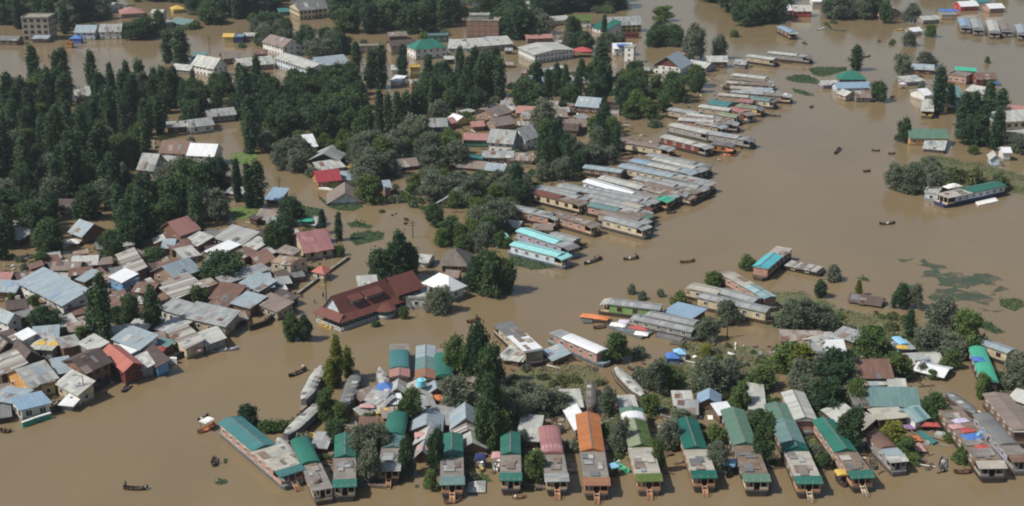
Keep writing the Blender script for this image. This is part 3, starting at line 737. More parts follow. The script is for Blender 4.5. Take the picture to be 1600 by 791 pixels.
def wall_run(pts, z, th, mat, label, name='embankment_wall', cat='wall', coping=None, posts=None):
    ws = [at(p, 0) for p in pts]; root = empty(name, ws[0], 0, label, cat); m = MB(); cp = MB()
    for a, b in zip(ws, ws[1:]):
        a, b = a - ws[0], b - ws[0]; e = (b - a).normalized(); n = Vector((-e.y, e.x, 0)) * th / 2
        m.prism([((a - n).x, (a - n).y), ((b - n).x, (b - n).y), ((b + n).x, (b + n).y), ((a + n).x, (a + n).y)], -.8, z)
        n *= 1.5; cp.prism([((a - n).x, (a - n).y), ((b - n).x, (b - n).y), ((b + n).x, (b + n).y), ((a + n).x, (a + n).y)], z + .003, z + .12)
    m.build('wall', mat, root)
    if coping: cp.build('coping', coping, root)
    if posts:
        for a, b in zip(ws, ws[1:]):
            k = max(1, int((b - a).length / posts))
            for i in range(k):
                q = a.lerp(b, i / k) - ws[0]; pm = MB(); pm.box(q.x - .14, q.y - .14, -.5, q.x + .14, q.y + .14, z + .7); pm.build('post', 'pole_wood', root)
    return root
def raft(pts, mat, label, z=.35, name='raft', cat='raft', group=None):
    ws = [at(p, z) for p in pts]; c = sum(ws, Vector()) / len(ws); c.z = 0; m = MB(); q = [(w.x - c.x, w.y - c.y) for w in ws]
    m.prism(q, -.2, z); root = m.build(name, mat); root.location = c; return tag(root, label, cat, group)
# ============================================================ THE SETTING: flood water
m, nt, b = newmat('flood_water')
tc = nd(nt, 'ShaderNodeTexCoord').outputs['Object']
big = noi(nt, tc, .012, 3); mid = noi(nt, tc, .06, 4)
col = mix(nt, ramp(nt, big, .35, .65), (.212, .158, .085), (.196, .150, .088))
col = mix(nt, val(nt, 'MULTIPLY', ramp(nt, mid, .4, .7), .3), col, (.172, .130, .076))
mp = nd(nt, 'ShaderNodeMapping'); mp.inputs['Rotation'].default_value = (0, 0, -.9); mp.inputs['Scale'].default_value = (.03, .006, 1); nt.links.new(tc, mp.inputs[0])
col = mix(nt, val(nt, 'MULTIPLY', ramp(nt, noi(nt, mp.outputs[0], 1.0, 5, .6), .42, .68), .35), col, (.235, .178, .105))
nt.links.new(col, b.inputs['Base Color']); b.inputs['Roughness'].default_value = .11; b.inputs['IOR'].default_value = 1.33
bp = nd(nt, 'ShaderNodeBump'); bp.inputs['Strength'].default_value = .10; bp.inputs['Distance'].default_value = .25
nt.links.new(val(nt, 'ADD', noi(nt, tc, .9, 4, .6), val(nt, 'MULTIPLY', noi(nt, tc, .16, 2), 1.5)), bp.inputs['Height']); nt.links.new(bp.outputs[0], b.inputs['Normal'])
MATS['flood_water'] = m
w = MB(); w.face([(-4000, -600, 0), (4000, -600, 0), (4000, 7000, 0), (-4000, 7000, 0)])
o = w.build('flood_water', 'flood_water'); o['kind'] = 'structure'; o['label'] = 'muddy brown flood water filling the lake and the lanes'
# low muddy ground that still shows
m, nt, b = newmat('marsh_mud')
tc = nd(nt, 'ShaderNodeTexCoord').outputs['Object']
n1 = noi(nt, tc, .16, 5, .65); n2 = noi(nt, tc, 1.1, 4, .7)
col = mix(nt, ramp(nt, n1, .32, .55), (.175, .145, .085), (.110, .125, .052))
col = mix(nt, ramp(nt, n2, .45, .75), col, (.10, .085, .055))
nt.links.new(col, b.inputs['Base Color']); b.inputs['Roughness'].default_value = .85; MATS['marsh_mud'] = m
m, nt, b = newmat('weed_bed')
tc = nd(nt, 'ShaderNodeTexCoord').outputs['Object']
nt.links.new(mix(nt, noi(nt, tc, .5, 4), (.028, .050, .020), (.055, .080, .034)), b.inputs['Base Color']); b.inputs['Roughness'].default_value = .7; MATS['weed_bed'] = m
m, nt, b = newmat('sunken_weed')
tc = nd(nt, 'ShaderNodeTexCoord').outputs['Object']
nt.links.new(mix(nt, noi(nt, tc, .4, 4), (.036, .068, .034), (.070, .105, .05)), b.inputs['Base Color']); b.inputs['Roughness'].default_value = .35
ms_ = nd(nt, 'ShaderNodeMixShader'); tr_ = nd(nt, 'ShaderNodeBsdfTransparent')
nt.links.new(val(nt, 'MULTIPLY', ramp(nt, noi(nt, tc, .22, 8, .8), .36, .58), .85), ms_.inputs[0]); nt.links.new(tr_.outputs[0], ms_.inputs[1]); nt.links.new(b.outputs[0], ms_.inputs[2]); nt.links.new(ms_.outputs[0], nt.nodes['Material Output'].inputs[0])
MATS['sunken_weed'] = m
m, nt, b = newmat('lawn')
tc = nd(nt, 'ShaderNodeTexCoord').outputs['Object']
nt.links.new(mix(nt, noi(nt, tc, .3, 4), (.10, .16, .035), (.14, .20, .06)), b.inputs['Base Color']); b.inputs['Roughness'].default_value = .8; MATS['lawn'] = m

# ============================================================ BUILDINGS
# ---- north shore, beyond the poplar grove
tl(0, 0)
house((130, 112), (295, 112), 10.0, 10.2, 'four storey concrete block with open window bands by the flooded road', cat='apartment block', name='apartment_block', kind='f', rise=0, wall='concrete', roof='concrete', rows=4, sp=2.4, ww=1.6, wh=1.5, frame='frame_brown')
house((-60, 246), (105, 250), 6, 2.6, 'low grey roofed shed beside the four storey concrete block', cat='shed', kind='l', rise=1.2, wall='wood', roof='tin_dark', rows=1)
house((200, 240), (292, 240), 4, 2.2, 'small brick shop at the foot of the four storey concrete block', cat='shop', kind='s', rise=.6, wall='brick', roof='tin_blue', rows=1)
house((462, 200), (582, 200), 9, 4.2, 'blue grey roofed house with white gable beside a bright blue tent', kind='l', rise=2.4, wall='white_blue', roof='tin_blue', rows=2, gable='white', sp=2.2)
house((615, 196), (745, 194), 8, 4.2, 'grey roofed white house with thin chimneys on the flooded road', kind='l', rise=2.6, wall='white', roof='tin', rows=2, sp=2.2)
house((750, 88), (890, 80), 12, 2.4, 'terracotta hip roofed house standing alone in far brown water', kind='h', rise=2.4, wall='brick_pale', roof='pink_roof', rows=1)
house((545, 25), (670, 45), 9, 3, 'pale grey roofed house half hidden in the far dark trees', kind='l', rise=1.6, wall='white', roof='tin_pale', rows=1)
house((935, 80), (1000, 82), 5, 5.5, 'tall narrow white house behind a single poplar', kind='l', rise=1.2, wall='white', roof='tin_pale', rows=2, sp=1.8)
house((945, 145), (1010, 155), 6, 2.6, 'low pale roofed shed under the tall narrow white house', cat='shed', kind='s', rise=.8, wall='grey_wall', roof='tin', rows=1)
house((1052, 140), (1160, 155), 8, 2.4, 'pale teal roofed house at the end of the far tree line', kind='l', rise=1.8, wall='green_wall', roof='teal_pale', rows=1)
house((1070, 60), (1140, 55), 6, 2.2, 'mustard yellow roofed hut behind the pale teal roofed house', cat='hut', kind='h', rise=1.6, wall='yellow_wall', roof='tarp_yellow', rows=0)
house((1380, 228), (1440, 228), 5, 3, 'shed with yellow roof sheet at the flooded roadside', cat='shed', kind='l', rise=1, wall='yellow_wall', roof='tarp_yellow', rows=0)
house((1447, 230), (1502, 230), 5, 3.2, 'shed with dull blue roof sheet beside the yellow roofed shed', cat='shed', kind='f', rise=1, wall='navy', roof='tin_sky', rows=0)
house((1508, 222), (1580, 222), 5, 3, 'pale open shed beside the dull blue roofed shed', cat='shed', kind='l', rise=.9, wall='grey_wall', roof='tin_pale', rows=1)
house((1185, 398), (1318, 422), 7.5, 4.6, 'white house with light grey gabled roof and dark windows beside two tall poplars', kind='l', rise=3.2, wall='white', roof='tin_pale', rows=2, sp=2.0)
house((1180, 350), (1262, 352), 4, 2.6, 'hut with turquoise sheet roof behind the white gabled house', cat='hut', kind='s', rise=1, wall='blue_wall', roof='teal_pale', rows=0)
house((1062, 425), (1170, 435), 6, 2.2, 'pale low roof next to the two tall poplars', cat='shed', kind='l', rise=1.4, wall='grey_wall', roof='tin_pale', rows=1)
house((1382, 362), (1512, 352), 7, 3.2, 'greyish pink roofed house behind the white gabled house', kind='l', rise=2, wall='wood', roof='brown_pale', rows=1)
house((1478, 410), (1690, 392), 9, 2.8, 'long pale grey roofed hall with brick end beside the brown and white house', cat='hall', kind='l', rise=2.2, wall='brick_pale', roof='tin_pale', rows=1)
house((466, 595), (556, 588), 6, 3.6, 'pale roofed house buried in the middle of the dark poplar grove', kind='l', rise=2.6, wall='white', roof='tin_pale', rows=1)
house((1182, 650), (1238, 672), 6, 3.4, 'steep grey roof at the edge of the poplar grove', kind='d', rise=2.2, wall='brick', roof='tin', rows=1)
house((1290, 722), (1455, 705), 6, 3, 'upper of two curved grey roofs in the poplars', kind='l', rise=1.7, wall='grey_wall', roof='tin', rows=1)
house((1175, 785), (1318, 768), 6, 3.2, 'lower of two curved grey roofs in the poplars', kind='l', rise=1.7, wall='white', roof='tin', rows=1)
house((1035, 785), (1140, 780), 5, 2.6, 'small grey roof in the shade of the poplar grove', cat='shed', kind='l', rise=1.2, wall='wood', roof='tin', rows=1)
tent((475, 265), 5.5, 4.5, 3.6, 'tarp_blue', 'bright blue tent on the flooded road', wall='tarp_blue')
house((408, 272), (442, 272), 3, 2.2, 'little orange kiosk beside the bright blue tent', cat='kiosk', kind='f', rise=0, wall='orange_wall', roof='orange_roof', rows=0)
tl(400, 0)
r = house((268, 62), (440, 50), 10, 5.6, 'cream house with dark grey hipped roof at the top of the picture', kind='l', rise=4.2, wall='cream', roof='tin_dark', rows=2, sp=2.2, frame='frame_brown')
block(r, (205, 35), (268, 66), 8, 5.6, kind='d', rise=2.6, wall='cream', roof='tin_dark', rows=2, sp=1.8, frame='frame_brown')
house((145, 75), (205, 72), 5, 2.2, 'teal roofed lean to beside the cream house', cat='shed', kind='s', rise=.8, wall='green_wall', roof='teal_roof', rows=0)
r = house((42, 258), (165, 292), 8.5, 5.2, 'white house with brown sheet roof above the long white arcade', kind='l', rise=2.6, wall='white', roof='brown_pale', rows=2, sp=2.2)
block(r, (215, 290), (280, 284), 7, 4.6, kind='d', rise=2.0, wall='white', roof='brown_pale', rows=2, sp=2)
house((118, 358), (330, 428), 9, 4.8, 'long white arcaded building with pale blue roof', cat='building', kind='l', rise=1.4, wall='white_blue', roof='tin_pale', rows=2, sp=2, ww=1.3, wh=1.6)
house((395, 408), (572, 388), 11, 3.2, 'wide blue grey roofed hall with rusty ridge', cat='hall', kind='l', rise=2.4, wall='white_blue', roof='tin_blue', rows=1)
house((-10, 332), (55, 332), 5, 3, 'small rust red roof beside the brown and white house', cat='shed', kind='l', rise=1.2, wall='brick', roof='rust', rows=0)
house((542, 290), (780, 285), 4, 3.0, 'long low flat roofed brick building on the flooded road', cat='building', kind='f', rise=0, wall='brick_pale', roof='concrete', rows=1, sp=2.6)
house((835, 285), (990, 275), 7, 4.6, 'brown brick house with dark roof beside the teal roofed house', kind='l', rise=1.6, wall='brick_pale', roof='brown', rows=2, sp=2)
r = house((985, 308), (1180, 290), 9, 5.2, 'white house with bright teal hipped roof in the dark trees', kind='h', rise=3.2, wall='white', roof='bright_green', rows=2)
house((1068, 225), (1190, 222), 5, 3.4, 'yard shed with pale teal walls below the brick house', cat='shed', kind='f', rise=0, wall='green_wall', roof='teal_pale', rows=1)
house((838, 430), (892, 430), 5, 2.4, 'pale grey hut between the tall poplars', cat='hut', kind='l', rise=1.2, wall='white', roof='tin_pale', rows=0)
house((952, 422), (1012, 420), 4, 3.6, 'plain yellow block between the tall poplars', cat='hut', kind='f', rise=0, wall='yellow_wall', roof='tarp_yellow', rows=0, base=-.7)
house((832, 500), (888, 505), 5, 2.4, 'white roofed hut under the tall poplars', cat='hut', kind='s', rise=1, wall='white', roof='tin_white', rows=0)
house((962, 520), (1025, 515), 5, 2.4, 'pinkish white roof below the plain yellow block', cat='hut', kind='l', rise=1, wall='brick_pale', roof='tin_pale', rows=0)
r = house((1300, 128), (1500, 132), 8, 7.6, 'three storey brick house with white rooftop frame', kind='f', rise=0, wall='brick', roof='concrete', rows=3, sp=2.4)
block(r, (1320, 96), (1440, 96), 4, 9.6, kind='f', rise=0, wall='grey_wall', roof='tin_pale', rows=1, base=7.8, sp=2.0, ww=1.6)
house((1190, 300), (1335, 300), 14, 2.6, 'wide pale flat roof below the three storey brick house', cat='building', kind='s', rise=1.2, wall='white', roof='tin_pale', rows=1)
house((1340, 290), (1585, 270), 14, 3.2, 'large pale roofed hall in front of the three storey brick house', cat='hall', kind='l', rise=2.2, wall='grey_wall', roof='tin_pale', rows=1)
house((825, 225), (930, 220), 6, 2.2, 'small pinkish roof in far brown water', cat='shed', kind='l', rise=1.2, wall='wood', roof='brown_pale', rows=0)
house((860, 90), (925, 82), 6, 2.6, 'pale little roofs among the far dark trees', cat='shed', kind='l', rise=1.4, wall='white', roof='tin_pale', rows=0)
house((1062, 785), (1180, 780), 8, 2.6, 'grey roofed house with green end beside the willow', kind='l', rise=1.8, wall='green_wall', roof='tin', rows=1)
house((1185, 765), (1238, 755), 5, 2.6, 'small pink roof beside the green ended grey house', cat='hut', kind='l', rise=1.2, wall='brick', roof='pink_roof', rows=0)
house((1242, 748), (1312, 735), 5, 2.4, 'little house with white front in the far village', cat='hut', kind='d', rise=1.2, wall='yellow_wall', roof='tin_white', rows=0)
house((1470, 720), (1580, 690), 8, 2.8, 'pinkish grey roof at the edge of the poplars', kind='l', rise=1.8, wall='brick_pale', roof='brown_pale', rows=1)
house((1480, 780), (1600, 760), 7, 2.6, 'broad pinkish roof behind the white two winged house', kind='l', rise=1.8, wall='brick_pale', roof='brown_pale', rows=1)
house((1340, 782), (1410, 778), 5, 2.2, 'salmon coloured little roof in the far village', cat='hut', kind='l', rise=1, wall='brick', roof='pink_roof', rows=0)
tl(800, 0)
house((60, 30), (200, 30), 9, 4.5, 'white flat roofed house cut by the dark trees on the skyline', kind='f', rise=0, wall='white', roof='tin_pale', rows=2)
house((355, 128), (490, 128), 8, 4.0, 'green roofed white house in the far village', kind='l', rise=1.9, wall='white', roof='leaf_green', rows=2)
house((497, 165), (580, 190), 8, 3.0, 'dark green sloping roof beside the yellow house', kind='s', rise=3.2, wall='white', roof='deep_green', rows=1)
house((588, 158), (800, 150), 8, 4.4, 'yellow house with brown windows and long grey roof', kind='l', rise=3.0, wall='yellow_wall', roof='tin', rows=2, sp=2.2, frame='frame_brown', ww=1.5)
house((690, 214), (782, 214), 2.5, 2.0, 'dark red boundary block before the yellow house', cat='wall', name='boundary_block', kind='f', rise=0, wall='redwood', roof='maroon', rows=0)
r = house((40, 295), (140, 340), (312, 280), 4.4, 'white building with pale roof and dark windows facing the lane', cat='building', kind='l', rise=1.0, wall='white', roof='tin_pale', rows=2, sp=1.8)
house((95, 240), (250, 235), 4, 2.4, 'low orange brown shed behind the pale roofed white building', cat='shed', kind='s', rise=.8, wall='brick', roof='pink_roof', rows=1)
house((235, 130), (350, 120), 6, 3.0, 'cluster hut of pale boards beside the green roofed white house', cat='hut', kind='l', rise=1.4, wall='buff', roof='tin_pale', rows=1)
house((300, 230), (390, 232), 5, 4.0, 'unfinished orange brick house with no windows', kind='f', rise=0, wall='brick_pale', roof='brick_pale', rows=1, sp=3)
house((220, 440), (338, 425), 5, 3.2, 'pale walled house behind the dark poplars', kind='f', rise=0, wall='grey_wall', roof='tin_pale', rows=1)
tent((435, 350), 8, 6, 4.2, 'tarp_red', 'red awning tent standing in the trees')
house((632, 300), (742, 298), 6, 4.0, 'white house with blue sheet on its roof', kind='l', rise=1.6, wall='white', roof='tin_white', rows=2, sp=2)
house((696, 292), (752, 296), 3, 6.5, 'narrow white gable wall beside a grey poplar', cat='house', kind='f', rise=0, wall='white', roof='tin_pale', rows=3, sp=2)
tarp((690, 278), 6, 4, 'tarp_blue', 'blue sheet spread on a white house roof', z=4.6)
r = house((875, 402), (1040, 418), 12, 4.2, 'white house with light blue roof and dark red gable', kind='d', rise=3.8, wall='white', roof='tin_blue', rows=2, gable='maroon', sp=2.4, over=.8)
house((1040, 345), (1076, 342), 4, 5.2, 'pink brick stair tower behind the dark red gable', cat='tower', name='stair_tower', kind='f', rise=0, wall='brick_pale', roof='pink_roof', rows=0)
house((1078, 400), (1195, 420), 7, 2.4, 'pale lilac roofed hut beside the dark red gable', cat='hut', kind='l', rise=1.4, wall='lilac_wall', roof='tin_pale', rows=1)
tarp((1165, 440), 5, 3, 'tarp_blue', 'blue plastic sheet by the lilac roofed hut', z=.3)
house((1210, 380), (1330, 380), 6, 3.4, 'brown boarded hut with pale grey roof at the lake edge', cat='hut', kind='l', rise=1.6, wall='wood', roof='tin_pale', rows=1)
house((1375, 395), (1440, 400), 6, 2.2, 'small grey shack behind the brown boarded hut', cat='shack', kind='l', rise=1.2, wall='grey_wall', roof='tin', rows=1)
house((62, 512), (178, 522), 8, 3.0, 'dull blue roofed house in the poplar shade', kind='l', rise=2.0, wall='wood', roof='tin_sky', rows=1)
house((165, 540), (252, 545), 6, 2.6, 'lighter blue roof beside the dull blue roofed house', cat='shed', kind='s', rise=1.8, wall='blue_wall', roof='tin_blue', rows=0)
house((65, 590), (180, 590), 5, 3.0, 'pink walled house under the lighter blue roof', kind='f', rise=0, wall='pink_wall', roof='brown_pale', rows=1)
house((378, 510), (440, 510), 5, 4.4, 'white walled narrow house between poplars with grey roof', kind='l', rise=1.4, wall='white', roof='tin_blue', rows=2)
house((396, 652), (532, 664), 8, 3.0, 'blue grey roofed brown house among the far poplars', kind='l', rise=2.4, wall='wood', roof='tin_blue', rows=1, sp=2)
house((606, 672), (662, 672), 4, 3.0, 'tiny white hut with dark roof among the poplars', cat='hut', kind='f', rise=0, wall='white', roof='brown', rows=0)
house((62, 642), (165, 635), 7, 2.8, 'grey pink roof stepping down beside the poplars', kind='l', rise=2, wall='brick_pale', roof='brown_pale', rows=1)
house((30, 695), (135, 700), 6, 2.2, 'reddish low roof near the tall willow', cat='shed', kind='l', rise=1.6, wall='brick', roof='pink_roof', rows=0)
house((268, 722), (338, 720), 6, 2.6, 'pinkish grey roof hidden behind the tall willow', cat='shed', kind='l', rise=1.8, wall='brick', roof='brown_pale', rows=0)
house((325, 785), (462, 780), 6, 2.6, 'long brownish roof beside the far poplars', kind='l', rise=1.8, wall='brick', roof='brown_pale', rows=1)
# ---- far shore of the lake and the small islands
tl(1200, 0)
house((160, 68), (270, 68), 7, 3.6, 'bright red walled house at the edge of the far lake', kind='l', rise=2.2, wall='red_wall', roof='tin_pale', rows=1, sp=2.4)
house((60, 70), (155, 62), 8, 3.4, 'long white roofed house beside the bright red walls', kind='l', rise=2.2, wall='white', roof='tin_white', rows=1)
house((275, 10), (380, 10), 7, 2.6, 'pale roofed shed behind the grey willows', cat='shed', kind='l', rise=1.4, wall='white', roof='tin_white', rows=0)
house((700, 98), (850, 95), 9, 2.6, 'pink gabled house between two willows on the far shore', kind='d', rise=3.6, wall='pink_wall', roof='pink_roof', rows=1, over=.8)
house((960, 125), (1060, 118), 6, 2.4, 'pale huts on the far shore by a blue sheet', cat='hut', kind='l', rise=1.2, wall='grey_wall', roof='tin_pale', rows=0)
tarp((1115, 65), 9, 7, 'tarp_blue', 'blue sheet on the far shore huts', z=2.5)
house((1075, 95), (1165, 95), 6, 2.6, 'grey hut under the far blue sheet', cat='hut', kind='f', rise=0, wall='buff', roof='tin', rows=0)
house((1195, 40), (1300, 35), 7, 2.8, 'white and red roofed house on the far shore', kind='l', rise=1.8, wall='red_wall', roof='tin_white', rows=1)
house((1285, 15), (1370, 12), 7, 2.6, 'teal roofed house on the far shore', kind='l', rise=1.8, wall='white', roof='teal_roof', rows=0)
house((1372, 52), (1460, 48), 7, 2.8, 'pinkish white house below the far dark trees', kind='l', rise=1.6, wall='pink_wall', roof='tin_white', rows=1)
house((895, 195), (950, 190), 5, 2.2, 'white hut standing in the lake by a bush', cat='hut', kind='l', rise=1.2, wall='white', roof='tin_white', rows=0)
house((446, 492), (605, 492), 7, 3.2, 'bright green roofed house on the small lake island', kind='h', rise=2.8, wall='wood', roof='bright_green', rows=1)
house((430, 545), (632, 540), 6, 2.6, 'long light blue roof before the bright green roofed house', cat='building', kind='l', rise=1.4, wall='white_blue', roof='tin_sky', rows=1)
house((480, 592), (545, 585), 5, 2.6, 'tan fronted hut on the small lake island', cat='hut', kind='d', rise=1.2, wall='buff', roof='tin_pale', rows=1)
house((545, 600), (635, 600), 5, 2.4, 'grey boarded hut with pinkish roof on the small lake island', cat='hut', kind='l', rise=1.8, wall='grey_wall', roof='brown_pale', rows=1)
house((340, 525), (432, 522), 5, 1.8, 'low pile of pale sheds on the small lake island', cat='shed', kind='l', rise=1, wall='lilac_wall', roof='tin_pale', rows=0)
raft([(475, 618), (640, 628), (640, 610), (480, 600)], 'hull_dark', 'dark wooden landing before the tan fronted hut', name='landing', cat='landing')
house((890, 425), (1020, 432), 6, 2.4, 'pale blue roofed floating house beside a willow in the lake', kind='l', rise=1.4, wall='redwood', roof='tin_blue', rows=1)
house((1112, 462), (1226, 478), 7, 3.6, 'brown boarded floating house with dark window row', kind='f', rise=0, wall='pink_wall', roof='brown_pale', rows=1, sp=2.2, ww=1.4)
house((1160, 432), (1280, 440), 4, 4.2, 'long bright green awning roof behind the brown floating house', cat='building', kind='l', rise=.8, wall='wood', roof='jade', rows=0)
house((1292, 490), (1412, 488), 7, 3.2, 'floating house with rusty roof and blue sheet', kind='l', rise=1.6, wall='redwood', roof='rust', rows=1)
tarp((1390, 510), 5, 3.5, 'tarp_blue', 'blue sheet hanging by the rusty floating house', z=1.2)
house((1140, 600), (1215, 600), 9, 3.0, 'pale teal roof between the lake poplars', kind='s', rise=1.8, wall='green_wall', roof='teal_pale', rows=0)
house((1225, 560), (1330, 580), 8, 2.2, 'pale pinkish roof beyond the teal roof', cat='shed', kind='l', rise=1.6, wall='grey_wall', roof='tin_pale', rows=0)
house((968, 590), (1015, 585), 8, 2.8, 'white roofed hut in front of the tall lake poplars', cat='hut', kind='l', rise=1.5, wall='white', roof='tin_white', rows=0)
house((858, 508), (965, 500), 6, 1.8, 'white pile of boards and boats by the lake willow', cat='shed', kind='s', rise=.8, wall='lilac_wall', roof='tin_pale', rows=0)
house((1112, 660), (1180, 658), 8, 2.0, 'grey shed beneath the pale teal roof', cat='shed', kind='l', rise=1.4, wall='wood', roof='tin', rows=0)
house((1390, 758), (1640, 740), 10, 6.5, 'cream two storey house with pale balconies on the lake shore', kind='l', rise=2.2, wall='cream', roof='tin_pale', rows=2, sp=2.4, frame='frame_brown')
house((1480, 690), (1640, 700), 6, 4.5, 'pink roofed house behind the cream two storey house', kind='l', rise=1.6, wall='pink_wall', roof='pink_roof', rows=1)
tl(1200, 200)
house((880, 60), (1110, 62), 7, 3.2, 'ochre house with long green roof by the lake', kind='l', rise=2.0, wall='orange_wall', roof='faded_green', rows=1)
house((962, 128), (1085, 138), (1100, 85), 1.4, 'sunken pale roof beside the ochre house', cat='shed', kind='s', rise=.7, wall='grey_wall', roof='tin_pale', rows=0)
house((1440, 30), (1600, 40), 6, 4.0, 'small cream shop with yellow front by the lake poplars', cat='shop', kind='f', rise=0, wall='cream', roof='tin_pale', rows=1)
house((1380, 190), (1432, 192), 5, 3.4, 'pale blue narrow hut at the foot of the cream house', cat='hut', kind='d', rise=1.4, wall='white_blue', roof='tin_pale', rows=1)
house((1455, 150), (1500, 150), 4, 3.4, 'white hut next to the pale blue narrow hut', cat='hut', kind='l', rise=1, wall='white', roof='tin_white', rows=0)
# ---- west bank, in and behind the grove
tl(0, 200)
r = house((988, 150), (1160, 158), 8, 4.2, 'rust roofed white row house above the flooded garden', kind='l', rise=2.8, wall='white', roof='rust', rows=2, sp=2.2)
house((1160, 165), (1318, 172), 7.5, 4.4, 'house with shining white new roof beside the rust roofed row house', kind='l', rise=2.6, wall='white', roof='tin_white', rows=2, sp=2)
house((898, 130), (948, 128), 6, 2.8, 'small rust brown roof beside a poplar', cat='shed', kind='l', rise=2, wall='wood', roof='brown_pale', rows=0)
house((852, 252), (945, 258), 9, 3.8, 'tall grey roofed house with plain grey walls', kind='l', rise=4.2, wall='grey_wall', roof='tin', rows=1, sp=2.6)
house((950, 232), (1016, 238), 6, 3.0, 'grey lean to beside the tall grey roofed house', cat='shed', kind='s', rise=1.6, wall='grey_wall', roof='tin', rows=0)
houseboat((1330, 290), (1520, 285), 4.6, 'houseboat with rust orange side and pinkish brown roof between poplars', [(0, 1, 'g', 'brown_pale', .8)], wall='orange_wood', hull='hull_brown', zr=3.0, porch=False)
house((1400, 395), (1490, 415), 6, 1.6, 'sunken grey roof below the rust orange houseboat', cat='shed', kind='l', rise=1.4, wall='grey_wall', roof='tin', rows=0)
tarp((1285, 262), 4, 3, 'tarp_yellow', 'yellow sheet beside the rust orange houseboat', z=.8)
tarp((1330, 282), 4, 3, 'tarp_orange', 'orange sheet beside the yellow sheet', z=.8)
house((455, 290), (522, 300), 6, 3.2, 'grey roof buried in willows by the poplar grove', cat='hut', kind='l', rise=2, wall='wood', roof='tin', rows=0)
tarp((702, 262), 4.5, 6, 'tarp_red', 'red sheet caught between two poplars', z=2.5, hump=1.2)
house((296, 488), (472, 492), 6, 3.4, 'cream house with orange windows and long brown roof', kind='l', rise=1.6, wall='cream', roof='brown', rows=2, sp=2.2, frame='frame_brown')
house((112, 640), (200, 590), 4, 3.0, 'upper of two slanting grey roofs among poplars', cat='shed', kind='s', rise=1.0, wall='wood', roof='tin', rows=0)
house((115, 690), (218, 628), 4, 2.6, 'lower of two slanting grey roofs among poplars', cat='shed', kind='s', rise=1.2, wall='wood', roof='tin_pale', rows=0)
house((430, 640), (508, 668), 7, 3.2, 'blue grey roofed hut with white washing in front', cat='hut', kind='l', rise=2.8, wall='wood', roof='tin_blue', rows=0)
tarp((450, 705), 4, 3, 'tarp_white', 'white washing heaped by the blue grey roofed hut', z=.9, hump=.7)
tl(240, 330, 5.65)
house((234, 210), (400, 155), 8, 3.4, 'salmon pink roof at the foot of the dark grove', kind='l', rise=3.2, wall='brick', roof='pink_roof', rows=1)
house((275, 262), (390, 305), (450, 228), 2.8, 'pale patched roof below the salmon pink roof', kind='s', rise=.8, wall='brick', roof='tin_pale', rows=1)
house((80, 320), (172, 320), 5, 2.8, 'small bluish shed roof beside the grove', cat='shed', kind='l', rise=1.6, wall='wood', roof='tin_blue', rows=0)
house((165, 345), (345, 315), 4, 2.6, 'rust brown low roof beside the bluish shed', cat='shed', kind='s', rise=.9, wall='wood', roof='rust', rows=1)
house((272, 415), (402, 388), 5, 2.2, 'pale shed roof below the rust brown low roof', cat='shed', kind='s', rise=1, wall='grey_wall', roof='tin_pale', rows=0)
house((545, 238), (772, 302), (838, 200), 3.2, 'broad ribbed grey roof behind the round tree', kind='s', rise=1.2, wall='wood', roof='stripe_tin', rows=1)
house((785, 305), (892, 345), (955, 265), 3.0, 'pale bluish roof next to the broad ribbed grey roof', kind='s', rise=.7, wall='white', roof='tin_pale', rows=1)
house((465, 355), (560, 392), (755, 318), 3.0, 'whitish patched roof strip above the round tree', kind='s', rise=.6, wall='grey_wall', roof='tin_white', rows=0)
house((705, 375), (800, 415), (842, 348), 2.6, 'plain rust roof above the round tree', cat='shed', kind='s', rise=.5, wall='wood', roof='rust', rows=0)
house((865, 395), (945, 482), (1045, 430), 3.0, 'rust brown slope roof behind the ruined cream house', kind='s', rise=1.0, wall='wood', roof='rust', rows=0)
r = house((1345, 355), (1565, 320), 11, 3.6, 'house with big rose pink roof near the narrow channel', kind='l', rise=3.8, wall='cream', roof='rose', rows=1, sp=2.4, over=.7, frame='frame_brown')
r = house((1040, 452), (1207, 480), (1392, 432), 5.0, 'ruined cream two storey house with rubble on its roof', kind='l', rise=1.0, wall='cream', roof='rubble_roof', rows=2, sp=1.8, over=.15, wh=1.5)
house((1100, 350), (1230, 385), (1340, 400), 3.2, 'collapsed brownish roof behind the ruined cream house', cat='shed', kind='s', rise=.8, wall='buff', roof='brown_pale', rows=0)
house((1408, 532), (1500, 555), (1556, 515), 2.6, 'little cream hut with red hipped roof beside the channel', cat='hut', kind='h', rise=1.5, wall='cream', roof='red_roof', rows=1)
house((190, 585), (395, 515), (205, 458), 3.6, 'pale grey gabled house with brick gable end', kind='l', rise=2.4, wall='brick_pale', roof='tin_blue', rows=1, over=.6)
house((38, 655), (190, 775), (392, 655), 3.4, 'white and rust striped roof below the pale grey gabled house', kind='s', rise=.9, wall='wood', roof='stripe', rows=0)
house((630, 640), (1015, 515), 2.6, 3.6, 'long narrow grey roof strip beside the round tree', cat='shed', kind='s', rise=.8, wall='wood', roof='tin', rows=0)
house((772, 632), (930, 706), (1052, 632), 3.2, 'blue grey square roof beside the ruined cream house', kind='s', rise=.9, wall='wood', roof='tin_blue', rows=1)
house((500, 770), (700, 800), (805, 690), 2.8, 'large rust roof littered with pale rubble', kind='s', rise=.9, wall='wood', roof='rust', rows=0)
house((850, 55), (905, 75), (990, 30), 2.4, 'dark edged brown roof behind the low lawn house', cat='shed', kind='s', rise=.5, wall='wood_dark', roof='brown', rows=0)
house((905, 60), (1085, 85), 6, 2.2, 'greyish pink low roofed house beside the green lawn', kind='l', rise=2, wall='wood_dark', roof='brown_pale', rows=0)
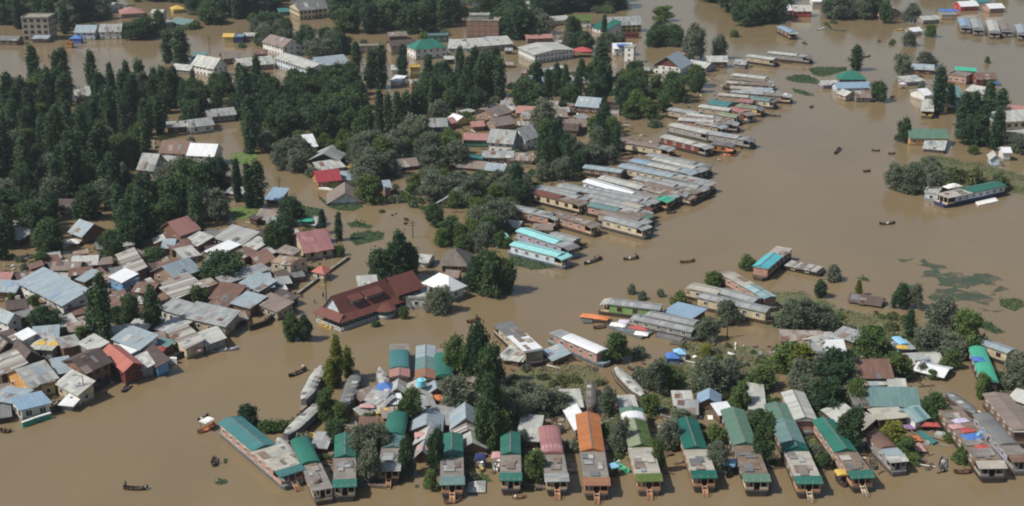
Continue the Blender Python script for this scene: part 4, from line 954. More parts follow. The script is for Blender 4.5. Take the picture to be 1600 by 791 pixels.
house((1310, 100), (1425, 120), 5, 1.5, 'grey shed with green sheet near the channel', cat='shed', kind='l', rise=1.4, wall='grey_wall', roof='tin', rows=0)
tarp((1345, 78), 4, 3, 'tarp_green', 'green sheet over the grey shed', z=2.0)
# ---- west bank village by the river
tl(0, 380, 5.65)
r = house((165, 345), (555, 545), (775, 470), 4.6, 'large grey roofed house with white window row and blue base', kind='s', rise=1.6, wall='white', roof='tin_blue', rows=2, sp=2.1, over=.6, frame='frame_white', ww=1.3)
house((460, 235), (690, 232), 5, 3.4, 'brownish grey roof behind the large grey roofed house', cat='shed', kind='l', rise=1.2, wall='wood', roof='brown_pale', rows=0)
house((640, 195), (850, 185), 6, 2.6, 'pale grey roof at the flooded yard', cat='shed', kind='l', rise=1.4, wall='wood', roof='tin_pale', rows=0)
house((620, 290), (800, 262), (960, 205), 3.0, 'rusty roof ridge between grey roofs', cat='shed', kind='s', rise=.6, wall='wood', roof='rust', rows=0)
house((680, 320), (745, 340), (830, 258), 3.4, 'square blue grey roof by the dark poplar', cat='shed', kind='s', rise=.5, wall='wood', roof='tin_blue', rows=0)
house((1035, 105), (1145, 275), (1272, 222), 3.6, 'brown and white striped roof above the white sheeted roof', kind='s', rise=1.0, wall='wood', roof='stripe', rows=1)
r = house((975, 298), (1078, 345), (1146, 268), 4.0, 'blue house with shining white roof sheets', kind='s', rise=.6, wall='blue_wall', roof='tin_white', rows=1)
block(r, (1085, 365), (1222, 325), 4, 3.2, kind='f', rise=0, wall='blue_wall', roof='tin_blue', rows=1)
house((955, 470), (1005, 582), (1112, 498), 3.4, 'rust brown roof between the two dark poplars', kind='s', rise=.8, wall='wood', roof='rust', rows=0)
house((1175, 425), (1335, 440), 6, 2.8, 'dull brown roof behind the second dark poplar', cat='shed', kind='l', rise=1.3, wall='wood', roof='rust', rows=0)
house((455, 690), (510, 762), (640, 670), 2.4, 'pale lean to roof below the large grey roofed house', cat='shed', kind='s', rise=.4, wall='buff', roof='tin_pale', rows=0)
r = house((-80, 640), (70, 700), (168, 645), 4.4, 'white and blue house with blue grey roof and bright walls', kind='l', rise=1.6, wall='white', roof='tin_blue', rows=2, sp=1.8)
house((-60, 420), (130, 430), 7, 2.6, 'bluish low roof by the flooded lane', cat='shed', kind='l', rise=1.6, wall='wood', roof='tin_blue', rows=0)
house((-40, 320), (80, 320), 5, 2.0, 'mauve pink low roof by the flooded lane', cat='shed', kind='l', rise=1.0, wall='wood', roof='pink_roof', rows=0)
tl(0, 510, 5.65)
house((300, 112), (505, 95), 7, 3.6, 'blue grey roof above the yellow sheets', kind='l', rise=1.6, wall='white', roof='tin_blue', rows=1)
house((148, 72), (212, 118), (276, 62), 5.0, 'shining white flat roof beside the blue grey roof', kind='s', rise=.4, wall='white', roof='tin_white', rows=0)
house((268, 195), (452, 208), 5, 3.4, 'pale flat roof under the yellow sheets', kind='s', rise=.5, wall='grey_wall', roof='tin_pale', rows=1)
tarp((372, 145), 2.4, 2.6, 'tarp_yellow', 'yellow sheet hung beside the white flat roof', z=2.75, hump=.3)
tarp((483, 150), 2.4, 2.6, 'tarp_yellow', 'yellow sheet hung at the corner of the pale flat roof', z=2.75, hump=.3)
house((100, 200), (205, 305), (326, 242), 5.0, 'large dark brown roofed house next to the orange gable', kind='l', rise=1.8, wall='wood_dark', roof='brown', rows=1, sp=2.2)
house((-110, 140), (-5, 222), (130, 155), 5.0, 'dark brown roof cut by the picture edge', kind='l', rise=1.6, wall='wood_dark', roof='brown', rows=1)
house((-90, 300), (15, 425), (192, 312), 4.6, 'rust and white striped roof below the large dark brown roof', kind='s', rise=.8, wall='wood_dark', roof='stripe', rows=0)
house((268, 528), (492, 452), 9, 4.4, 'orange gabled house with broad pale roof', kind='l', rise=2.6, wall='orange_wall', roof='tin_pale', rows=1, over=.5, sp=3)
house((505, 420), (640, 395), 5, 4.0, 'grey blue roof joined to the orange gabled house', kind='s', rise=1.2, wall='wood', roof='tin_blue', rows=0)
house((362, 530), (482, 505), 3.5, 3.6, 'small yellow walled house before the orange gable', kind='f', rise=0, wall='yellow_wall', roof='rubble_roof', rows=1, sp=1.6)
house((505, 505), (690, 602), (822, 535), 3.6, 'pale roofed riverside shop with cream side wall', cat='shop', kind='s', rise=1.2, wall='cream', roof='tin_pale', rows=1, sp=2)
house((540, 690), (640, 700), 3.5, 1.8, 'low white sheeted lean to on the river wall', cat='shed', kind='s', rise=.5, wall='grey_wall', roof='tin_white', rows=0)
house((750, 408), (968, 312), (858, 180), 5.6, 'dark brown roofed brick house with arched river windows', kind='l', rise=1.8, wall='brick', roof='brown', rows=2, sp=1.9, over=.5, wh=1.6, frame='frame_brown')
house((700, 148), (820, 218), (932, 156), 4.6, 'square pale roof above the dark brown brick house', kind='s', rise=.5, wall='grey_wall', roof='tin_pale', rows=0)
house((560, 190), (700, 160), 4, 4.2, 'narrow grey roof strip behind the square pale roof', cat='shed', kind='s', rise=.6, wall='wood', roof='tin', rows=0)
house((905, 230), (1100, 388), (1240, 328), 4.4, 'red roofed house with dark red boarded walls on the river', kind='l', rise=1.2, wall='redwood', roof='red_roof', rows=1, over=.5, frame='frame_brown')
house((1000, 112), (1232, 202), (1362, 112), 4.0, 'big bluish roof with rust spots behind the red roofed house', kind='s', rise=1.0, wall='white', roof='tin_blue', rows=1)
house((1060, 172), (1150, 242), (1232, 200), 3.4, 'pale strip of roof above the red roofed house', cat='shed', kind='s', rise=.4, wall='white', roof='tin_white', rows=0)
house((1255, 225), (1388, 356), (1472, 312), 3.2, 'dark grey brown roofed boathouse with blue front', cat='boathouse', kind='s', rise=.6, wall='blue_wall', roof='brown', rows=0)
house((1192, 278), (1258, 382), (1342, 338), 2.8, 'pale riverside roof between red house and boathouse', cat='shed', kind='s', rise=.5, wall='grey_wall', roof='tin_pale', rows=0)
house((1315, 190), (1420, 215), 4, 2.4, 'teal grey shed roof with red sheet', cat='shed', kind='s', rise=.6, wall='wood', roof='teal_pale', rows=0)
tarp((1405, 205), 2.6, 2.2, 'tarp_red', 'red sheet on the teal grey shed', z=2.05, hump=.6)
raft([(1420, 262), (1560, 272), (1560, 285), (1425, 280)], 'tarp_white', 'long white slab by the boathouse', z=1.2, name='slab_roof', cat='slab')
tl(0, 400)
house((1045, 478), (1150, 572), (1240, 525), 3.4, 'striped tin roof above the pink stall', cat='shed', kind='s', rise=.7, wall='cream', roof='stripe', rows=0)
house((1220, 482), (1270, 552), (1372, 500), 2.6, 'pale lean to roof above the river wall', cat='shed', kind='s', rise=.5, wall='grey_wall', roof='tin_pale', rows=0)
house((1130, 376), (1390, 434), (1462, 362), 3.8, 'long grey roofed riverside house with yellow shutters', kind='s', rise=.9, wall='buff', roof='tin', rows=1, sp=2.4)
house((998, 326), (1116, 364), (1172, 312), 3.8, 'white house with pale grey roof beside the second dark poplar', kind='s', rise=.8, wall='white', roof='tin', rows=1, sp=1.6)
house((965, 452), (1062, 478), (1190, 412), 2.6, 'low pale roof strip above the striped tin roof', cat='shed', kind='s', rise=.4, wall='wood', roof='tin_pale', rows=0)
house((795, 445), (900, 455), 3.5, 2.8, 'whitish shed roof below the first dark poplar', cat='shed', kind='s', rise=.6, wall='wood', roof='tin_pale', rows=0)
house((1435, 292), (1545, 322), (1640, 270), 3.2, 'light blue tin roof at the bend of the river wall', kind='s', rise=.7, wall='wood', roof='tin_blue', rows=0)
house((1300, 290), (1400, 315), (1500, 210), 2.6, 'rust sheet roof among the riverside sheds', cat='shed', kind='s', rise=.4, wall='wood', roof='rust', rows=0)
tarp((1185, 575), 4.2, 2.6, 'tarp_pink', 'pink stall sheet on the river wall', z=1.5, hump=.8)
house((970, 62), (1010, 90), 5, 2.6, 'small brown roof below the pale grey gabled house', cat='shed', kind='s', rise=.8, wall='brick', roof='rust', rows=0)
tl(400, 400)
house((-5, 290), (130, 345), (150, 270), 3.0, 'brown and pink patched riverside house with dark windows', kind='s', rise=.5, wall='buff', roof='brown_pale', rows=1, sp=1.5)
house((20, 200), (105, 190), 5, 3.2, 'pale blue roof beside the ruined cream house', kind='s', rise=1.6, wall='wood', roof='tin_blue', rows=0)
house((100, 245), (195, 290), (236, 255), 2.0, 'dark brown low roof at the channel wall', cat='shed', kind='s', rise=.4, wall='wood_dark', roof='brown', rows=0)
# red roofed restaurant on the river
tl(480, 400, 6.085)
root = empty('restaurant', at((600, 560)), 0, 'long two storey restaurant with maroon roof and white railings', 'restaurant')
L, W, Dp = block(root, (350, 582), (945, 380), (745, 308), 2.5, kind='l', rise=4.0, wall='green_wall', roof='maroon', rows=1, sp=1.7, over=.55, frame='frame_white', gable='white_blue', wh=1.2, keep=True)
block(root, (872, 348), (1074, 284), 7.0, 4.3, kind='l', rise=2.6, wall='wood_dark', roof='maroon', rows=1, over=.7, keep=True)
sl = 4.0 / (Dp / 2)
m = MB(); m.slab([L(-2.2, -1.0, 2.05), L(-.25, -.2, 3.3), L(-.25, Dp + .2, 3.3), L(-2.2, Dp + 1.0, 2.05)][::-1], .12); m.build('skirt_roof', 'maroon', root)
m = MB(); m.slab([L(-2.2, -1.35, 1.98), L(W + .4, -1.35, 1.98), L(W + .4, .35, 2.5 + .35 * sl + .2), L(-.3, .35, 2.5 + .35 * sl + .2)], .1); m.build('skirt_roof', 'maroon', root)
for u0, u1 in ((.19, .34), (.42, .66)):
    m = MB(); q = MB(); ua, ub = u0 * W, u1 * W; za = 2.5 + sl * 1.5; hd = 1.0; vb = (za + hd - .35 * 1.5 - 2.5) / (sl - .35)
    m.face([L(ua, 1.5, za), L(ub, 1.5, za), L(ub, 1.5, za + hd), L(ua, 1.5, za + hd)])
    for u in (ua, ub): m.face([L(u, 1.5, za), L(u, vb, 2.5 + vb * sl), L(u, 1.5, za + hd)])
    q.slab([L(ua - .4, .9, za + hd - .18), L(ub + .4, .9, za + hd - .18), L(ub + .4, vb + .3, 2.5 + (vb + .1) * sl + .2), L(ua - .4, vb + .3, 2.5 + (vb + .1) * sl + .2)], .1)
    d = m.build('dormer', 'green_wall', root); q.build('roof', 'maroon', d)
    e = (L(1, 0, 0) - L(0, 0, 0)).normalized(); nn = Vector((e.y, -e.x, 0)); cnt = 2 if u0 < .3 else 4
    for j in range(cnt): link('window', window_mesh(1.2, .8, 'frame_white'), d, L(ua + (ub - ua) * (j + .5) / cnt, 1.5, za + .52) + nn * .03, math.atan2(e.y, e.x))
def rail_run(u0, v0, u1, v1, z0=.18, z1=.85):
    a, b_ = L(u0, v0, 0), L(u1, v1, 0); ln = (b_ - a).length; e = (b_ - a).normalized(); n = Vector((-e.y, e.x, 0)) * .06; m = MB()
    for lo, hi in ((z0, z0 + .14), (z1 - .16, z1)): m.prism([((a - n).x, (a - n).y), ((b_ - n).x, (b_ - n).y), ((b_ + n).x, (b_ + n).y), ((a + n).x, (a + n).y)], lo, hi)
    for i in range(int(ln / .9) + 1):
        c = a + e * min(ln, i * .9); m.box(c.x - .1, c.y - .1, z0, c.x + .1, c.y + .1, z1)
    m.build('railing', 'frame_white', root); k = max(2, int(ln / 3.2))
    for i in range(k + 1):
        c = a + e * ln * i / k; p = MB(); p.bar((c.x, c.y, -.6), (c.x, c.y, 1.9), .09); p.build('post', 'green_wall', root)
rail_run(-2.0, -1.2, W * .50, -1.2); rail_run(W * .66, -1.2, W + .3, -1.2); rail_run(-2.0, Dp, -2.0, -1.2)
m = MB(); m.slab([L(-2.15, -1.35, .16), L(W + .3, -1.35, .16), L(W + .3, 0, .16), L(-2.15, 0, .16)], .4); m.slab([L(-2.15, 0, .155), L(0, 0, .155), L(0, Dp, .155), L(-2.15, Dp, .155)], .4); m.build('terrace', 'white_blue', root)
m = MB(); c = L(W * .58, -1.1, 0); ring = lambda r, dy=0: [(c.x + r * math.cos(i * .314), c.y + dy + r * math.sin(i * .314)) for i in range(20)]
m.prism(ring(2.3), -.5, .85); g = MB(); g.prism(ring(2.1), .85, 1.95); cap = MB(); cap.prism(ring(2.6), 1.96, 2.7, 0, ring(.9, 1.2))
bay = m.build('bay', 'white', root); g.build('glazing', 'green_wall', bay); cap.build('roof', 'maroon', bay)
tl(400, 400)
house((925, 262), (1055, 262), 6, 3.6, 'white walled wing at the end of the maroon roofed restaurant', cat='building', kind='f', rise=0, wall='white', roof='tin_pale', rows=1, sp=2.6)
house((1048, 168), (1190, 218), (1278, 186), 3.8, 'white pyramid roofed pavilion beside the restaurant', cat='pavilion', kind='h', rise=3.0, wall='white', roof='tin_white', rows=1, over=.8)
house((1172, 125), (1242, 130), 4, 2.6, 'small pinkish grey shed behind the white pavilion', cat='shed', kind='l', rise=1, wall='brick_pale', roof='brown_pale', rows=0)
house((640, 185), (745, 178), 4, 5.0, 'pale roof lying behind the maroon restaurant roof', cat='shed', kind='s', rise=.8, wall='white', roof='tin_pale', rows=0)
house((1150, 55), (1300, 60), 8, 2.4, 'grey brown thatched hut behind the white pavilion', cat='hut', kind='h', rise=3.4, wall='wood', roof='thatch', rows=1, over=.8)
house((985, 30), (1058, 38), 5, 2.2, 'small pale roofed shed near the round tree', cat='shed', kind='l', rise=1, wall='white', roof='tin_pale', rows=0)
# ---- flooded middle
tl(400, 200)
r = house((345, 190), (500, 196), 9, 3.4, 'grey gabled house with collapsed white front in the flooded garden', kind='d', rise=2.2, wall='wood_dark', roof='tin', rows=1, over=.8)
block(r, (400, 262), (545, 240), 5, 1.8, kind='s', rise=1.2, wall='lilac_wall', roof='tin_pale', rows=0)
house((322, 118), (375, 112), 5, 3.2, 'cream fragment of a roof behind the collapsed house', cat='shed', kind='s', rise=2.4, wall='cream', roof='tin_white', rows=0)
shikara((540, 248), (605, 236), 'yellow orange boat moored by the collapsed house', hull='tarp_yellow', w=1.6)
house((385, 332), (522, 318), 7, 2.8, 'bright crimson roofed house with rusty walls', kind='l', rise=2.6, wall='orange_wood', roof='crimson', rows=1)
raft([(385, 370), (500, 384), (515, 378), (400, 362)], 'tarp_white', 'white edged landing before the crimson roofed house', z=.3, name='landing', cat='landing')
house((530, 322), (618, 318), 5, 1.6, 'grey sheet roof beside the crimson roofed house', cat='shed', kind='s', rise=1.2, wall='grey_wall', roof='tin_blue', rows=0)
house((450, 462), (655, 455), 10, .9, 'drowned house showing only its brownish pink gabled roof', kind='d', rise=3.2, wall='white', roof='brown_pale', rows=0, over=.7)
house((1125, 462), (1302, 470), 9, .7, 'drowned house with grey and red gabled roof standing in open water', kind='d', rise=2.9, wall='redwood', roof='tin', rows=0, over=.6)
house((798, 368), (830, 366), 4, 4.4, 'narrow pinkish shack in the willows', cat='shack', kind='s', rise=.8, wall='pink_wall', roof='tin_blue', rows=1)
house((668, 430), (732, 430), 5, .8, 'whitish drowned shed beside the narrow pinkish shack', cat='shed', kind='l', rise=1.2, wall='white', roof='tin_pale', rows=0)
house((782, 262), (890, 250), 6, 1.8, 'grey broken shed roofs below the willows', cat='shed', kind='l', rise=1.6, wall='wood', roof='tin', rows=0)
house((890, 240), (1000, 230), 6, 1.8, 'long pinkish shed roof below the willows', cat='shed', kind='l', rise=1.8, wall='wood', roof='brown_pale', rows=0)
house((62, 442), (148, 448), 6, 1.4, 'small blue hut roof by the tall poplars', cat='hut', kind='s', rise=1.8, wall='wood', roof='tin_sky', rows=0)
# white two winged house and its sheds
r = house((1440, 82), (1580, 92), 8, 4.4, 'white two winged house with light grey roofs', kind='l', rise=3.0, wall='white', roof='tin', rows=2, sp=2.2, over=.6)
tl(800, 200)
block(r, (-5, 45), (82, 72), (132, 40), 4.6, kind='d', rise=3.0, wall='white', roof='tin', rows=2, sp=2.2, over=.6)
tl(400, 200)
house((1405, 180), (1585, 182), 6, 2.8, 'red brick row with grey roof before the white two winged house', cat='building', kind='l', rise=1.4, wall='brick', roof='tin', rows=1, sp=1.7)
house((1242, 238), (1400, 252), 6, 1.4, 'long brownish shed roof below the brick row', cat='shed', kind='l', rise=1.6, wall='wood', roof='brown_pale', rows=0)
house((1400, 256), (1525, 268), 6, 1.2, 'blue grey shed roof below the brick row', cat='shed', kind='l', rise=1.6, wall='wood', roof='tin_blue', rows=0)
house((1290, 195), (1398, 198), 4, 2.4, 'teal walled shed beside the brick row', cat='shed', kind='f', rise=0, wall='green_wall', roof='teal_roof', rows=0)
house((1282, 72), (1440, 76), 4, 3.0, 'dark green fence house with orange roof beside the white two winged house', cat='shed', kind='s', rise=.8, wall='green_wall', roof='pink_roof', rows=0)
shikara((1308, 98), (1400, 82), 'bright yellow boat before the white two winged house', hull='tarp_yellow', canopy='tarp_orange', w=1.8)
tl(800, 200)
house((-20, 195), (125, 200), 6, 2.0, 'low house with rust and white roof below the white two winged house', kind='l', rise=1.6, wall='buff', roof='tin_rust', rows=1)
house((300, 10), (400, 15), 6, 2.6, 'dark brick house among the far garden trees', kind='l', rise=1.4, wall='brick', roof='brown', rows=1)
# ============================================================ HOUSEBOATS
HB = houseboat
# ---- the row moored along the near channel, bows towards the viewer
g = 'houseboats along the near channel'
tl(0, 591)
HB((1802, 572), (1420, 258), 4.8, 'long houseboat with teal roof and salmon side, first of the near row', [(.42, 1, 'g', 'teal_roof', .9), (.02, .42, 'f', 'deck_pale', 0)], 'pink_wall', 'hull_blue', 'teal_roof', 'deck_pale', 'rail_orange', g, steps='rail_orange')
tl(400, 591)
doonga((245, 525), (145, 362), 3.0, 'narrow whitish covered boat between the long teal houseboat and the small green one', 'tin_pale', 'hull_grey', 'covered boats', 2.6)
HB((412, 690), (272, 385), 3.6, 'low houseboat with green roof behind and red white washing on its front', [(.5, 1, 'b', 'bright_green', .8)], 'tan', 'hull_brown', None, 'deck_grey', 'rail_grey', g, zr=2.8)
HB((547, 655), (552, 355), 3.9, 'houseboat with emerald roof and plain grey deck beside the low washing boat', [(.52, 1, 'g', 'green_roof', .9)], 'wood', 'hull_dark', 'green_roof', 'deck_grey', 'rail_pale', g)
HB((820, 555), (876, 232), 3.9, 'houseboat with humped green roof and grey awning between dark trees', [(.58, 1, 'b', 'green_roof', 1.1), (.36, .58, 'g', 'teal_pale', .7)], 'wood', 'hull_dark', 'tin', 'deck_grey', 'rail_orange', g, steps='rail_orange')
HB((1212, 640), (1210, 352), 4.1, 'houseboat with teal green roof and long orange steps beside striped sheds', [(.5, 1, 'g', 'green_roof', .9)], 'wood', 'hull_dark', 'teal_pale', 'deck_grey', 'rail_orange', g, steps='rail_orange')
tl(800, 591)
HB((-8, 615), (-10, 345), 3.7, 'houseboat with fresh green roof and white flowers, beside the red roofed houseboat', [(.5, 1, 'g', 'green_roof', .9)], 'wood', 'hull_dark', 'green_roof', 'deck_grey', 'rail_pale', g)
HB((278, 620), (228, 312), 4.0, 'houseboat with red tin roof and grey awning', [(.46, 1, 'b', 'rose', .8)], 'tan', 'hull_dark', 'tin', 'deck_grey', 'rail_pale', g, steps='rail_orange')
HB((523, 645), (465, 228), 4.5, 'houseboat with bright orange roof', [(.43, 1, 'g', 'orange_roof', 1.0)], 'tan', 'hull_dark', 'orange_brown', 'deck_grey', 'rail_orange', g, steps='rail_orange')
HB((848, 620), (735, 190), 4.5, 'houseboat with green roof, sunlit slope coloured olive, and a white sheet across its back', [(.42, .8, 'g', ('leaf_green', 'olive'), 1.0), (.8, .9, 'b', 'tin_white', 1.1), (.9, 1, 'g', 'faded_green', .9)], 'tan', 'hull_brown', 'leaf_green', 'deck_pale', 'rail_orange', g, steps='rail_orange', trim='rail_pale')  # sunlit and shaded slope of one roof coloured as olive and green
HB((1190, 600), (1075, 262), 4.3, 'houseboat with deep green roof, pale deck and orange side', [(.45, 1, 'g', 'deep_green', 1.0)], 'orange_wood', 'hull_dark', 'deep_green', 'deck_pale', 'rail_orange', g, steps='rail_orange')
HB((1516, 622), (1362, 200), 4.5, 'houseboat with worn grey green roof and dark boarded side', [(.46, 1, 'g', 'faded_green', 1.0)], 'wood_dark', 'hull_dark', 'faded_green', 'deck_brown', 'rail_pale', g)
tl(1200, 591)
HB((255, 635), (48, 165), 4.6, 'longest green roofed houseboat with a raised dark hood on its deck', [(.46, .76, 'g', 'teal_pale', .9), (.76, 1, 'g', 'faded_green', .8), (.36, .44, 'g', 'deep_green', 1.5)], 'wood', 'hull_dark', 'green_roof', 'deck_pale', 'rail_orange', g, steps='rail_pale')
HB((585, 600), (340, 262), 4.2, 'houseboat with vivid emerald roof and pink brown side', [(.4, 1, 'g', 'bright_green', 1.0)], 'pink_wall', 'hull_dark', 'green_roof', 'deck_brown', 'rail_orange', g, steps='rail_pale')
HB((808, 500), (655, 345), 3.4, 'short houseboat with rust red roof and whitish porch beside the yellow green bushes', [(.4, 1, 'b', 'rust', .7), (.02, .4, 'f', 'tin_blue', 0)], 'grey_wall', 'hull_grey', 'tin_pale', 'deck_grey', 'rail_grey', g)
HB((1390, 540), (1110, 170), 4.8, 'big flat roofed brown houseboat cluttered with coloured washing', [], 'wood', 'hull_dark', 'deck_pale', 'deck_brown', 'rail_grey', g, trim=None)
HB((1570, 500), (1320, 225), 3.6, 'grey houseboat with dark roof patches beside the cluttered brown one', [(.3, 1, 'b', 'tin_dark', .5)], 'lilac_wall', 'hull_grey', 'rust', 'deck_grey', 'rail_grey', g, zr=3.2)
doonga((1275, 195), (1125, 82), 3.2, 'dark grey covered boat moored behind the cluttered brown houseboat', 'tin_dark', 'wood_dark', 'covered boats', 2.4, 'hull_dark')
HB((1600, 330), (1405, 98), 5.0, 'broad pale boarded houseboat with pink patched end', [(.02, 1, 'g', 'brown_pale', .5)], 'wood', 'hull_brown', None, 'deck_pale', 'rail_pale', 'houseboats in the marsh', porch=False)
house((1500, 120), (1640, 170), 5, 2.6, 'whitish roofed boat shed behind the broad pale houseboat', cat='shed', kind='l', rise=1.2, wall='grey_wall', roof='tin_pale', rows=0)
HB((232, 262), (152, 92), 4.6, 'boat house with shining pale grey barrel roof and pinkish front', [(0, 1, 'g', 'tin_pale', 1.0)], 'pink_wall', 'hull_grey', None, 'deck_grey', 'rail_pale', 'houseboats in the marsh', porch=False, zr=3.0)
# ---- boats in the marsh and the middle channel
tl(400, 591)
doonga((196, 328), (388, 152), 3.3, 'grey covered boat tied to a drooping tree', 'tin_pale', 'hull_grey', 'covered boats', 2.2, rise=.4)
doonga((545, 158), (618, -40), 3.6, 'dark roofed covered boat beside the yellow green poplars, its stern near the sheds', 'tin_dark', 'wood', 'covered boats', 2.3, rise=.4)
doonga((300, 110), (395, -70), 3.4, 'light grey covered boat alone in open water beside the yellow green poplars', 'tin_pale', 'hull_grey', 'covered boats', 2.3, rise=.4)
tl(800, 591)
doonga((485, 165), (488, 20), 2.7, 'weathered dark brown covered boat behind the orange roofed houseboat', 'thatch', 'wood', 'covered boats', 2.4, rise=.7)
doonga((800, 90), (655, -60), 3.2, 'light grey covered boat curving along the marsh edge', 'tin_pale', 'hull_brown', 'covered boats', 2.2, rise=.4)
tl(400, 400)
g2 = 'houseboats between the two channels'
HB((885, 540), (888, 750), 4.2, 'houseboat with deep teal roof and orange sheet at its end, bow to the restaurant', [(.28, .78, 'b', 'teal_roof', .9), (.78, 1, 'g', 'pink_roof', .7)], 'wood', 'hull_dark', None, 'deck_grey', 'rail_grey', g2)
HB((1050, 555), (1045, 760), 4.2, 'houseboat with blue grey front roof and patched rear, bow to the restaurant', [(.02, .4, 'g', 'tin_blue', .6), (.4, .75, 'g', 'teal_pale', .8), (.75, 1, 'g', 'orange_brown', .7)], 'wood', 'hull_dark', None, 'deck_pale', 'rail_grey', g2)
HB((1150, 572), (1165, 750), 3.8, 'houseboat with teal roof half hidden by tall trees', [(.25, 1, 'b', 'green_roof', .9)], 'wood', 'hull_dark', None, 'deck_grey', 'tarp_yellow', g2)
doonga((768, 690), (815, 830), 2.9, 'whitish grey covered boat lying against a tin shed', 'tin_pale', 'hull_grey', 'covered boats', 2.4, rise=.4)
tl(800, 400)
HB((-60, 410), (140, 590), 4.4, 'grey houseboat with a white sheet over its roof moored at the brown bank', [(.45, .95, 'f', 'tin_white', 0)], 'buff', 'hull_dark', None, 'tin_dark', 'rail_grey', g2)
HB((262, 462), (560, 592), 3.6, 'salmon sided houseboat under shining white roof sheets', [(.28, 1, 'b', 'tin_white', .5)], 'pink_wall', 'hull_blue', None, 'tin', 'rail_grey', g2)
HB((565, 275), (925, 318), 3.8, 'houseboat with grey roof and lime green side panels', [(.12, 1, 'g', 'tin', .6)], 'lime_wall', 'hull_brown', 'tin_pale', 'tin', 'rail_pale', g2, frame='frame_brown')
HB((830, 352), (1140, 415), 3.4, 'upper of two long grey roofed boats behind the junk raft', [(.05, 1, 'g', 'tin', .5)], 'grey_wall', 'hull_grey', None, 'tin', 'rail_grey', g2, zr=3.0)
HB((745, 372), (1130, 455), 3.2, 'lower of two long grey roofed boats behind the junk raft', [(.02, 1, 'g', 'tin', .5)], 'grey_wall', 'hull_grey', None, 'tin', 'rail_grey', g2, zr=2.6)
HB((1095, 180), (1290, 222), 4.2, 'pale boarded houseboat with cream front at the marsh head', [(.05, 1, 'g', 'deck_pale', .5)], 'cream', 'hull_brown', None, 'deck_pale', 'rail_pale', g2)
HB((1290, 212), (1520, 275), 4.0, 'grey roofed houseboat behind the pale boarded one', [(.02, 1, 'g', 'tin', .6)], 'grey_wall', 'hull_brown', None, 'tin', 'rail_grey', g2, porch=False)
HB((1160, 240), (1590, 335), 3.8, 'long cream houseboat with grey roof before the dark marsh trees', [(.02, 1, 'g', 'tin', .6)], 'cream', 'hull_brown', None, 'tin', 'rail_pale', g2, porch=False)
HB((1310, 95), (1600, 260), 3.6, 'pink brown houseboat with whitish roof and yellow sheet', [(.08, .55, 'f', 'deck_pale', 0), (.55, 1, 'g', 'teal_stripe', .5)], 'pink_wall', 'hull_brown', None, 'deck_grey', 'rail_grey', g2)
tl(1200, 400)
HB((103, -55), (-47, 72), 4.2, 'houseboat with vivid aqua roof anchored alone in the lake', [(.42, 1, 'g', 'aqua_deep', .9)], 'pink_wall', 'hull_brown', None, 'deck_pale', 'rail_grey', g2, frame='frame_brown')
HB((322, 85), (125, 45), 4.6, 'low sunken barge with rusty striped roof beside the aqua roofed houseboat', [(0, 1, 'f', 'stripe', 0)], 'wood_dark', 'hull_dark', None, 'deck_brown', 'rail_grey', g2, zr=1.4, porch=False)
HB((1305, 520), (1505, 590), 3.4, 'cream houseboat with grey blue roof at the outer marsh edge', [(0, 1, 'g', 'tin_blue', .5)], 'cream', 'hull_dark', None, 'tin', 'rail_pale', g2, porch=False, frame='frame_brown')
HB((1290, 570), (1372, 780), 3.6, 'boat under a vivid jade green roof and blue sheet', [(.0, 1, 'b', 'jade', .7)], 'wood_dark', 'hull_dark', None, 'tin', 'rail_grey', g2, porch=False, zr=2.8)
house((505, 275), (690, 305), 4, .9, 'dark brown sunken roof among marsh reeds', cat='shed', kind='l', rise=1.3, wall='wood_dark', roof='brown', rows=0)
# ---- fleet on the west side of the lake
g3 = 'houseboats in the lake fleet'
tl(900, 190, 5.65)
HB((845, 240), (390, 165), 4.4, 'cream houseboat with brownish roof and white window shutters, nearest the garden', [(.25, 1, 'g', 'brown_pale', .5), (.02, .25, 'f', 'tin', 0)], 'cream', 'hull_dark', 'tin', 'deck_brown', 'rail_orange', g3)
HB((1190, 100), (855, 25), 4.6, 'grey walled houseboat with pale roof and a green sheet along its side', [(.02, 1, 'g', 'tin_pale', .5)], 'grey_wall', 'hull_grey', None, 'tin', 'rail_grey', g3)
HB((1555, 158), (1190, 98), 4.4, 'grey roofed houseboat at the tip of the pier, behind an orange brown cabin', [(.3, 1, 'g', 'tin', .5)], 'grey_wall', 'hull_dark', 'tin_dark', 'tin', 'rail_grey', g3)
HB((1175, 225), (780, 128), 4.2, 'dark red brown houseboat with whitish roof', [(.3, 1, 'g', 'tin_pale', .5)], 'redwood', 'hull_dark', 'tin', 'tin_pale', 'rail_grey', g3)
HB((1385, 205), (1205, 185), 4.2, 'orange brown cabin boat with dark open end', [(.3, 1, 'f', 'tin_dark', 0)], 'orange_wood', 'hull_dark', 'tin_dark', 'deck_grey', 'rail_grey', g3, frame='frame_brown')
HB((1165, 395), (645, 290), 4.2, 'grey houseboat with slate blue awning, first of the crowded middle row', [(.2, 1, 'g', 'tin', .5)], 'grey_wall', 'hull_dark', 'tin_dark', 'tin', 'rail_grey', g3)
HB((1040, 452), (505, 340), 4.2, 'tan houseboat with pale blue roof front and dull blue roof back', [(0, .22, 'f', 'tin_blue', 0), (.22, .7, 'g', 'tin_pale', .5), (.7, 1, 'g', 'tin_sky', .6)], 'buff', 'hull_dark', 'tin_blue', 'tin', 'rail_pale', g3)
HB((1195, 548), (408, 385), 4.6, 'longest cream houseboat with light blue rear roof and white gangway', [(.4, 1, 'g', 'tin_blue', .6), (.03, .4, 'f', 'tin', 0)], 'cream', 'hull_dark', 'tin', 'tin', 'rail_pale', g3)
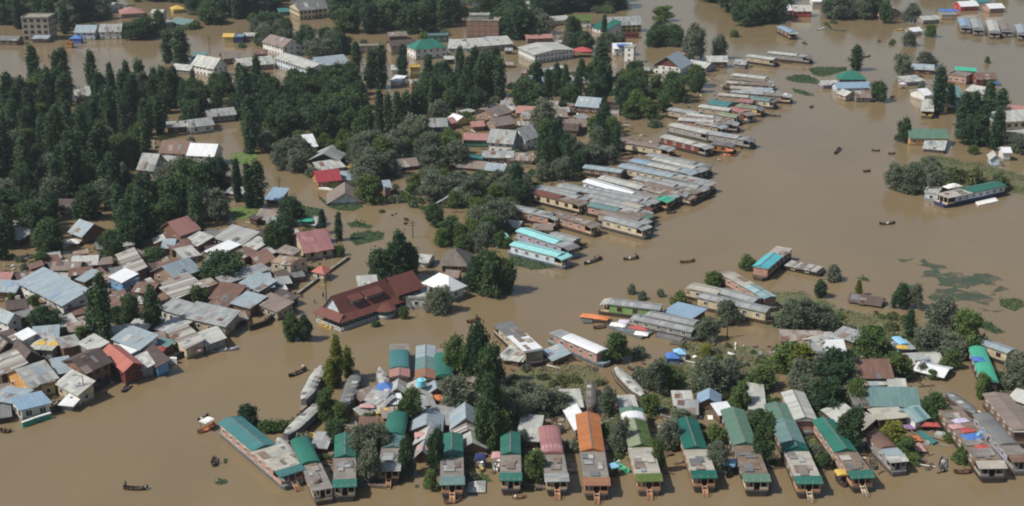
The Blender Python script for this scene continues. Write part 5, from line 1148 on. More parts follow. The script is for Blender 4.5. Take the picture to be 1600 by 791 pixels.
HB((1080, 615), (535, 492), 4.2, 'cream houseboat with grey roof and reddish porch', [(.35, 1, 'g', 'tin', .5)], 'cream', 'hull_brown', 'brown_pale', 'deck_grey', 'rail_orange', g3)
HB((420, 440), (82, 395), 4.0, 'grey boat shed with bluish roof at the garden end of the middle row', [(0, 1, 'g', 'tin_blue', .7)], 'wood', 'hull_dark', None, 'tin', 'rail_grey', g3, porch=False, zr=2.8)
HB((600, 585), (232, 492), 4.4, 'pale grey boat roof beside the shining white one', [(0, 1, 'g', 'tin_pale', .7)], 'grey_wall', 'hull_dark', None, 'tin', 'rail_grey', g3, porch=False)
HB((520, 640), (105, 520), 4.4, 'boat with shining bluish white roof', [(0, 1, 'g', 'tin_white', .7)], 'white_blue', 'hull_dark', None, 'tin', 'rail_grey', g3, porch=False)
HB((890, 655), (540, 560), 4.0, 'pale roofed houseboat with bluish porch beside the green canopied one', [(.3, 1, 'f', 'deck_pale', 0)], 'tan', 'hull_dark', 'tin_blue', 'deck_brown', 'rail_grey', g3)
HB((830, 690), (380, 600), 4.0, 'tan houseboat with a bright green canopy over its bow', [(.0, .2, 'f', 'jade', 0), (.2, 1, 'g', 'deck_grey', .4)], 'tan', 'hull_dark', 'jade', 'deck_grey', 'rail_orange', g3)
HB((1030, 665), (760, 612), 4.0, 'pinkish boat with low brown roof moored outside the green canopy', [(.3, 1, 'f', 'deck_brown', 0)], 'pink_wall', 'hull_brown', 'brown_pale', 'deck_grey', 'rail_pale', g3, zr=2.6)
HB((1310, 45), (1080, 5), 4.2, 'pale cluttered boat with teal sheet at the pier', [(.2, 1, 'f', 'deck_pale', 0)], 'tan', 'hull_dark', 'tin_blue', 'deck_grey', 'rail_grey', g3)
tl(780, 280, 5.65)
HB((700, 130), (340, 72), 4.4, 'houseboat with grey green roof behind the brown maroon roof', [(.02, 1, 'g', 'tin', .6)], 'buff', 'hull_dark', None, 'tin', 'rail_grey', g3)
HB((742, 212), (340, 112), 4.4, 'cream houseboat with dark maroon rear roof', [(.45, 1, 'g', 'maroon', .8), (.02, .45, 'f', 'deck_brown', 0)], 'cream', 'hull_dark', 'brown_pale', 'deck_brown', 'rail_pale', g3, frame='frame_brown')
HB((1345, 205), (535, 52), 4.4, 'very long grey roofed houseboat with pink wall behind the cream rows', [(.1, 1, 'g', 'tin', .5)], 'pink_wall', 'hull_dark', 'tin', 'tin', 'rail_grey', g3)
HB((1315, 268), (815, 140), 4.2, 'cream houseboat with pale yellow front roof and dark red porch', [(.4, 1, 'g', 'tin', .5), (.1, .4, 'b', 'deck_pale', .5)], 'cream', 'hull_dark', 'maroon', 'tin', 'rail_orange', g3)
HB((1330, 328), (808, 222), 4.2, 'houseboat with pale teal rear roof and mossy awning', [(.5, 1, 'g', 'teal_pale', .6), (.05, .5, 'f', 'deck_brown', 0)], 'pink_wall', 'hull_dark', 'faded_green', 'deck_brown', 'rail_orange', g3)
HB((1300, 425), (945, 335), 4.4, 'cream houseboat with white window shutters and grey roof, outermost of the fleet corner', [(.1, 1, 'g', 'tin', .5)], 'cream', 'hull_grey', 'tin', 'tin', 'rail_pale', g3)
HB((525, 335), (82, 238), 4.2, 'long pink walled houseboat under stepped grey roofs', [(0, .45, 'f', 'tin', 0), (.45, 1, 'g', 'tin', .6)], 'pink_wall', 'hull_dark', 'tin', 'tin', 'rail_pale', g3)
HB((850, 405), (475, 298), 4.2, 'pink walled houseboat with flat brown deck and curved bow', [(.05, 1, 'f', 'deck_brown', 0)], 'pink_wall', 'hull_brown', 'brown_pale', 'deck_brown', 'rail_pale', g3)
HB((655, 600), (195, 445), 4.2, 'houseboat with aqua roof and grey bow roof', [(.25, 1, 'g', 'aqua', .7), (.02, .25, 'f', 'tin', 0)], 'lilac_wall', 'hull_blue', 'tin_dark', 'tin', 'rail_pale', g3)
HB((690, 540), (470, 482), 3.8, 'small grey roofed boat between pink and aqua houseboats', [(0, 1, 'g', 'tin', .5)], 'wood', 'hull_dark', None, 'tin', 'rail_grey', g3, porch=False, zr=2.8)
HB((590, 680), (135, 565), 4.2, 'pale aqua roofed houseboat beside the floating weed', [(.02, 1, 'g', 'aqua', .6)], 'white_blue', 'hull_blue', 'aqua', 'tin_pale', 'rail_pale', g3)
house((35, 410), (165, 425), 5, 1.8, 'ruined board hut beside the aqua roofed houseboat', cat='hut', kind='l', rise=1, wall='wood', roof='tin_pale', rows=0)
house((310, 440), (460, 445), 4, 2.0, 'buff hut between pink and aqua houseboats', cat='hut', kind='l', rise=.9, wall='cream', roof='brown_pale', rows=1)
house((-30, 540), (80, 520), 4, 1.6, 'cyan sheeted hut in the bushes beside the pale aqua houseboat', cat='hut', kind='l', rise=.8, wall='wood', roof='aqua', rows=0)
tl(900, 190, 5.65)
for F_, R_, ww_, lb, rf, wl in (((1130, 425), (700, 325), 3.8, 'plain houseboat with pale tin roof between the slate awning and tan ones', 'tin_pale', 'buff'), ((1150, 590), (760, 520), 3.8, 'grey houseboat wedged beside the longest cream one', 'tin', 'grey_wall'), ((930, 620), (620, 545), 3.8, 'brown decked houseboat wedged before the pale roofed bluish porch', 'deck_brown', 'tan'), ((985, 640), (660, 590), 3.6, 'weathered houseboat wedged behind the green canopy', 'tin_rust', 'pink_wall'), ((720, 700), (260, 610), 3.8, 'grey houseboat wedged behind the tan green canopied one', 'tin', 'buff')):
    HB(F_, R_, ww_, lb, [(.15, 1, 'g', rf, .5)], wl, 'hull_dark', 'tin', 'tin', 'rail_grey', g3)
tl(780, 280, 5.65)
for F_, R_, ww_, lb, rf, wl in (((1320, 300), (830, 185), 3.8, 'grey roofed houseboat wedged above the pale teal rear roof', 'tin', 'cream'), ((1310, 375), (900, 285), 3.8, 'brownish houseboat wedged above the outermost cream one', 'brown_pale', 'buff'), ((760, 175), (420, 95), 3.6, 'pale houseboat wedged behind the dark maroon rear roof', 'tin', 'buff')):
    HB(F_, R_, ww_, lb, [(.15, 1, 'g', rf, .5)], wl, 'hull_dark', 'tin', 'tin', 'rail_grey', g3)
g4 = 'houseboats at the head of the lake fleet'
tl(1000, 60, 5.65)
for F_, R_, ww_, lb, rf, wl in (((1170, 385), (800, 350), 3.8, 'brownish houseboat wedged behind the white washing', 'deck_brown', 'tan'), ((1240, 480), (900, 452), 3.8, 'grey houseboat wedged before the farthest reaching porch', 'tin', 'buff'), ((1010, 520), (700, 492), 3.8, 'houseboat hung with pale washing behind the wide teal roof', 'deck_pale', 'tan'), ((700, 700), (420, 668), 3.6, 'faded houseboat wedged above the brown washing deck', 'tin_pale', 'buff'), ((800, 735), (520, 705), 3.6, 'rusty houseboat wedged below the brown washing deck', 'tin_rust', 'pink_wall')):
    HB(F_, R_, ww_, lb, [(.15, 1, 'g', rf, .5)], wl, 'hull_dark', 'tin', 'tin', 'rail_grey', g4)
tl(1000, 60, 5.65)
HB((1200, 185), (958, 150), 4.4, 'pale roofed houseboat at the far jetty, moored in front', [(.02, 1, 'g', 'tin_pale', .5)], 'buff', 'hull_dark', None, 'tin_pale', 'rail_grey', g4)
HB((1505, 160), (1140, 122), 4.4, 'longest pale houseboat at the far jetty with grey bow', [(.3, 1, 'g', 'tin_pale', .5)], 'grey_wall', 'hull_dark', 'tin_dark', 'tin', 'rail_grey', g4)
HB((1120, 352), (825, 318), 4.4, 'pale roofed houseboat behind the white washing', [(0, 1, 'g', 'tin_pale', .5)], 'wood', 'hull_dark', None, 'tin_pale', 'rail_grey', g4)
HB((1185, 412), (765, 382), 4.2, 'brown houseboat hung with white washing', [(.05, .5, 'f', 'deck_brown', 0)], 'wood', 'hull_dark', None, 'deck_pale', 'rail_orange', g4)
HB((1180, 452), (800, 432), 4.2, 'houseboat with light blue bow roof and pinkish side', [(.02, .4, 'g', 'tin_blue', .5), (.4, 1, 'f', 'deck_pale', 0)], 'pink_wall', 'hull_dark', None, 'deck_grey', 'rail_grey', g4)
HB((1330, 502), (812, 468), 4.4, 'houseboat with pale porch roof reaching farthest into the lake', [(.45, 1, 'g', 'tin', .5), (0, .12, 'f', 'tin_white', 0)], 'tan', 'hull_dark', 'tin_pale', 'deck_grey', 'rail_pale', g4)
HB((1190, 550), (1000, 528), 4.2, 'houseboat with pale mint roof', [(.1, 1, 'b', 'teal_pale', .6)], 'cream', 'hull_dark', 'tin_dark', 'tin', 'rail_grey', g4)
HB((815, 590), (640, 560), 6.5, 'boat under a wide teal roof beside the garden trees', [(0, 1, 'g', 'teal_roof', 1.2)], 'wood', 'hull_dark', None, 'tin', 'rail_grey', g4, porch=False)
HB((1010, 560), (885, 545), 4.2, 'short houseboat with rose red roof', [(0, 1, 'g', 'rose', .7)], 'redwood', 'hull_dark', None, 'deck_pale', 'rail_grey', g4, porch=False)
HB((1080, 618), (860, 590), 4.0, 'yellowish houseboat with dark open porch', [(.3, 1, 'f', 'olive', 0)], 'yellow_wall', 'hull_dark', 'tin_dark', 'deck_pale', 'rail_orange', g4)
HB((985, 670), (810, 615), 4.2, 'houseboat with crimson brown roof and white hull', [(.3, 1, 'g', 'rose', .6)], 'redwood', 'hull_grey', 'brown_pale', 'deck_grey', 'rail_pale', g4)
HB((805, 632), (535, 595), 4.2, 'houseboat with plain pale roof behind the crimson brown one', [(0, 1, 'g', 'tin_pale', .5)], 'buff', 'hull_dark', None, 'tin_pale', 'rail_grey', g4, porch=False)
HB((525, 665), (268, 622), 4.2, 'grey roofed houseboat nearest the garden bushes at the fleet head', [(0, 1, 'g', 'tin', .5)], 'buff', 'hull_dark', None, 'tin', 'rail_grey', g4, porch=False)
HB((875, 690), (720, 668), 4.0, 'small pale green roofed houseboat below the crimson brown one', [(0, 1, 'b', 'olive', .5)], 'buff', 'hull_dark', None, 'tin_pale', 'rail_grey', g4)
HB((730, 728), (425, 690), 4.2, 'houseboat with brown deck and washing at the fleet head', [(.2, 1, 'f', 'deck_brown', 0)], 'tan', 'hull_dark', 'tin', 'deck_brown', 'rail_grey', g4)
HB((862, 750), (345, 712), 4.2, 'pale roofed houseboat with grey awning above the pier boats', [(.4, 1, 'g', 'tin_pale', .5)], 'pink_wall', 'hull_dark', 'tin', 'deck_grey', 'rail_grey', g4)
# ---- far shore
tl(1200, 0)
for x, y0, y1, c, lb in ((1225, 168, 118, 'tin_sky', 'houseboat with dull blue roof in the far row of five'), (1302, 182, 120, 'tin', 'houseboat with grey blue roof in the far row of five'), (1402, 200, 130, 'tin_pale', 'widest pale roofed houseboat in the far row of five'), (1480, 192, 148, 'brown_pale', 'shortest houseboat in the far row of five'), (1580, 212, 155, 'tin_blue', 'light blue roofed houseboat in the far row of five')):
    HB((x, y0), (x - 22, y1), 4.6, lb, [(.08, 1, 'g', c, .8)], 'buff', 'hull_brown', 'tin_dark', c, 'rail_grey', 'far row of five houseboats', frame='frame_brown')
HB((160, 205), (80, 165), 4.2, 'houseboat with purplish roof below the far dark wood', [(.1, 1, 'g', 'tin_sky', .6)], 'wood', 'hull_dark', 'tin', 'tin', 'rail_orange', 'houseboats far up the lake')
HB((985, 680), (990, 620), 4.0, 'yellow bowed houseboat moored beneath the tall lake poplars', [(.1, 1, 'g', 'tin_pale', .6)], 'lime_wall', 'hull_brown', 'tin_pale', 'tin', 'tarp_yellow', 'houseboats far up the lake')
tl(1200, 200)
HB((1075, 420), (1430, 345), 4.8, 'white and blue excursion houseboat with long green roof', [(.42, 1, 'g', 'green_roof', .9)], 'white_blue', 'navy', None, 'deck_pale', 'rail_pale', 'houseboats far up the lake', frame='frame_white', trim='navy')
house((970, 400), (1050, 410), 5, 3.0, 'small white cabin moored beside the excursion houseboat', cat='cabin', kind='f', rise=0, wall='white_blue', roof='tin_pale', rows=1)
tarp((1140, 362), 5.5, 2.6, 'tarp_white', 'white awning on the excursion houseboat', z=3.2, rz=.5, hump=.8)
raft([(1280, 455), (1400, 425), (1425, 450), (1300, 478)], 'tarp_white', 'pale floating platform beside the excursion houseboat', z=.35)

# ============================================================ SHEDS AND RAFTS IN THE MARSH
tl(800, 400)
house((945, 345), (1110, 385), (1192, 345), 2.6, 'blue sheet roofed shed beside the lime green houseboat', cat='shed', kind='s', rise=.6, wall='wood', roof='tin_sky', rows=0)
raft([(580, 430), (800, 505), (872, 470), (640, 405)], 'hull_blue', 'blue raft covered with junk and washing', z=.5)
raft([(885, 490), (1040, 525), (1085, 485), (920, 455)], 'tin_dark', 'plain grey raft beside the junk raft', z=.5)
raft([(975, 540), (1045, 550), (1080, 522), (1020, 515)], 'hull_grey', 'small grey float below the plain grey raft', z=.3)
raft([(415, 370), (440, 410), (500, 410), (480, 375)], 'hull_blue', 'pale bluish raft beside the orange heap', z=.4)
tarp((512, 378), 6.5, 2.4, 'tarp_orange', 'bright orange heap on a dark boat', z=.7, rz=-.35, hump=.5)
raft([(500, 400), (605, 408), (600, 385), (510, 382)], 'hull_dark', 'dark boat carrying the bright orange heap', z=.5, name='barge', cat='barge')
shikara((505, 445), (590, 428), 'reddish brown punt beside the junk raft', hull='wood', w=1.4)
for (x, y), c, lb, a, b_ in (((655, 428), 'tarp_white', 'cream cloth on the junk raft', 3.5, 2), ((720, 410), 'tarp_lilac', 'lilac cloth on the junk raft', 4.5, 2), ((785, 448), 'tarp_red', 'red and white washing on the junk raft', 4, 1.6), ((800, 482), 'tarp_white', 'white cloth at the corner of the junk raft', 3, 2)): tarp((x, y), a, b_, c, lb, z=.55, rz=-.3, hump=.4)
house((195, 590), (255, 645), (330, 600), 1.6, 'bluish white sloping sheet shed beside the salmon sided houseboat', cat='shed', kind='s', rise=.6, wall='wood', roof='tin_blue', rows=0)
house((-45, 640), (60, 650), 5, 1.6, 'pale tin shed at the bank behind the white sheeted houseboat', cat='shed', kind='s', rise=.8, wall='wood', roof='tin_pale', rows=0)
tent((990, 655), 2.8, 2.8, 2.2, 'tarp_blue', 'deep blue little tent on the marsh', wall='tarp_blue')
tent((1035, 630), 2.6, 2.6, 2.2, 'tarp_lightblue', 'pale blue little tent on the marsh', wall='tarp_white')
tl(560, 520, 5.65)
house((278, 528), (405, 528), 6.2, 2.2, 'pale grey tin roof before the teal roofed houseboat', cat='shed', kind='d', rise=1.2, wall='wood', roof='tin_pale', rows=0)
house((425, 540), (605, 545), 6.4, 2.2, 'pale grey tin roof carrying a cyan tank', cat='shed', kind='d', rise=1.1, wall='wood', roof='tin_pale', rows=0)
house((625, 530), (760, 520), 6, 2.2, 'grey blue tin roof with little ridges beside the willow', cat='shed', kind='d', rise=1.2, wall='wood', roof='tin_blue', rows=0)
c = at((555, 468), 2.6); root = empty('water_tank', c, 0, 'cyan water tank standing on a pale tin roof', 'water tank')
m = MB(); m.prism([(.95 * math.cos(i * .524), .95 * math.sin(i * .524)) for i in range(12)], 0, 1.3, 0); m.build('tank', 'tarp_cyan', root)
m = MB(); m.prism([(.6 * math.cos(i * .524), .6 * math.sin(i * .524)) for i in range(12)], 1.3, 1.55, 0, [(.3 * math.cos(i * .524), .3 * math.sin(i * .524)) for i in range(12)]); m.build('lid', 'tarp_lightblue', root)
tent((238, 560), 3.4, 3.4, 3.0, 'tarp_blue', 'vivid blue tent beside the whitish covered boat', wall='tarp_blue')
house((60, 660), (180, 690), 5, 1.4, 'wrecked grey shed with slipping roof sheets', cat='shed', kind='s', rise=1.0, wall='wood', roof='tin', rows=0)
house((75, 590), (200, 620), 5, 1.8, 'broken grey shed behind the wrecked one', cat='shed', kind='l', rise=1.2, wall='wood', roof='tin', rows=0)
tarp((235, 690), 3.4, 2.4, 'tarp_yellow', 'orange yellow sheet beside the wrecked grey shed', z=.8, hump=.6)
tarp((690, 578), 3.6, 2.2, 'tarp_orange', 'coral orange sheet at the foot of the grey blue tin roof', z=.6, hump=.6)
tarp((80, 650), 3, 1.6, 'tarp_pink', 'pinkish cloth on the wrecked grey shed', z=1.5)
house((285, 630), (380, 620), 4, 1.4, 'dark shed with white sheet under the round tree', cat='shed', kind='s', rise=.6, wall='wood_dark', roof='tin_white', rows=0)
house((965, 420), (1070, 440), 6, 2.4, 'brownish bare roof squeezed between tall trees', cat='shed', kind='l', rise=1.6, wall='wood', roof='brown_pale', rows=0)
house((1250, 215), (1410, 250), 6, 1.8, 'pale roof patch beside the moored grey houseboat', cat='shed', kind='s', rise=.8, wall='wood', roof='tin_pale', rows=0)
tl(400, 591)
for (a, b_), c, lb, ev in ((((962, 318), (1140, 318)), 'tin_blue', 'bluish gabled hut roof, hindmost of a stack of three', 2.6), (((985, 402), (1110, 408)), 'tin_pale', 'pale gabled hut roof with pink washing, middle of a stack of three', 2.2), (((990, 478), (1070, 480)), 'tin', 'small grey gabled hut roof, front of a stack of three', 2.0)):
    house(a, b_, 6, ev, lb, cat='hut', kind='d', rise=1.4, wall='wood', roof=c, rows=0)
tarp((1020, 352), 2.4, 2, 'tarp_pink', 'pink washing on the middle hut of the stack of three', z=2.3)
tarp((1040, 432), 2.4, 2, 'tarp_pink', 'pink and white washing above the front hut of the stack of three', z=2.1)
house((1040, 262), (1192, 285), 5, 1.8, 'low grey roof with red and white washing', cat='shed', kind='s', rise=.8, wall='wood', roof='tin', rows=0)
tarp((1105, 250), 3, 2.4, 'tarp_red', 'red and white washing on the low grey roof', z=1.75)
house((1215, 302), (1380, 298), 6, 2.8, 'blue grey gabled house roof with striped awnings in front', kind='d', rise=2.2, wall='tan', roof='tin_blue', rows=0)
house((1215, 358), (1395, 352), 4, 2.2, 'striped brown and white porch roof below the blue grey gable', cat='shed', kind='d', rise=1.5, wall='wood', roof='stripe', rows=0)
house((1255, 438), (1420, 430), 4.5, 1.8, 'striped pale roof with greenish edge below the striped porch', cat='shed', kind='d', rise=1.5, wall='wood', roof='stripe_tin', rows=0)
raft([(640, 655), (820, 668), (825, 655), (645, 645)], 'plank', 'thin wooden gangway by the grey awning houseboat', z=.6, name='gangway', cat='gangway')
house((1322, 698), (1402, 698), 3.2, .35, 'drowned pale barrel roof between two houseboats', cat='shed', kind='h', rise=.8, wall='grey_wall', roof='tin_pale', rows=0)
house((350, 425), (430, 430), 4, 1.6, 'grey shed roof among the mooring boats', cat='shed', kind='s', rise=.8, wall='wood', roof='tin', rows=0)
house((1110, 640), (1285, 640), .8, .2, 'sunken plank edge', cat='plank', kind='f', rise=0, wall='wood', roof='plank', rows=0) if False else None
tl(800, 591)
house((38, 380), (155, 388), (182, 250), 2.0, 'pale flat tin roof between green and red roofed houseboats', cat='shed', kind='s', rise=.4, wall='wood', roof='tin_pale', rows=0)
house((330, 200), (395, 315), (430, 300), 2.2, 'whitish ribbed roof behind the orange roofed houseboat', cat='shed', kind='s', rise=.6, wall='grey_wall', roof='tin_white', rows=0)
house((315, 180), (430, 175), 5, 2.4, 'whitish shed roof above the ribbed one', cat='shed', kind='s', rise=1.2, wall='grey_wall', roof='tin_pale', rows=0)
house((670, 180), (765, 172), 5, 2.2, 'pale roof end behind the olive roofed houseboat', cat='shed', kind='l', rise=1.2, wall='wood', roof='tin_pale', rows=0)
house((1010, 165), (1110, 165), 4, 1.8, 'whitish broken roof beside the pale blue hut', cat='shed', kind='s', rise=.9, wall='wood', roof='tin_pale', rows=0)
house((1030, 215), (1140, 220), 4, 1.6, 'fallen grey roof behind the deep green houseboat', cat='shed', kind='s', rise=.8, wall='wood', roof='tin', rows=0)
house((1155, 150), (1280, 158), 4, 2.2, 'pale blue gabled hut standing in the marsh', cat='hut', kind='d', rise=1.3, wall='wood', roof='tin_sky', rows=0)
house((1285, 225), (1360, 215), 3, 2.6, 'white sheet shed at the stern of the worn green houseboat', cat='shed', kind='s', rise=.7, wall='wood', roof='tin_white', rows=0)
house((1475, 190), (1560, 200), (1540, 60), 1.6, 'crumpled white roof heap beside the worn green houseboat', cat='shed', kind='s', rise=.6, wall='wood', roof='tin_pale', rows=0)
shikara((640, 525), (720, 578), 'green planked boat beside the olive roofed houseboat', hull='tarp_green', w=1.5)
shikara((580, 600), (660, 580), 'boat heaped with a blue sheet beside the orange roofed houseboat', hull='wood', canopy='tarp_lightblue', w=1.5)
shikara((1330, 610), (1370, 540), 'boat with blue cover beside the worn green houseboat', hull='wood', canopy='tarp_lightblue', w=1.5)
tl(1200, 400)
house((85, 520), (330, 530), 6, 2.0, 'row of grey shed roofs with green patch at the marsh clearing', cat='shed', kind='l', rise=1.2, wall='wood', roof='tin_rust', rows=0)
house((330, 560), (440, 520), 5, 2.2, 'pale roofs joined behind the shining white house', cat='shed', kind='l', rise=1, wall='wood', roof='tin_pale', rows=0)
house((262, 600), (380, 605), 5, 2.4, 'lilac grey shed at the marsh clearing', cat='shed', kind='f', rise=0, wall='lilac_wall', roof='tin', rows=0)
house((380, 582), (470, 578), 4, 3.2, 'small shining white gabled house at the marsh clearing', kind='l', rise=1.6, wall='white', roof='tin_white', rows=0)
house((405, 490), (525, 528), 4, 1.8, 'grey boat shelter behind the shining white house', cat='shed', kind='s', rise=.7, wall='wood', roof='tin', rows=0)
house((520, 750), (765, 748), 8, 3.6, 'rust brown roofed house with pale patches and dark porch', kind='l', rise=2.4, wall='wood_dark', roof='rust', rows=1, frame='frame_brown')
house((565, 800), (740, 792), 3.4, 2.2, 'pale porch shed before the rust brown roofed house', cat='shed', kind='s', rise=.5, wall='cream', roof='tin_pale', rows=0)
house((745, 540), (800, 590), 3.5, 1.6, 'pale blue boat roof with yellow sheet in the marsh', cat='shed', kind='s', rise=.4, wall='wood', roof='tin_blue', rows=0)
shikara((870, 615), (760, 520), 'slim covered boat with pale blue awning in the marsh', hull='hull_grey', canopy='tarp_lightblue', w=1.8)
tarp((830, 565), 2.5, 2, 'tarp_yellow', 'yellow sheet on the slim covered boat', z=2.2)
tarp((850, 632), 5.5, 2, 'tarp_red', 'scarlet sheet spread beside pale sheds', z=.6, rz=-.7, hump=.5)
house((905, 665), (1080, 655), 5, 1.8, 'long pale shed beside the scarlet sheet', cat='shed', kind='l', rise=.9, wall='wood', roof='tin_pale', rows=0)
house((910, 705), (1080, 745), 5, 1.4, 'sinking white shed beneath the long pale shed', cat='shed', kind='l', rise=.8, wall='wood', roof='tin_white', rows=0)
tarp((1298, 640), 2.4, 2.4, 'tarp_blue', 'blue sheet on the jade green roof', z=3.05, hump=.3)
tl(1200, 591)
r = house((640, 165), (930, 170), 8, 3.6, 'wide teal roofed building with white doorway', cat='building', kind='l', rise=2.2, wall='navy', roof='teal_pale', rows=0)
house((545, 175), (665, 168), 8, 3.4, 'dull grey roof joined to the wide teal roofed building', kind='l', rise=2.0, wall='wood_dark', roof='tin_dark', rows=0)
house((600, 165), (690, 255), (850, 250), 2.8, 'weathered board deck roof below the wide teal roofed building', cat='shed', kind='s', rise=.4, wall='wood_dark', roof='deck_pale', rows=0)
house((745, 205), (850, 212), 3, 1.8, 'low white doorway shed under the teal roof edge', cat='shed', kind='s', rise=.3, wall='white', roof='tin_white', rows=0)
house((912, 265), (985, 240), 5, 2.8, 'teal and white striped gabled hut', cat='hut', kind='l', rise=1.4, wall='white', roof='teal_stripe', rows=0)
house((575, 320), (665, 245), 4, 2.4, 'pale patched shed beside the dark bushes', cat='shed', kind='s', rise=.6, wall='wood', roof='deck_pale', rows=0)
house((760, 80), (850, 85), 4, 2.2, 'small pale roof with green tank behind the teal building', cat='shed', kind='s', rise=.8, wall='wood', roof='tin_pale', rows=0)
house((345, 200), (445, 280), 4, 2.0, 'pale shed hidden by the bushes beside the emerald houseboat', cat='shed', kind='s', rise=.8, wall='wood', roof='tin_pale', rows=0)
raft([(920, 330), (1020, 405), (1050, 390), (950, 320)], 'teal_roof', 'teal painted floating platform by the striped hut', z=.4)
tarp((1000, 290), 3.6, 1.6, 'tarp_red', 'dark red cloth beside the teal striped hut', z=1.0, hump=.4)
tarp((855, 305), 3, 1.6, 'tarp_purple', 'purple cloth by the weathered board deck', z=.6, hump=.4)
tarp((900, 375), 2.6, 2, 'tarp_orange', 'orange cloth on the water by the yellow green bush', z=.4)
tarp((930, 435), 2.6, 2.4, 'tarp_pink', 'pink tent cloth by the yellow green bush', z=.6, hump=1.0)
raft([(1030, 345), (1090, 355), (1100, 335), (1045, 325)], 'tarp_grey', 'grey board heap beside the teal platform', z=.5, name='board_heap', cat='heap')
for (x, y), c, lb, a, b_ in (((1165, 300), 'tarp_pink', 'faded pink cloth on the cluttered brown deck', 2.6, 1.8), ((1235, 325), 'tarp_red', 'red and white cloth on the cluttered brown deck', 2.4, 1.6), ((1262, 365), 'tarp_blue', 'blue sheet on the cluttered brown deck', 3.4, 2.4), ((1300, 352), 'tarp_lightblue', 'pale blue board across the cluttered brown deck', 3.8, .7), ((1320, 425), 'tarp_red', 'scarlet cloth at the bow end of the cluttered brown deck', 2.2, 1.6), ((1190, 265), 'tarp_lilac', 'lilac cloth on the cluttered brown deck', 3, 1.6)):
    tarp((x, y), a, b_, c, lb, z=3.05, rz=.9 if a > 3.5 else .3, hump=.25)
shikara((1572, 325), (1535, 285), 'yellow boat under the broad pale houseboat', hull='tarp_yellow', w=1.4)
# ============================================================ WALLS, POLES, MARSH
tl(0, 0, 1)
wall_run([(83, 645), (113, 635), (122, 624), (145, 615), (170, 599), (207, 590)], 1.3, .5, 'hull_dark', 'dark river wall below the pale riverside shop', posts=4)  # shade on the river face put into the near-black colour of these walls
wall_run([(207, 590), (246, 575), (291, 555), (326, 541), (351, 525), (382, 507)], 1.2, .5, 'hull_dark', 'dark river wall below the red roofed house and the boathouse', posts=4)
wall_run([(390, 517), (415, 509), (433, 491), (462, 464)], 1.2, .5, 'hull_dark', 'dark river wall at the corner of the channel', posts=4)
wall_run([(466, 461), (505, 432), (545, 404)], .55, .4, 'stone', 'thin stone wall awash along the narrow channel', coping='concrete')
wall_run([(35, 668), (60, 659), (80, 653)], 1.0, .4, 'tarp_green', 'green and white terrace wall under the blue roofed waterside house', coping='white')
tl(0, 591)
r = house((132, 192), (302, 152), (248, 112), 3.4, 'waterside house with light blue roof, white gable and dark window band', kind='s', rise=.8, wall='white', roof='tin_sky', rows=1, sp=1.6, over=.5, ww=1.3, wh=1.5, frame='frame_white')
house((-60, 130), (85, 152), (190, 95), 3.2, 'grey blue roof behind the waterside house with white gable', kind='s', rise=.6, wall='grey_wall', roof='tin_blue', rows=0)
house((-40, 250), (60, 235), 4, 1.6, 'dark broken shed at the corner of the waterside house', cat='shed', kind='s', rise=.6, wall='wood_dark', roof='tin_dark', rows=0)
tl(0, 0, 1)
pole((133, 628), 5.5, 'slim grey lamp post on the river wall beside the pale shop', True)
pole((127, 628), 4.2, 'short grey pole beside the slim lamp post', group='utility poles')
pole((645, 372), 5, 'lone pole standing in the flooded pond', mat='pole_wood')
pole((437, 305), 5.5, 'pole at the mouth of the upper channel by the blue hut', mat='pole_wood')
pole((328, 85), 8, 'dark pole by the far flooded road', mat='pole_wood')
pole((510, 470), 6, 'dark utility pole at the channel corner near the cream hut', mat='pole_wood')
pole((1136, 528), 5, 'bare post standing in the marsh', mat='pole_wood')
pole((170, 70), 9, 'thin mast beside the grey roofed white house on the flooded road')
# lean-to roofs that fill the gaps of the riverside village
def lean_to(q, rz, w_, d_, h_, rise, wall, roof, label, group):
    root = empty('lean_to', q, rz, label, 'lean to', group); x, y = w_ / 2, d_ / 2; m = MB()
    for a, b_ in (((-x, -y), (x, -y)), ((x, -y), (x, y)), ((x, y), (-x, y)), ((-x, y), (-x, -y))):
        za, zb = h_ + (rise if a[1] > 0 else 0), h_ + (rise if b_[1] > 0 else 0); m.face([(*a, -.6), (*b_, -.6), (*b_, zb), (*a, za)])
    m.build('wall', wall, root); r = MB(); o = .35; s = rise / d_; k = random.uniform(-.3, .3)
    r.slab([(-x - o, -y - o, h_ - o * s + .12), (x + o, -y - o, h_ - o * s + .12), (x + o + k, y + o, h_ + rise + o * s + .12), (-x - o + k, y + o, h_ + rise + o * s + .12)], .1); r.build('roof', roof, root)
    e = Vector((math.cos(rz), math.sin(rz), 0)); n = Vector((-e.y, e.x, 0)); FOOT.append((q - e * x - n * y, e, n, w_, d_, 0))
DESC = {'rust': 'rust brown', 'tin_rust': 'rust streaked', 'tin': 'grey tin', 'tin_dark': 'dark grey', 'brown_pale': 'pinkish brown', 'stripe': 'brown and white striped', 'tin_pale': 'pale', 'brown': 'dark brown'}
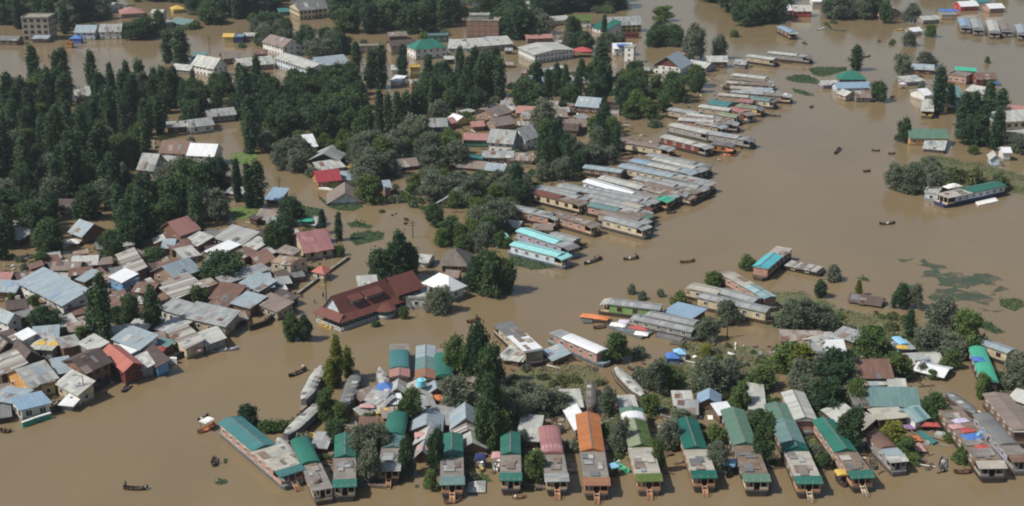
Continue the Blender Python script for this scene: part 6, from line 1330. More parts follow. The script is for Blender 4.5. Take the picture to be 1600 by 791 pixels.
def fill(poly, n, angs, label, group, seed, hs=(1.0, 2.2), pad=.9):
    rnd = random.Random(seed); pp = [at(p) for p in poly]; pl = [(p.x, p.y) for p in pp]; k = 0
    for _ in range(n * 40):
        q = Vector((rnd.uniform(min(p[0] for p in pl), max(p[0] for p in pl)), rnd.uniform(min(p[1] for p in pl), max(p[1] for p in pl)), 0))
        if not inpoly((q.x, q.y), pl) or blocked(q, pad): continue
        roof = rnd.choice(('rust', 'tin_rust', 'tin', 'tin_dark', 'brown_pale', 'stripe', 'tin_pale', 'tin_rust', 'brown'))
        lean_to(q, rad(rnd.choice(angs) + rnd.uniform(-8, 8)), rnd.uniform(2.6, 5.0), rnd.uniform(2.0, 3.4), rnd.uniform(*hs), rnd.uniform(.3, .8), rnd.choice(('wood', 'wood_dark', 'buff', 'brick', 'grey_wall')), roof, label % DESC[roof], group); k += 1
        if k >= n: break
fill([(0, 420), (150, 395), (290, 375), (420, 345), (520, 385), (470, 440), (400, 500), (270, 556), (150, 608), (60, 648), (0, 640)], 85, (20, 25, -65, 30), 'small %s lean to squeezed between the riverside village roofs', 'village lean tos', 71)
fill([(690, 180), (840, 150), (930, 170), (930, 210), (840, 215), (760, 195), (690, 205)], 26, (0, 10, -15, 40), 'small %s shed among the roofs behind the white two winged house', 'far village lean tos', 72)
fill([(700, 70), (960, 40), (1060, 110), (900, 140), (700, 110)], 16, (0, 5, 20), 'small %s shed among the distant buildings round the pale halls', 'distant lean tos', 73)
fill([(570, 600), (780, 600), (790, 690), (570, 680)], 14, (10, -10, 45), 'small %s shed roof among the stacks of gabled huts', 'marsh lean tos', 74, (.5, 1.2))
fill([(1230, 525), (1380, 530), (1400, 640), (1300, 650)], 10, (5, -10, 30), 'small %s shed roof hidden by the marsh clearing trees', 'clearing lean tos', 75, (.7, 1.5))
# marsh
ms = dict(mat='marsh_mud', z=.05, cat='marsh', kind='structure', tuft=6.5, tuft_mat='leaf_marsh', size=.21, up=.5, amp=1.6)
patch('marsh_ground', [(800, 578), (905, 570), (945, 592), (915, 636), (868, 650), (850, 662), (792, 655), (775, 610)], label='brownish green marsh bank beside the tall dark trees', seed=1, **ms)
patch('marsh_ground', [(985, 585), (1080, 537), (1200, 545), (1220, 598), (1150, 640), (1060, 655), (1000, 628)], label='brown marsh with the little blue tents', seed=2, **ms)
patch('marsh_ground', [(1212, 505), (1300, 482), (1420, 498), (1490, 560), (1420, 590), (1330, 560), (1250, 552)], label='brown marsh below the sunken brown roof', seed=3, **ms)
patch('marsh_ground', [(1530, 580), (1620, 588), (1620, 650), (1570, 630), (1545, 605)], label='muddy strip beside the jade green boat roof', seed=4, **ms)
patch('marsh_ground', [(940, 640), (1000, 660), (1020, 720), (985, 730), (960, 690)], label='reedy strip beside the olive roofed houseboat', seed=5, **ms)
patch('marsh_ground', [(1170, 455), (1260, 458), (1310, 480), (1250, 520), (1190, 510)], label='reedy ground under the marsh trees', seed=6, **ms)
patch('marsh_ground', [(540, 690), (590, 660), (630, 680), (600, 755), (560, 750)], label='bushy strip between emerald and humped green roofs', seed=7, **ms)
patch('marsh_ground', [(1400, 262), (1470, 244), (1560, 262), (1620, 280), (1620, 305), (1540, 300), (1450, 305), (1390, 298)], label='low island behind the excursion houseboat', seed=8, **ms)
patch('marsh_ground', [(1110, 640), (1240, 620), (1330, 600), (1420, 640), (1380, 690), (1290, 720), (1180, 700)], label='wooded marsh behind the near houseboats', seed=9, **ms)
patch('lawn', [(360, 325), (405, 320), (408, 338), (362, 345)], 'lawn', .08, 'bright green lawn left dry above the flood', 'lawn', 'structure', 2.0, 'leaf_yellow', size=.2, up=.15, seed=10)
patch('lawn', [(360, 240), (400, 236), (402, 252), (362, 258)], 'lawn', .06, 'green garden strip beside the white roofed row house', 'lawn', 'structure', 1.5, 'leaf_green', size=.2, up=.3, seed=11)
wd = dict(mat='weed_bed', z=.04, cat='floating weed', kind='stuff', tuft=2.2, tuft_mat='leaf_weed', size=.28, up=.45, amp=.6, th=.15)
tl(400, 200)
patch('floating_weed', [(375, 405), (430, 470), (500, 510), (600, 515), (660, 485), (640, 462), (450, 462)], label='green weed curving under the drowned pink gable', seed=21, **wd)
patch('floating_weed', [(560, 590), (620, 575), (720, 610), (700, 622), (580, 612)], label='thin green weed island in the pond', seed=22, **wd)
patch('floating_weed', [(580, 660), (680, 635), (790, 645), (780, 690), (620, 725), (590, 700)], label='larger green weed island in the pond', seed=23, **wd)
patch('floating_weed', [(270, 478), (400, 500), (410, 540), (280, 545)], label='green weed at the channel bend by the grey shed', seed=24, **wd)
tl(800, 400)
patch('floating_weed', [(-20, -10), (40, 15), (130, 28), (335, 42), (310, 74), (120, 84), (-10, 50)], label='dark green weed along the pale aqua houseboat', seed=25, **wd)
tl(1200, 0)
patch('floating_weed', [(100, 485), (170, 460), (260, 470), (330, 510), (300, 520), (150, 505)], label='dark weed island before the small lake island', seed=26, **wd)
patch('floating_weed', [(245, 430), (300, 415), (480, 418), (490, 435), (340, 475), (280, 460)], label='dark weed island beneath the single lake poplar', seed=27, **wd)
patch('floating_weed', [(140, 545), (220, 560), (290, 590), (240, 592), (170, 572)], label='narrow dark weed strip near the fleet head', seed=28, **wd)
tl(1200, 400)
patch('floating_weed', [(1430, 270), (1530, 262), (1600, 300), (1520, 340), (1440, 310)], label='bright green weed in open water near the picture edge', seed=29, **{**wd, 'tuft_mat': 'leaf_yellow'})
patch('floating_weed', [(1315, 440), (1360, 400), (1455, 470), (1400, 482)], label='dark weed bed beside the outer marsh trees', seed=30, **wd)
patch('floating_weed', [(540, 130), (620, 138), (632, 160), (580, 152)], label='little weed streak north of the sunken brown roof', seed=31, **wd)
tl(0, 591)
patch('floating_weed', [(1328, 650), (1365, 628), (1402, 622), (1395, 655), (1345, 664)], label='small green weed raft in the wide brown channel', seed=38, **wd)
patch('floating_weed', [(1375, 518), (1392, 490), (1405, 512), (1390, 522)], label='tiny weed tuft beside the small punt', seed=39, **wd)
tl(400, 591)
patch('floating_weed', [(1310, 600), (1400, 590), (1460, 635), (1400, 650), (1315, 640)], label='yellowish weed bed between two near houseboats', seed=40, **{**wd, 'tuft_mat': 'leaf_yellow'})
patch('floating_weed', [(975, 665), (1005, 655), (1005, 672), (985, 675)], label='speck of green weed before the dark gap tree', seed=41, **wd)
tl(1200, 400)
sm = dict(mat='sunken_weed', z=.025, cat='water weed', kind='stuff', tuft=0, amp=3.5, th=.02)  # flat dark patches of submerged weed
patch('water_weed', [(860, 45), (1000, 28), (1110, 75), (1050, 120), (1130, 108), (1270, 98), (1400, 120), (1412, 150), (1290, 172), (1230, 192), (1090, 182), (1000, 142), (930, 125), (970, 80)], label='largest of the dark weed patches lying flat on the lake', seed=32, **sm)
patch('water_weed', [(980, 218), (1100, 205), (1260, 228), (1390, 262), (1380, 288), (1220, 282), (1000, 252)], label='long weed patch below the largest one', seed=33, **sm)
patch('water_weed', [(1275, 308), (1400, 322), (1392, 342), (1300, 336)], label='small weed patch nearest the outer marsh trees', seed=34, **sm)
patch('water_weed', [(1380, 175), (1445, 235), (1400, 248), (1368, 210)], label='weed patch trailing south from the largest one', seed=35, **sm)
patch('water_weed', [(780, 5), (875, 12), (865, 32), (800, 22)], label='outlying weed streak north of the largest weed patch', seed=36, **sm)
patch('water_weed', [(830, 170), (960, 170), (940, 215), (850, 205)], label='weed patch touching the two dark marsh trees', seed=37, **sm)

# ============================================================ TREES
tree_variants()
tl(0, 0, 1)
T = tree
T('round', 457, 532, 486, 'round tree in the river, tall one of a pair before the restaurant', px=27); T('round', 478, 532, 491, 'round tree in the river, smaller one of a pair before the restaurant', px=25)
T('yellow', 527, 602, 526, 'tallest yellow green tree between two grey covered boats', px=20); T('yellow', 544, 592, 545, 'second yellow green tree beside the dark roofed covered boat', px=18); T('yellow', 516, 606, 562, 'lower yellow green tree beside the light grey covered boat', px=18)
T('green', 510, 655, 607, 'drooping bright green tree above the tied grey covered boat', px=32); T('green', 530, 660, 628, 'low bright green bush tree under the yellow green trees', px=24)
T('round', 527, 694, 656, 'dark rounded tree behind the emerald roofed houseboat', px=32)
T('green', 712, 594, 522, 'big green tree beside the half hidden teal roofed houseboat', px=36); T('green', 730, 598, 536, 'green tree joined to the big one beside the teal roofed houseboat', px=30); T('round', 748, 602, 503, 'tallest dark tree rising behind the tin sheds', px=34); T('round', 764, 620, 540, 'dark wide tree beside the moored grey houseboat', px=42)
T('willow', 714, 642, 588, 'grey green willow between two tall dark trees', px=46); T('round', 640, 664, 608, 'dark round tree between the tin sheds and the humped green roof', px=40)
T('round', 766, 676, 585, 'tall dark tree with bare foot beside the willow', px=34); T('round', 762, 702, 622, 'dark tree above the striped porch roofs', px=36); T('green', 785, 698, 640, 'green tree between striped sheds and fresh green houseboat', px=30)
T('willow', 797, 660, 606, 'grey bush tree on the edge of the brownish bank', px=44)
T('round', 681, 740, 668, 'dark tree between the grey awning houseboat sheds and teal roofed houseboat', px=26); T('green', 674, 764, 734, 'small bush tree at the water before the dark tree', px=24); T('round', 636, 744, 684, 'dark tree close to the grey awning houseboat', px=26)
T('willow', 577, 756, 690, 'grey tree between emerald and grey awning houseboats', px=38); T('willow', 566, 722, 666, 'grey willow behind the emerald houseboat', px=46); T('willow', 592, 715, 664, 'pale willow beside the humped green roof', px=40)
T('round', 389, 668, 631, 'dark small tree behind the long teal roof', px=27); T('shrub', 418, 674, 655, 'fallen tree foliage beside the long teal roof', px=34); T('shrub', 440, 672, 655, 'tangle of foliage by the tied grey covered boat', px=30)
for x, yb, yt, pw, lb in ((744, 455, 398, 36, 'dark tree at the water end of a clump of three by the white pavilion'), (768, 458, 393, 46, 'tallest dark tree of a clump of three by the white pavilion'), (790, 456, 404, 34, 'smallest dark tree of a clump of three by the white pavilion')): T('round', x, yb, yt, lb, px=pw)
T('round', 596, 440, 388, 'dark tree over the end of the maroon restaurant roof', px=44); T('round', 622, 438, 361, 'pointed dark tree behind the maroon restaurant roof', px=40); T('round', 640, 432, 384, 'low dark tree between thatched hut and maroon roof', px=34)
T('willow', 686, 487, 447, 'grey round tree in the water before the white pavilion', px=36); T('shrub', 632, 498, 478, 'small green bush before the restaurant wing', px=14); T('shrub', 587, 510, 500, 'tiny green bush under the restaurant bay', px=16)
T('poplar', 504, 365, 328, 'thin poplar beside the grey shed with green sheet', px=11); T('poplar', 530, 376, 333, 'thin poplar standing alone in the upper channel', px=12); T('shrub', 530, 400, 380, 'dark bush at the foot of the lone thin poplar', px=20)
T('round', 456, 352, 305, 'dark tree above the rose pink roof', px=36); T('round', 442, 392, 338, 'dark tree touching the rose pink roof', px=40); T('round', 428, 396, 350, 'low dark tree west of the rose pink roof', px=34)
T('poplar', 404, 324, 252, 'stout dark poplar at the small blue hut', px=24); T('poplar', 390, 325, 258, 'slim dark poplar beside the stout one at the blue hut', px=16); T('poplar', 372, 315, 250, 'slim poplar before the rust orange houseboat', px=14); T('poplar', 347, 300, 248, 'slim poplar at the end of the rust orange houseboat', px=14)
T('round', 681, 352, 319, 'upright dark tree standing in the pond', px=28); T('round', 702, 374, 338, 'round dark tree beside the upright one in the pond', px=32)
T('poplar', 152, 532, 452, 'first dark village poplar, beside the large grey roofed house', px=24); T('poplar', 165, 536, 428, 'tallest dark village poplar by the white sheeted roof', px=26); T('poplar', 240, 520, 447, 'second dark village poplar beside the white house with pale grey roof', px=24)
T('round', 205, 512, 460, 'round dark tree between the village poplars', px=32); T('round', 188, 508, 478, 'low dark tree between the village poplars', px=26); T('round', 70, 518, 480, 'dark tree below the large grey roofed house', px=42); T('green', 56, 490, 460, 'small tree against the wall of the large grey roofed house', px=20); T('green', 19, 482, 457, 'small tree by the bluish low roof', px=14)
T('green', 129, 534, 510, 'rounded bush tree above the square pale roof', px=28); T('green', 309, 474, 445, 'green tree below the striped roof', px=30); T('round', 352, 442, 396, 'great round dark tree in the middle of the village', px=62)
T('green', 66, 420, 394, 'green rounded tree behind the large grey roofed house', px=28); T('round', 240, 415, 388, 'dark tree beside the brown and white striped roof', px=36); T('round', 175, 405, 360, 'dark tree at the flooded yard', px=36); T('poplar', 88, 395, 345, 'dark poplar behind the flooded yard', px=22)
# marsh trees
for k, x, yb, yt, pw, lb in (('greyshrub', 987, 459, 443, 16, 'bush in open water behind the lime green houseboat'), ('greyshrub', 1003, 468, 455, 18, 'low bush behind the roof of the lime green houseboat'), ('greyshrub', 1032, 463, 451, 15, 'small bush between the two channels'), ('shrub', 1062, 477, 455, 32, 'green bush behind the blue sheet roofed shed'),
    ('green', 1114, 448, 423, 28, 'rounded bush tree at the stern of the pink brown houseboat'), ('green', 1168, 421, 397, 24, 'bush tree beside the aqua roofed houseboat'), ('willow', 1138, 506, 468, 38, 'grey tree before the long cream houseboat'), ('willow', 1104, 532, 496, 34, 'pale sparse tree at the end of the grey roofed boats'),
    ('green', 962, 564, 520, 40, 'green tree at the end of the salmon sided houseboat'), ('greyshrub', 1000, 558, 540, 26, 'pale bush north of the green marsh trees'), ('yellow', 1103, 556, 540, 18, 'bright yellowish bush in the brown marsh'), ('greyshrub', 1000, 600, 572, 34, 'grey marsh bush above the curving covered boat'),
    ('willow', 1024, 612, 562, 44, 'big grey green tree near the curving covered boat'), ('green', 1046, 606, 570, 34, 'lower green tree near the curving covered boat'), ('willow', 1110, 612, 558, 50, 'broad grey tree south of the little blue tents'), ('willow', 1140, 595, 560, 36, 'grey marsh tree east of the little blue tents'), ('green', 1188, 607, 570, 42, 'green tree in the marsh above the crumpled white heap'),
    ('greyshrub', 1301, 438, 414, 28, 'grey bush beside the sunken barge'), ('round', 1282, 464, 436, 22, 'dark little tree south of the sunken barge'), ('yellow', 1341, 462, 438, 9, 'thin yellow green shrub beside the sunken brown roof'), ('round', 1406, 482, 441, 22, 'pointed dark tree at the weed patches'), ('willow', 1429, 482, 443, 24, 'grey tree next to the pointed dark one'), ('poplar', 1420, 530, 484, 16, 'dark pillar tree in the middle of the reeds'),
    ('willow', 1235, 520, 470, 46, 'grey tree over the end of the long cream houseboat'), ('willow', 1258, 518, 466, 44, 'broadest grey tree in the clump east of the long cream houseboat'), ('willow', 1285, 516, 476, 40, 'grey tree at the outer end of the clump east of the long cream houseboat'), ('green', 1362, 562, 511, 52, 'big round green tree beside the small shining white house'), ('green', 1398, 592, 549, 40, 'green tree beside the rust brown roofed house'),
    ('willow', 1470, 518, 466, 46, 'tallest grey tree in the outer marsh clump'), ('green', 1510, 550, 484, 50, 'largest green tree of the outer marsh'), ('willow', 1450, 552, 508, 50, 'grey tree in the outer marsh'), ('willow', 1484, 558, 520, 44, 'pale tree below the largest outer marsh tree'), ('green', 1484, 576, 546, 28, 'little green tree beside the sinking white shed'), ('greyshrub', 1440, 585, 566, 18, 'small bush on the sinking white shed'), ('green', 1458, 592, 578, 16, 'smallest bush before the sinking white shed'),
    ('green', 1228, 580, 534, 46, 'green tree above the marsh shed roofs'), ('yellow', 1252, 584, 540, 36, 'yellowish tree above the marsh shed roofs'), ('round', 1306, 602, 549, 54, 'dark round tree beside the rust brown roofed house'), ('willow', 1250, 612, 562, 46, 'grey willow in front of the yellowish marsh tree'), ('willow', 1588, 612, 549, 46, 'large grey tree cut by the picture edge'),
    ('green', 1533, 622, 582, 24, 'slim green tree growing over the jade green roof'), ('round', 1326, 704, 636, 38, 'tall dark tree beside the emerald houseboat'), ('round', 1290, 640, 590, 48, 'dark tree behind the shining barrel roof'), ('willow', 1262, 628, 586, 40, 'pale willow behind the shining barrel roof'), ('green', 1336, 640, 592, 40, 'green tree beside the dull grey joined roof'), ('green', 1456, 656, 611, 40, 'rounded green tree beside the teal striped hut'),
    ('yellow', 1395, 696, 660, 36, 'yellow green tree above the short houseboat'), ('green', 1415, 712, 684, 34, 'bright bush tree beside the short houseboat'), ('green', 1428, 724, 710, 22, 'lowest bush by the porch of the short houseboat'), ('shrub', 1502, 722, 698, 30, 'round bush beside the cluttered brown houseboat'), ('shrub', 1482, 690, 676, 20, 'bush below the teal painted platform'), ('round', 1288, 731, 706, 24, 'dark bush between two emerald roofed houseboats'),
    ('round', 1192, 728, 648, 32, 'tall dark tree between worn and longest green houseboats'), ('round', 1186, 680, 640, 34, 'dark tree behind the worn green houseboat'), ('willow', 950, 648, 604, 28, 'grey tree beside the weathered dark covered boat'), ('willow', 968, 706, 652, 30, 'grey bare tree between orange and olive roofs'), ('shrub', 960, 700, 680, 20, 'low bush under the grey bare tree'), ('green', 1026, 738, 685, 22, 'green thin tree along the olive houseboat side'),
    ('willow', 1045, 700, 655, 34, 'willow leaning beside the deep green roof'), ('green', 1048, 702, 672, 20, 'green bush touching the deep green roof'), ('willow', 1121, 738, 690, 36, 'grey tree between deep green and worn green houseboats'), ('green', 1118, 690, 662, 30, 'green tree behind the deep green houseboat'), ('green', 834, 753, 704, 32, 'green tree between fresh green and red roofed houseboats'), ('willow', 815, 700, 672, 18, 'small grey bush beside the pale flat tin roof'),
    ('willow', 846, 648, 606, 44, 'grey green tree on the brownish bank'), ('willow', 872, 645, 612, 36, 'lower grey green tree on the brownish bank'), ('willow', 818, 628, 596, 34, 'scrubby grey tree at the north of the brownish bank'), ('green', 1014, 646, 615, 30, 'green bush tree behind the pale roof end'), ('willow', 1068, 672, 640, 34, 'willow over the fallen grey roof'), ('green', 1156, 640, 596, 30, 'green tree behind the pale blue gabled hut'), ('greyshrub', 736, 752, 738, 24, 'bushy water weed clump behind the drowned barrel roof')): T(k, x, yb, yt, lb, px=pw)
# lake
for k, x, yb, yt, pw, lb in (('poplar', 1337, 110, 71, 18, 'single dark poplar on the small lake island'), ('round', 1372, 158, 127, 27, 'round dark tree at the end of the small lake island'), ('willow', 1410, 121, 84, 28, 'willow west of the pale blue floating house'), ('willow', 1447, 103, 80, 30, 'rounded willow behind the pale blue floating house'), ('willow', 1420, 72, 48, 20, 'bushy tree in open lake'), ('green', 1453, 58, 38, 17, 'small round tree beside the white lake hut'),
    ('green', 1542, 99, 88, 8, 'tiny tree alone in the far lake'), ('poplar', 1465, 178, 107, 23, 'tall dark lake poplar beside the white roofed hut'), ('poplar', 1483, 172, 131, 14, 'slim lake poplar beside the pale teal roof'), ('poplar', 1562, 186, 141, 22, 'pointed poplar behind the cream two storey house'), ('round', 1412, 222, 185, 20, 'dark tree at the end of the ochre house'), ('willow', 1438, 150, 126, 16, 'bush beside the white roofed lake hut'), ('willow', 1515, 160, 143, 18, 'rounded bush below the pale pinkish roof'),
    ('willow', 1398, 296, 255, 32, 'first grey willow on the low island'), ('willow', 1424, 300, 257, 36, 'second grey willow on the low island'), ('willow', 1456, 302, 256, 42, 'grey willow behind the white cabin'), ('willow', 1452, 264, 244, 30, 'low grey willow at the back of the low island'), ('reed', 1490, 284, 262, 40, 'reedy bush at the middle of the low island'), ('reed', 1520, 286, 264, 44, 'reedy bush behind the excursion houseboat'), ('reed', 1560, 296, 272, 36, 'reedy bush at the stern of the excursion houseboat'),
    ('round', 1383, 36, 4, 20, 'dark tree between pink gabled house and grey willows'), ('willow', 1424, 34, 5, 26, 'grey tree beside the pink gabled house'), ('willow', 1590, 240, 208, 26, 'grey tree before the cream two storey house'), ('green', 1520, 240, 226, 16, 'low green bush below the lake poplar clump'),
    ('green', 1035, 33, 9, 32, 'round green tree alone in the far brown water'), ('willow', 1083, 96, 36, 34, 'tall grey poplar like tree above the light blue roof'), ('willow', 1123, 92, 53, 24, 'smaller grey tree beside the brown boarded hut'), ('green', 1147, 58, 46, 13, 'small bush in the far brown water'), ('green', 1030, 58, 44, 18, 'bush beside the yellow house'), ('willow', 850, 205, 153, 36, 'tall grey willow behind the pinkish grey roof'), ('poplar', 939, 130, 68, 24, 'stout dark poplar by the narrow white gable wall')): T(k, x, yb, yt, lb, px=pw)
for i, (x, yb, yt, pw) in enumerate(((594, 215, 142, 15), (608, 216, 148, 14), (622, 217, 145, 17), (637, 216, 146, 18), (650, 214, 143, 17), (662, 213, 148, 16))):
    T('poplar', x, yb, yt, ('first', 'second', 'third', 'fourth', 'fifth', 'sixth')[i] + ' dark poplar from the west in the straight row of six by the pond', 'straight row of poplars', px=pw)
T('poplar', 263, 98, 52, 'shorter of two tall poplars beside the flooded road', px=17); T('poplar', 284, 101, 46, 'taller of two tall poplars beside the flooded road', px=24)
T('poplar', 557, 115, 66, 'slim poplar beside the blue grey hall', px=15); T('poplar', 582, 138, 78, 'poplar in front of the long brick building', px=20); T('poplar', 596, 138, 72, 'taller poplar in front of the long brick building', px=22); T('poplar', 629, 122, 70, 'poplar before the brown brick house', px=15)
for k, x, yb, yt, pw, lb in (('round', 222, 60, 28, 46, 'dark tree beyond the flooded road between white houses'), ('willow', 204, 56, 34, 26, 'grey tree beyond the flooded road between white houses'), ('round', 250, 46, 14, 16, 'dark tree before the tall narrow white house'), ('round', 420, 56, 20, 42, 'round dark tree beside the brown and white house'), ('round', 812, 60, 8, 56, 'largest dark tree beside the three storey brick house'), ('willow', 850, 52, 20, 34, 'grey tree beside the largest dark tree of the far village'), ('round', 905, 78, 50, 24, 'dark tree before the green roofed white house'), ('poplar', 944, 60, 24, 10, 'slim poplar between green roof and yellow house')): T(k, x, yb, yt, lb, px=pw)
# groves, each tree a tree
gp = lambda w: {'poplar': (3, 'tall dark poplar ' + w), 'round': (1.6, 'dark leafy tree ' + w), 'green': (.7, 'fresh green tree ' + w), 'willow': (.45, 'grey willow ' + w)}
hp = {'poplar': (11, 16.5), 'round': (7, 10.5), 'willow': (6, 9), 'green': (6, 9)}
grove([(0, 160), (60, 135), (120, 140), (222, 140), (228, 190), (0, 200)], 4.0, gp('in the first rows of the grove facing the flooded road'), hp, 'grove trees facing the road', seed=1, limit=44)
grove([(0, 200), (228, 190), (232, 250), (0, 270)], 4.6, gp('deep inside the grove around the buried pale roof'), hp, 'grove trees around the buried roof', seed=2, limit=36)
grove([(0, 270), (215, 250), (215, 330), (130, 345), (0, 345)], 5.0, {'poplar': (3, 'dark poplar on the village side of the grove'), 'round': (2, 'dark leafy tree on the village side of the grove'), 'willow': (1.4, 'grey willow on the village side of the grove')}, hp, 'grove trees on the village side', seed=3, limit=34)
grove([(215, 285), (330, 285), (345, 345), (290, 380), (190, 390), (175, 350)], 4.6, {'round': (3, 'dark leafy tree above the salmon pink roof'), 'poplar': (1.6, 'dark poplar above the salmon pink roof')}, {'round': (8, 11), 'poplar': (10, 13)}, 'trees above the salmon pink roof', seed=4, limit=30)
grove([(0, 345), (70, 350), (95, 395), (0, 408)], 4.6, {'round': (2, 'dark tree around the slanting grey roofs'), 'poplar': (2, 'poplar around the slanting grey roofs')}, {'round': (7, 10), 'poplar': (9, 12)}, 'trees around the slanting grey roofs', seed=5, limit=14)
grove([(235, 155), (345, 140), (345, 215), (228, 218)], 4.8, gp('around the two curved grey roofs'), {**hp, 'poplar': (10, 14)}, 'trees around the curved roofs', seed=6, limit=22)
grove([(345, 140), (405, 130), (410, 250), (350, 240)], 5.2, {'round': (2, 'dark tree east of the shining white new roof'), 'willow': (1, 'grey willow east of the shining white new roof'), 'poplar': (1.6, 'poplar east of the shining white new roof')}, hp, 'trees east of the white new roof', seed=7, limit=16)
grove([(405, 150), (545, 135), (580, 200), (565, 232), (430, 222)], 4.4, {'round': (4, 'broad dark tree in the dense wood below the white arcade'), 'willow': (.7, 'grey willow at the fringe of the dense wood below the white arcade')}, {'round': (8.5, 12), 'willow': (6, 9)}, 'trees of the dense wood', seed=8, limit=40)
grove([(655, 130), (725, 125), (820, 140), (830, 185), (700, 178), (655, 165)], 4.6, {'poplar': (2, 'dark poplar in front of the teal hipped roof'), 'round': (2, 'dark tree in front of the teal hipped roof')}, {'poplar': (11, 16), 'round': (8, 11)}, 'trees before the teal hipped roof', seed=9, limit=26)
grove([(830, 130), (960, 120), (965, 195), (930, 200), (880, 210), (835, 175)], 5.2, {'poplar': (2, 'dark poplar around the tiny white hut'), 'round': (1.4, 'dark tree around the tiny white hut'), 'green': (1, 'green tree around the tiny white hut')}, {'poplar': (9, 13), 'round': (7, 10), 'green': (5, 8)}, 'trees around the tiny white hut', seed=10, limit=20)
grove([(965, 120), (1060, 118), (1105, 140), (1045, 185), (985, 190), (960, 165)], 4.8, {'round': (3, 'dark tree behind the head of the houseboat fleet'), 'green': (1.4, 'green tree behind the head of the houseboat fleet')}, {'round': (7.5, 11), 'green': (6, 9)}, 'trees behind the fleet head', seed=11, limit=20)
grove([(885, 50), (960, 62), (1060, 62), (1060, 78), (960, 85), (890, 80)], 5, {'round': (2, 'dark tree beside the yellow house'), 'willow': (1.2, 'grey tree beside the yellow house')}, {'round': (7, 10), 'willow': (6, 9)}, 'trees beside the yellow house', seed=12, limit=12)
sk = lambda w: {'round': (2, 'broad dark tree on the skyline ' + w), 'poplar': (1.3, 'tall slim dark tree on the skyline ' + w), 'willow': (.6, 'greyish tree on the skyline ' + w)}
hs_ = {'round': (9, 14), 'willow': (8, 11), 'poplar': (12, 16)}
grove([(-10, 15), (85, 15), (180, 5), (185, 20), (130, 44), (112, 62), (80, 62), (78, 40), (-10, 52)], 3.9, sk('behind the four storey block'), hs_, 'skyline trees behind the block', seed=13, limit=46, wide=1.35)
grove([(200, -14), (330, -18), (300, 6), (205, -2)], 4.2, sk('above the terracotta roof'), hs_, 'skyline trees above the terracotta roof', seed=14, limit=26, wide=1.4)
grove([(292, 8), (380, -10), (440, -18), (440, 12), (400, 28), (300, 46)], 4, sk('west of the cream house'), hs_, 'skyline trees west of the cream house', seed=15, limit=34, wide=1.35)
grove([(395, 45), (440, 45), (470, 75), (540, 70), (540, 92), (470, 92), (400, 70)], 3.8, {'round': (3, 'dark tree between cream house and white arcade'), 'willow': (.6, 'grey tree between cream house and white arcade')}, {'round': (7, 10), 'willow': (6, 9)}, 'trees between cream house and arcade', seed=16, limit=28)
grove([(515, 0), (735, -10), (722, 48), (620, 53), (525, 53)], 4.2, sk('between cream house and brick house'), hs_, 'skyline trees between cream and brick houses', seed=17, limit=52, wide=1.4)
grove([(745, 0), (965, -16), (965, 14), (880, 22), (860, 48), (795, 64), (750, 40)], 4.2, sk('above the green roofed white house'), hs_, 'skyline trees above the green roofed house', seed=18, limit=46, wide=1.4)
grove([(1080, 5), (1085, -14), (1215, -14), (1212, 48), (1150, 45), (1088, 36)], 5, {'round': (1, 'dark tree of the far wood west of the bright red walls')}, {'round': (10, 14)}, 'far wood west of the red walls', seed=19, limit=24, wide=1.3)
grove([(1290, 5), (1375, 5), (1375, 34), (1295, 32)], 4.5, {'willow': (2, 'grey willow on the far lake shore'), 'round': (1, 'dark tree on the far lake shore')}, {'willow': (9, 12), 'round': (9, 12)}, 'far shore willows', seed=20, limit=16)
grove([(1300, -30), (1610, -40), (1610, 5), (1500, -8), (1400, -5), (1310, -2)], 6, {'round': (2, 'dark tree at the far end of the lake'), 'willow': (1, 'grey tree at the far end of the lake')}, {'round': (8, 12), 'willow': (7, 10)}, 'trees at the far end of the lake', seed=21, limit=26)
grove([(1480, 200), (1560, 190), (1560, 236), (1480, 236)], 4.5, {'round': (1, 'dark tree in the clump between ochre and cream lake houses'), 'poplar': (1.5, 'dark poplar in the clump between ochre and cream lake houses')}, {'round': (8, 12), 'poplar': (11, 15)}, 'lake clump of trees', seed=22, limit=10)
grove([(560, 240), (650, 222), (655, 262), (620, 318), (565, 318)], 4.6, {'willow': (3, 'grey willow in the clump behind the crimson roof'), 'green': (1, 'green tree in the clump behind the crimson roof')}, {'willow': (7, 10), 'green': (6, 9)}, 'willow clump behind the crimson roof', seed=23, limit=14)
grove([(655, 225), (730, 225), (725, 265), (660, 268)], 5.5, {'willow': (2, 'grey willow above the long brownish shed roof'), 'green': (1, 'green tree above the long brownish shed roof')}, {'willow': (7.5, 11), 'green': (7, 9)}, 'willows above the brownish shed', seed=24, limit=8)
grove([(640, 275), (690, 290), (780, 285), (800, 320), (790, 370), (745, 375), (735, 330), (650, 310)], 4.8, {'willow': (3, 'grey green willow between pond and fleet'), 'green': (1, 'green bushy tree between pond and fleet')}, {'willow': (5.5, 9), 'green': (4.5, 7)}, 'willows between pond and fleet', seed=25, limit=22)
grove([(800, 262), (900, 235), (960, 230), (965, 255), (900, 275), (830, 300), (800, 330)], 4.6, {'willow': (3, 'grey willow in the garden behind the middle row of boats'), 'round': (1, 'dark tree in the garden behind the middle row of boats'), 'poplar': (.8, 'slim poplar in the garden behind the middle row of boats')}, {'willow': (5, 8), 'round': (5, 7.5), 'poplar': (8, 11)}, 'garden trees behind the middle row', seed=26, limit=26)
grove([(840, 205), (950, 195), (960, 225), (850, 240)], 5.5, {'green': (2, 'green tree beside the low rust and white roofed house'), 'poplar': (1, 'poplar beside the low rust and white roofed house')}, {'green': (5, 8), 'poplar': (9, 12)}, 'trees beside the rust and white roof', seed=27, limit=10)
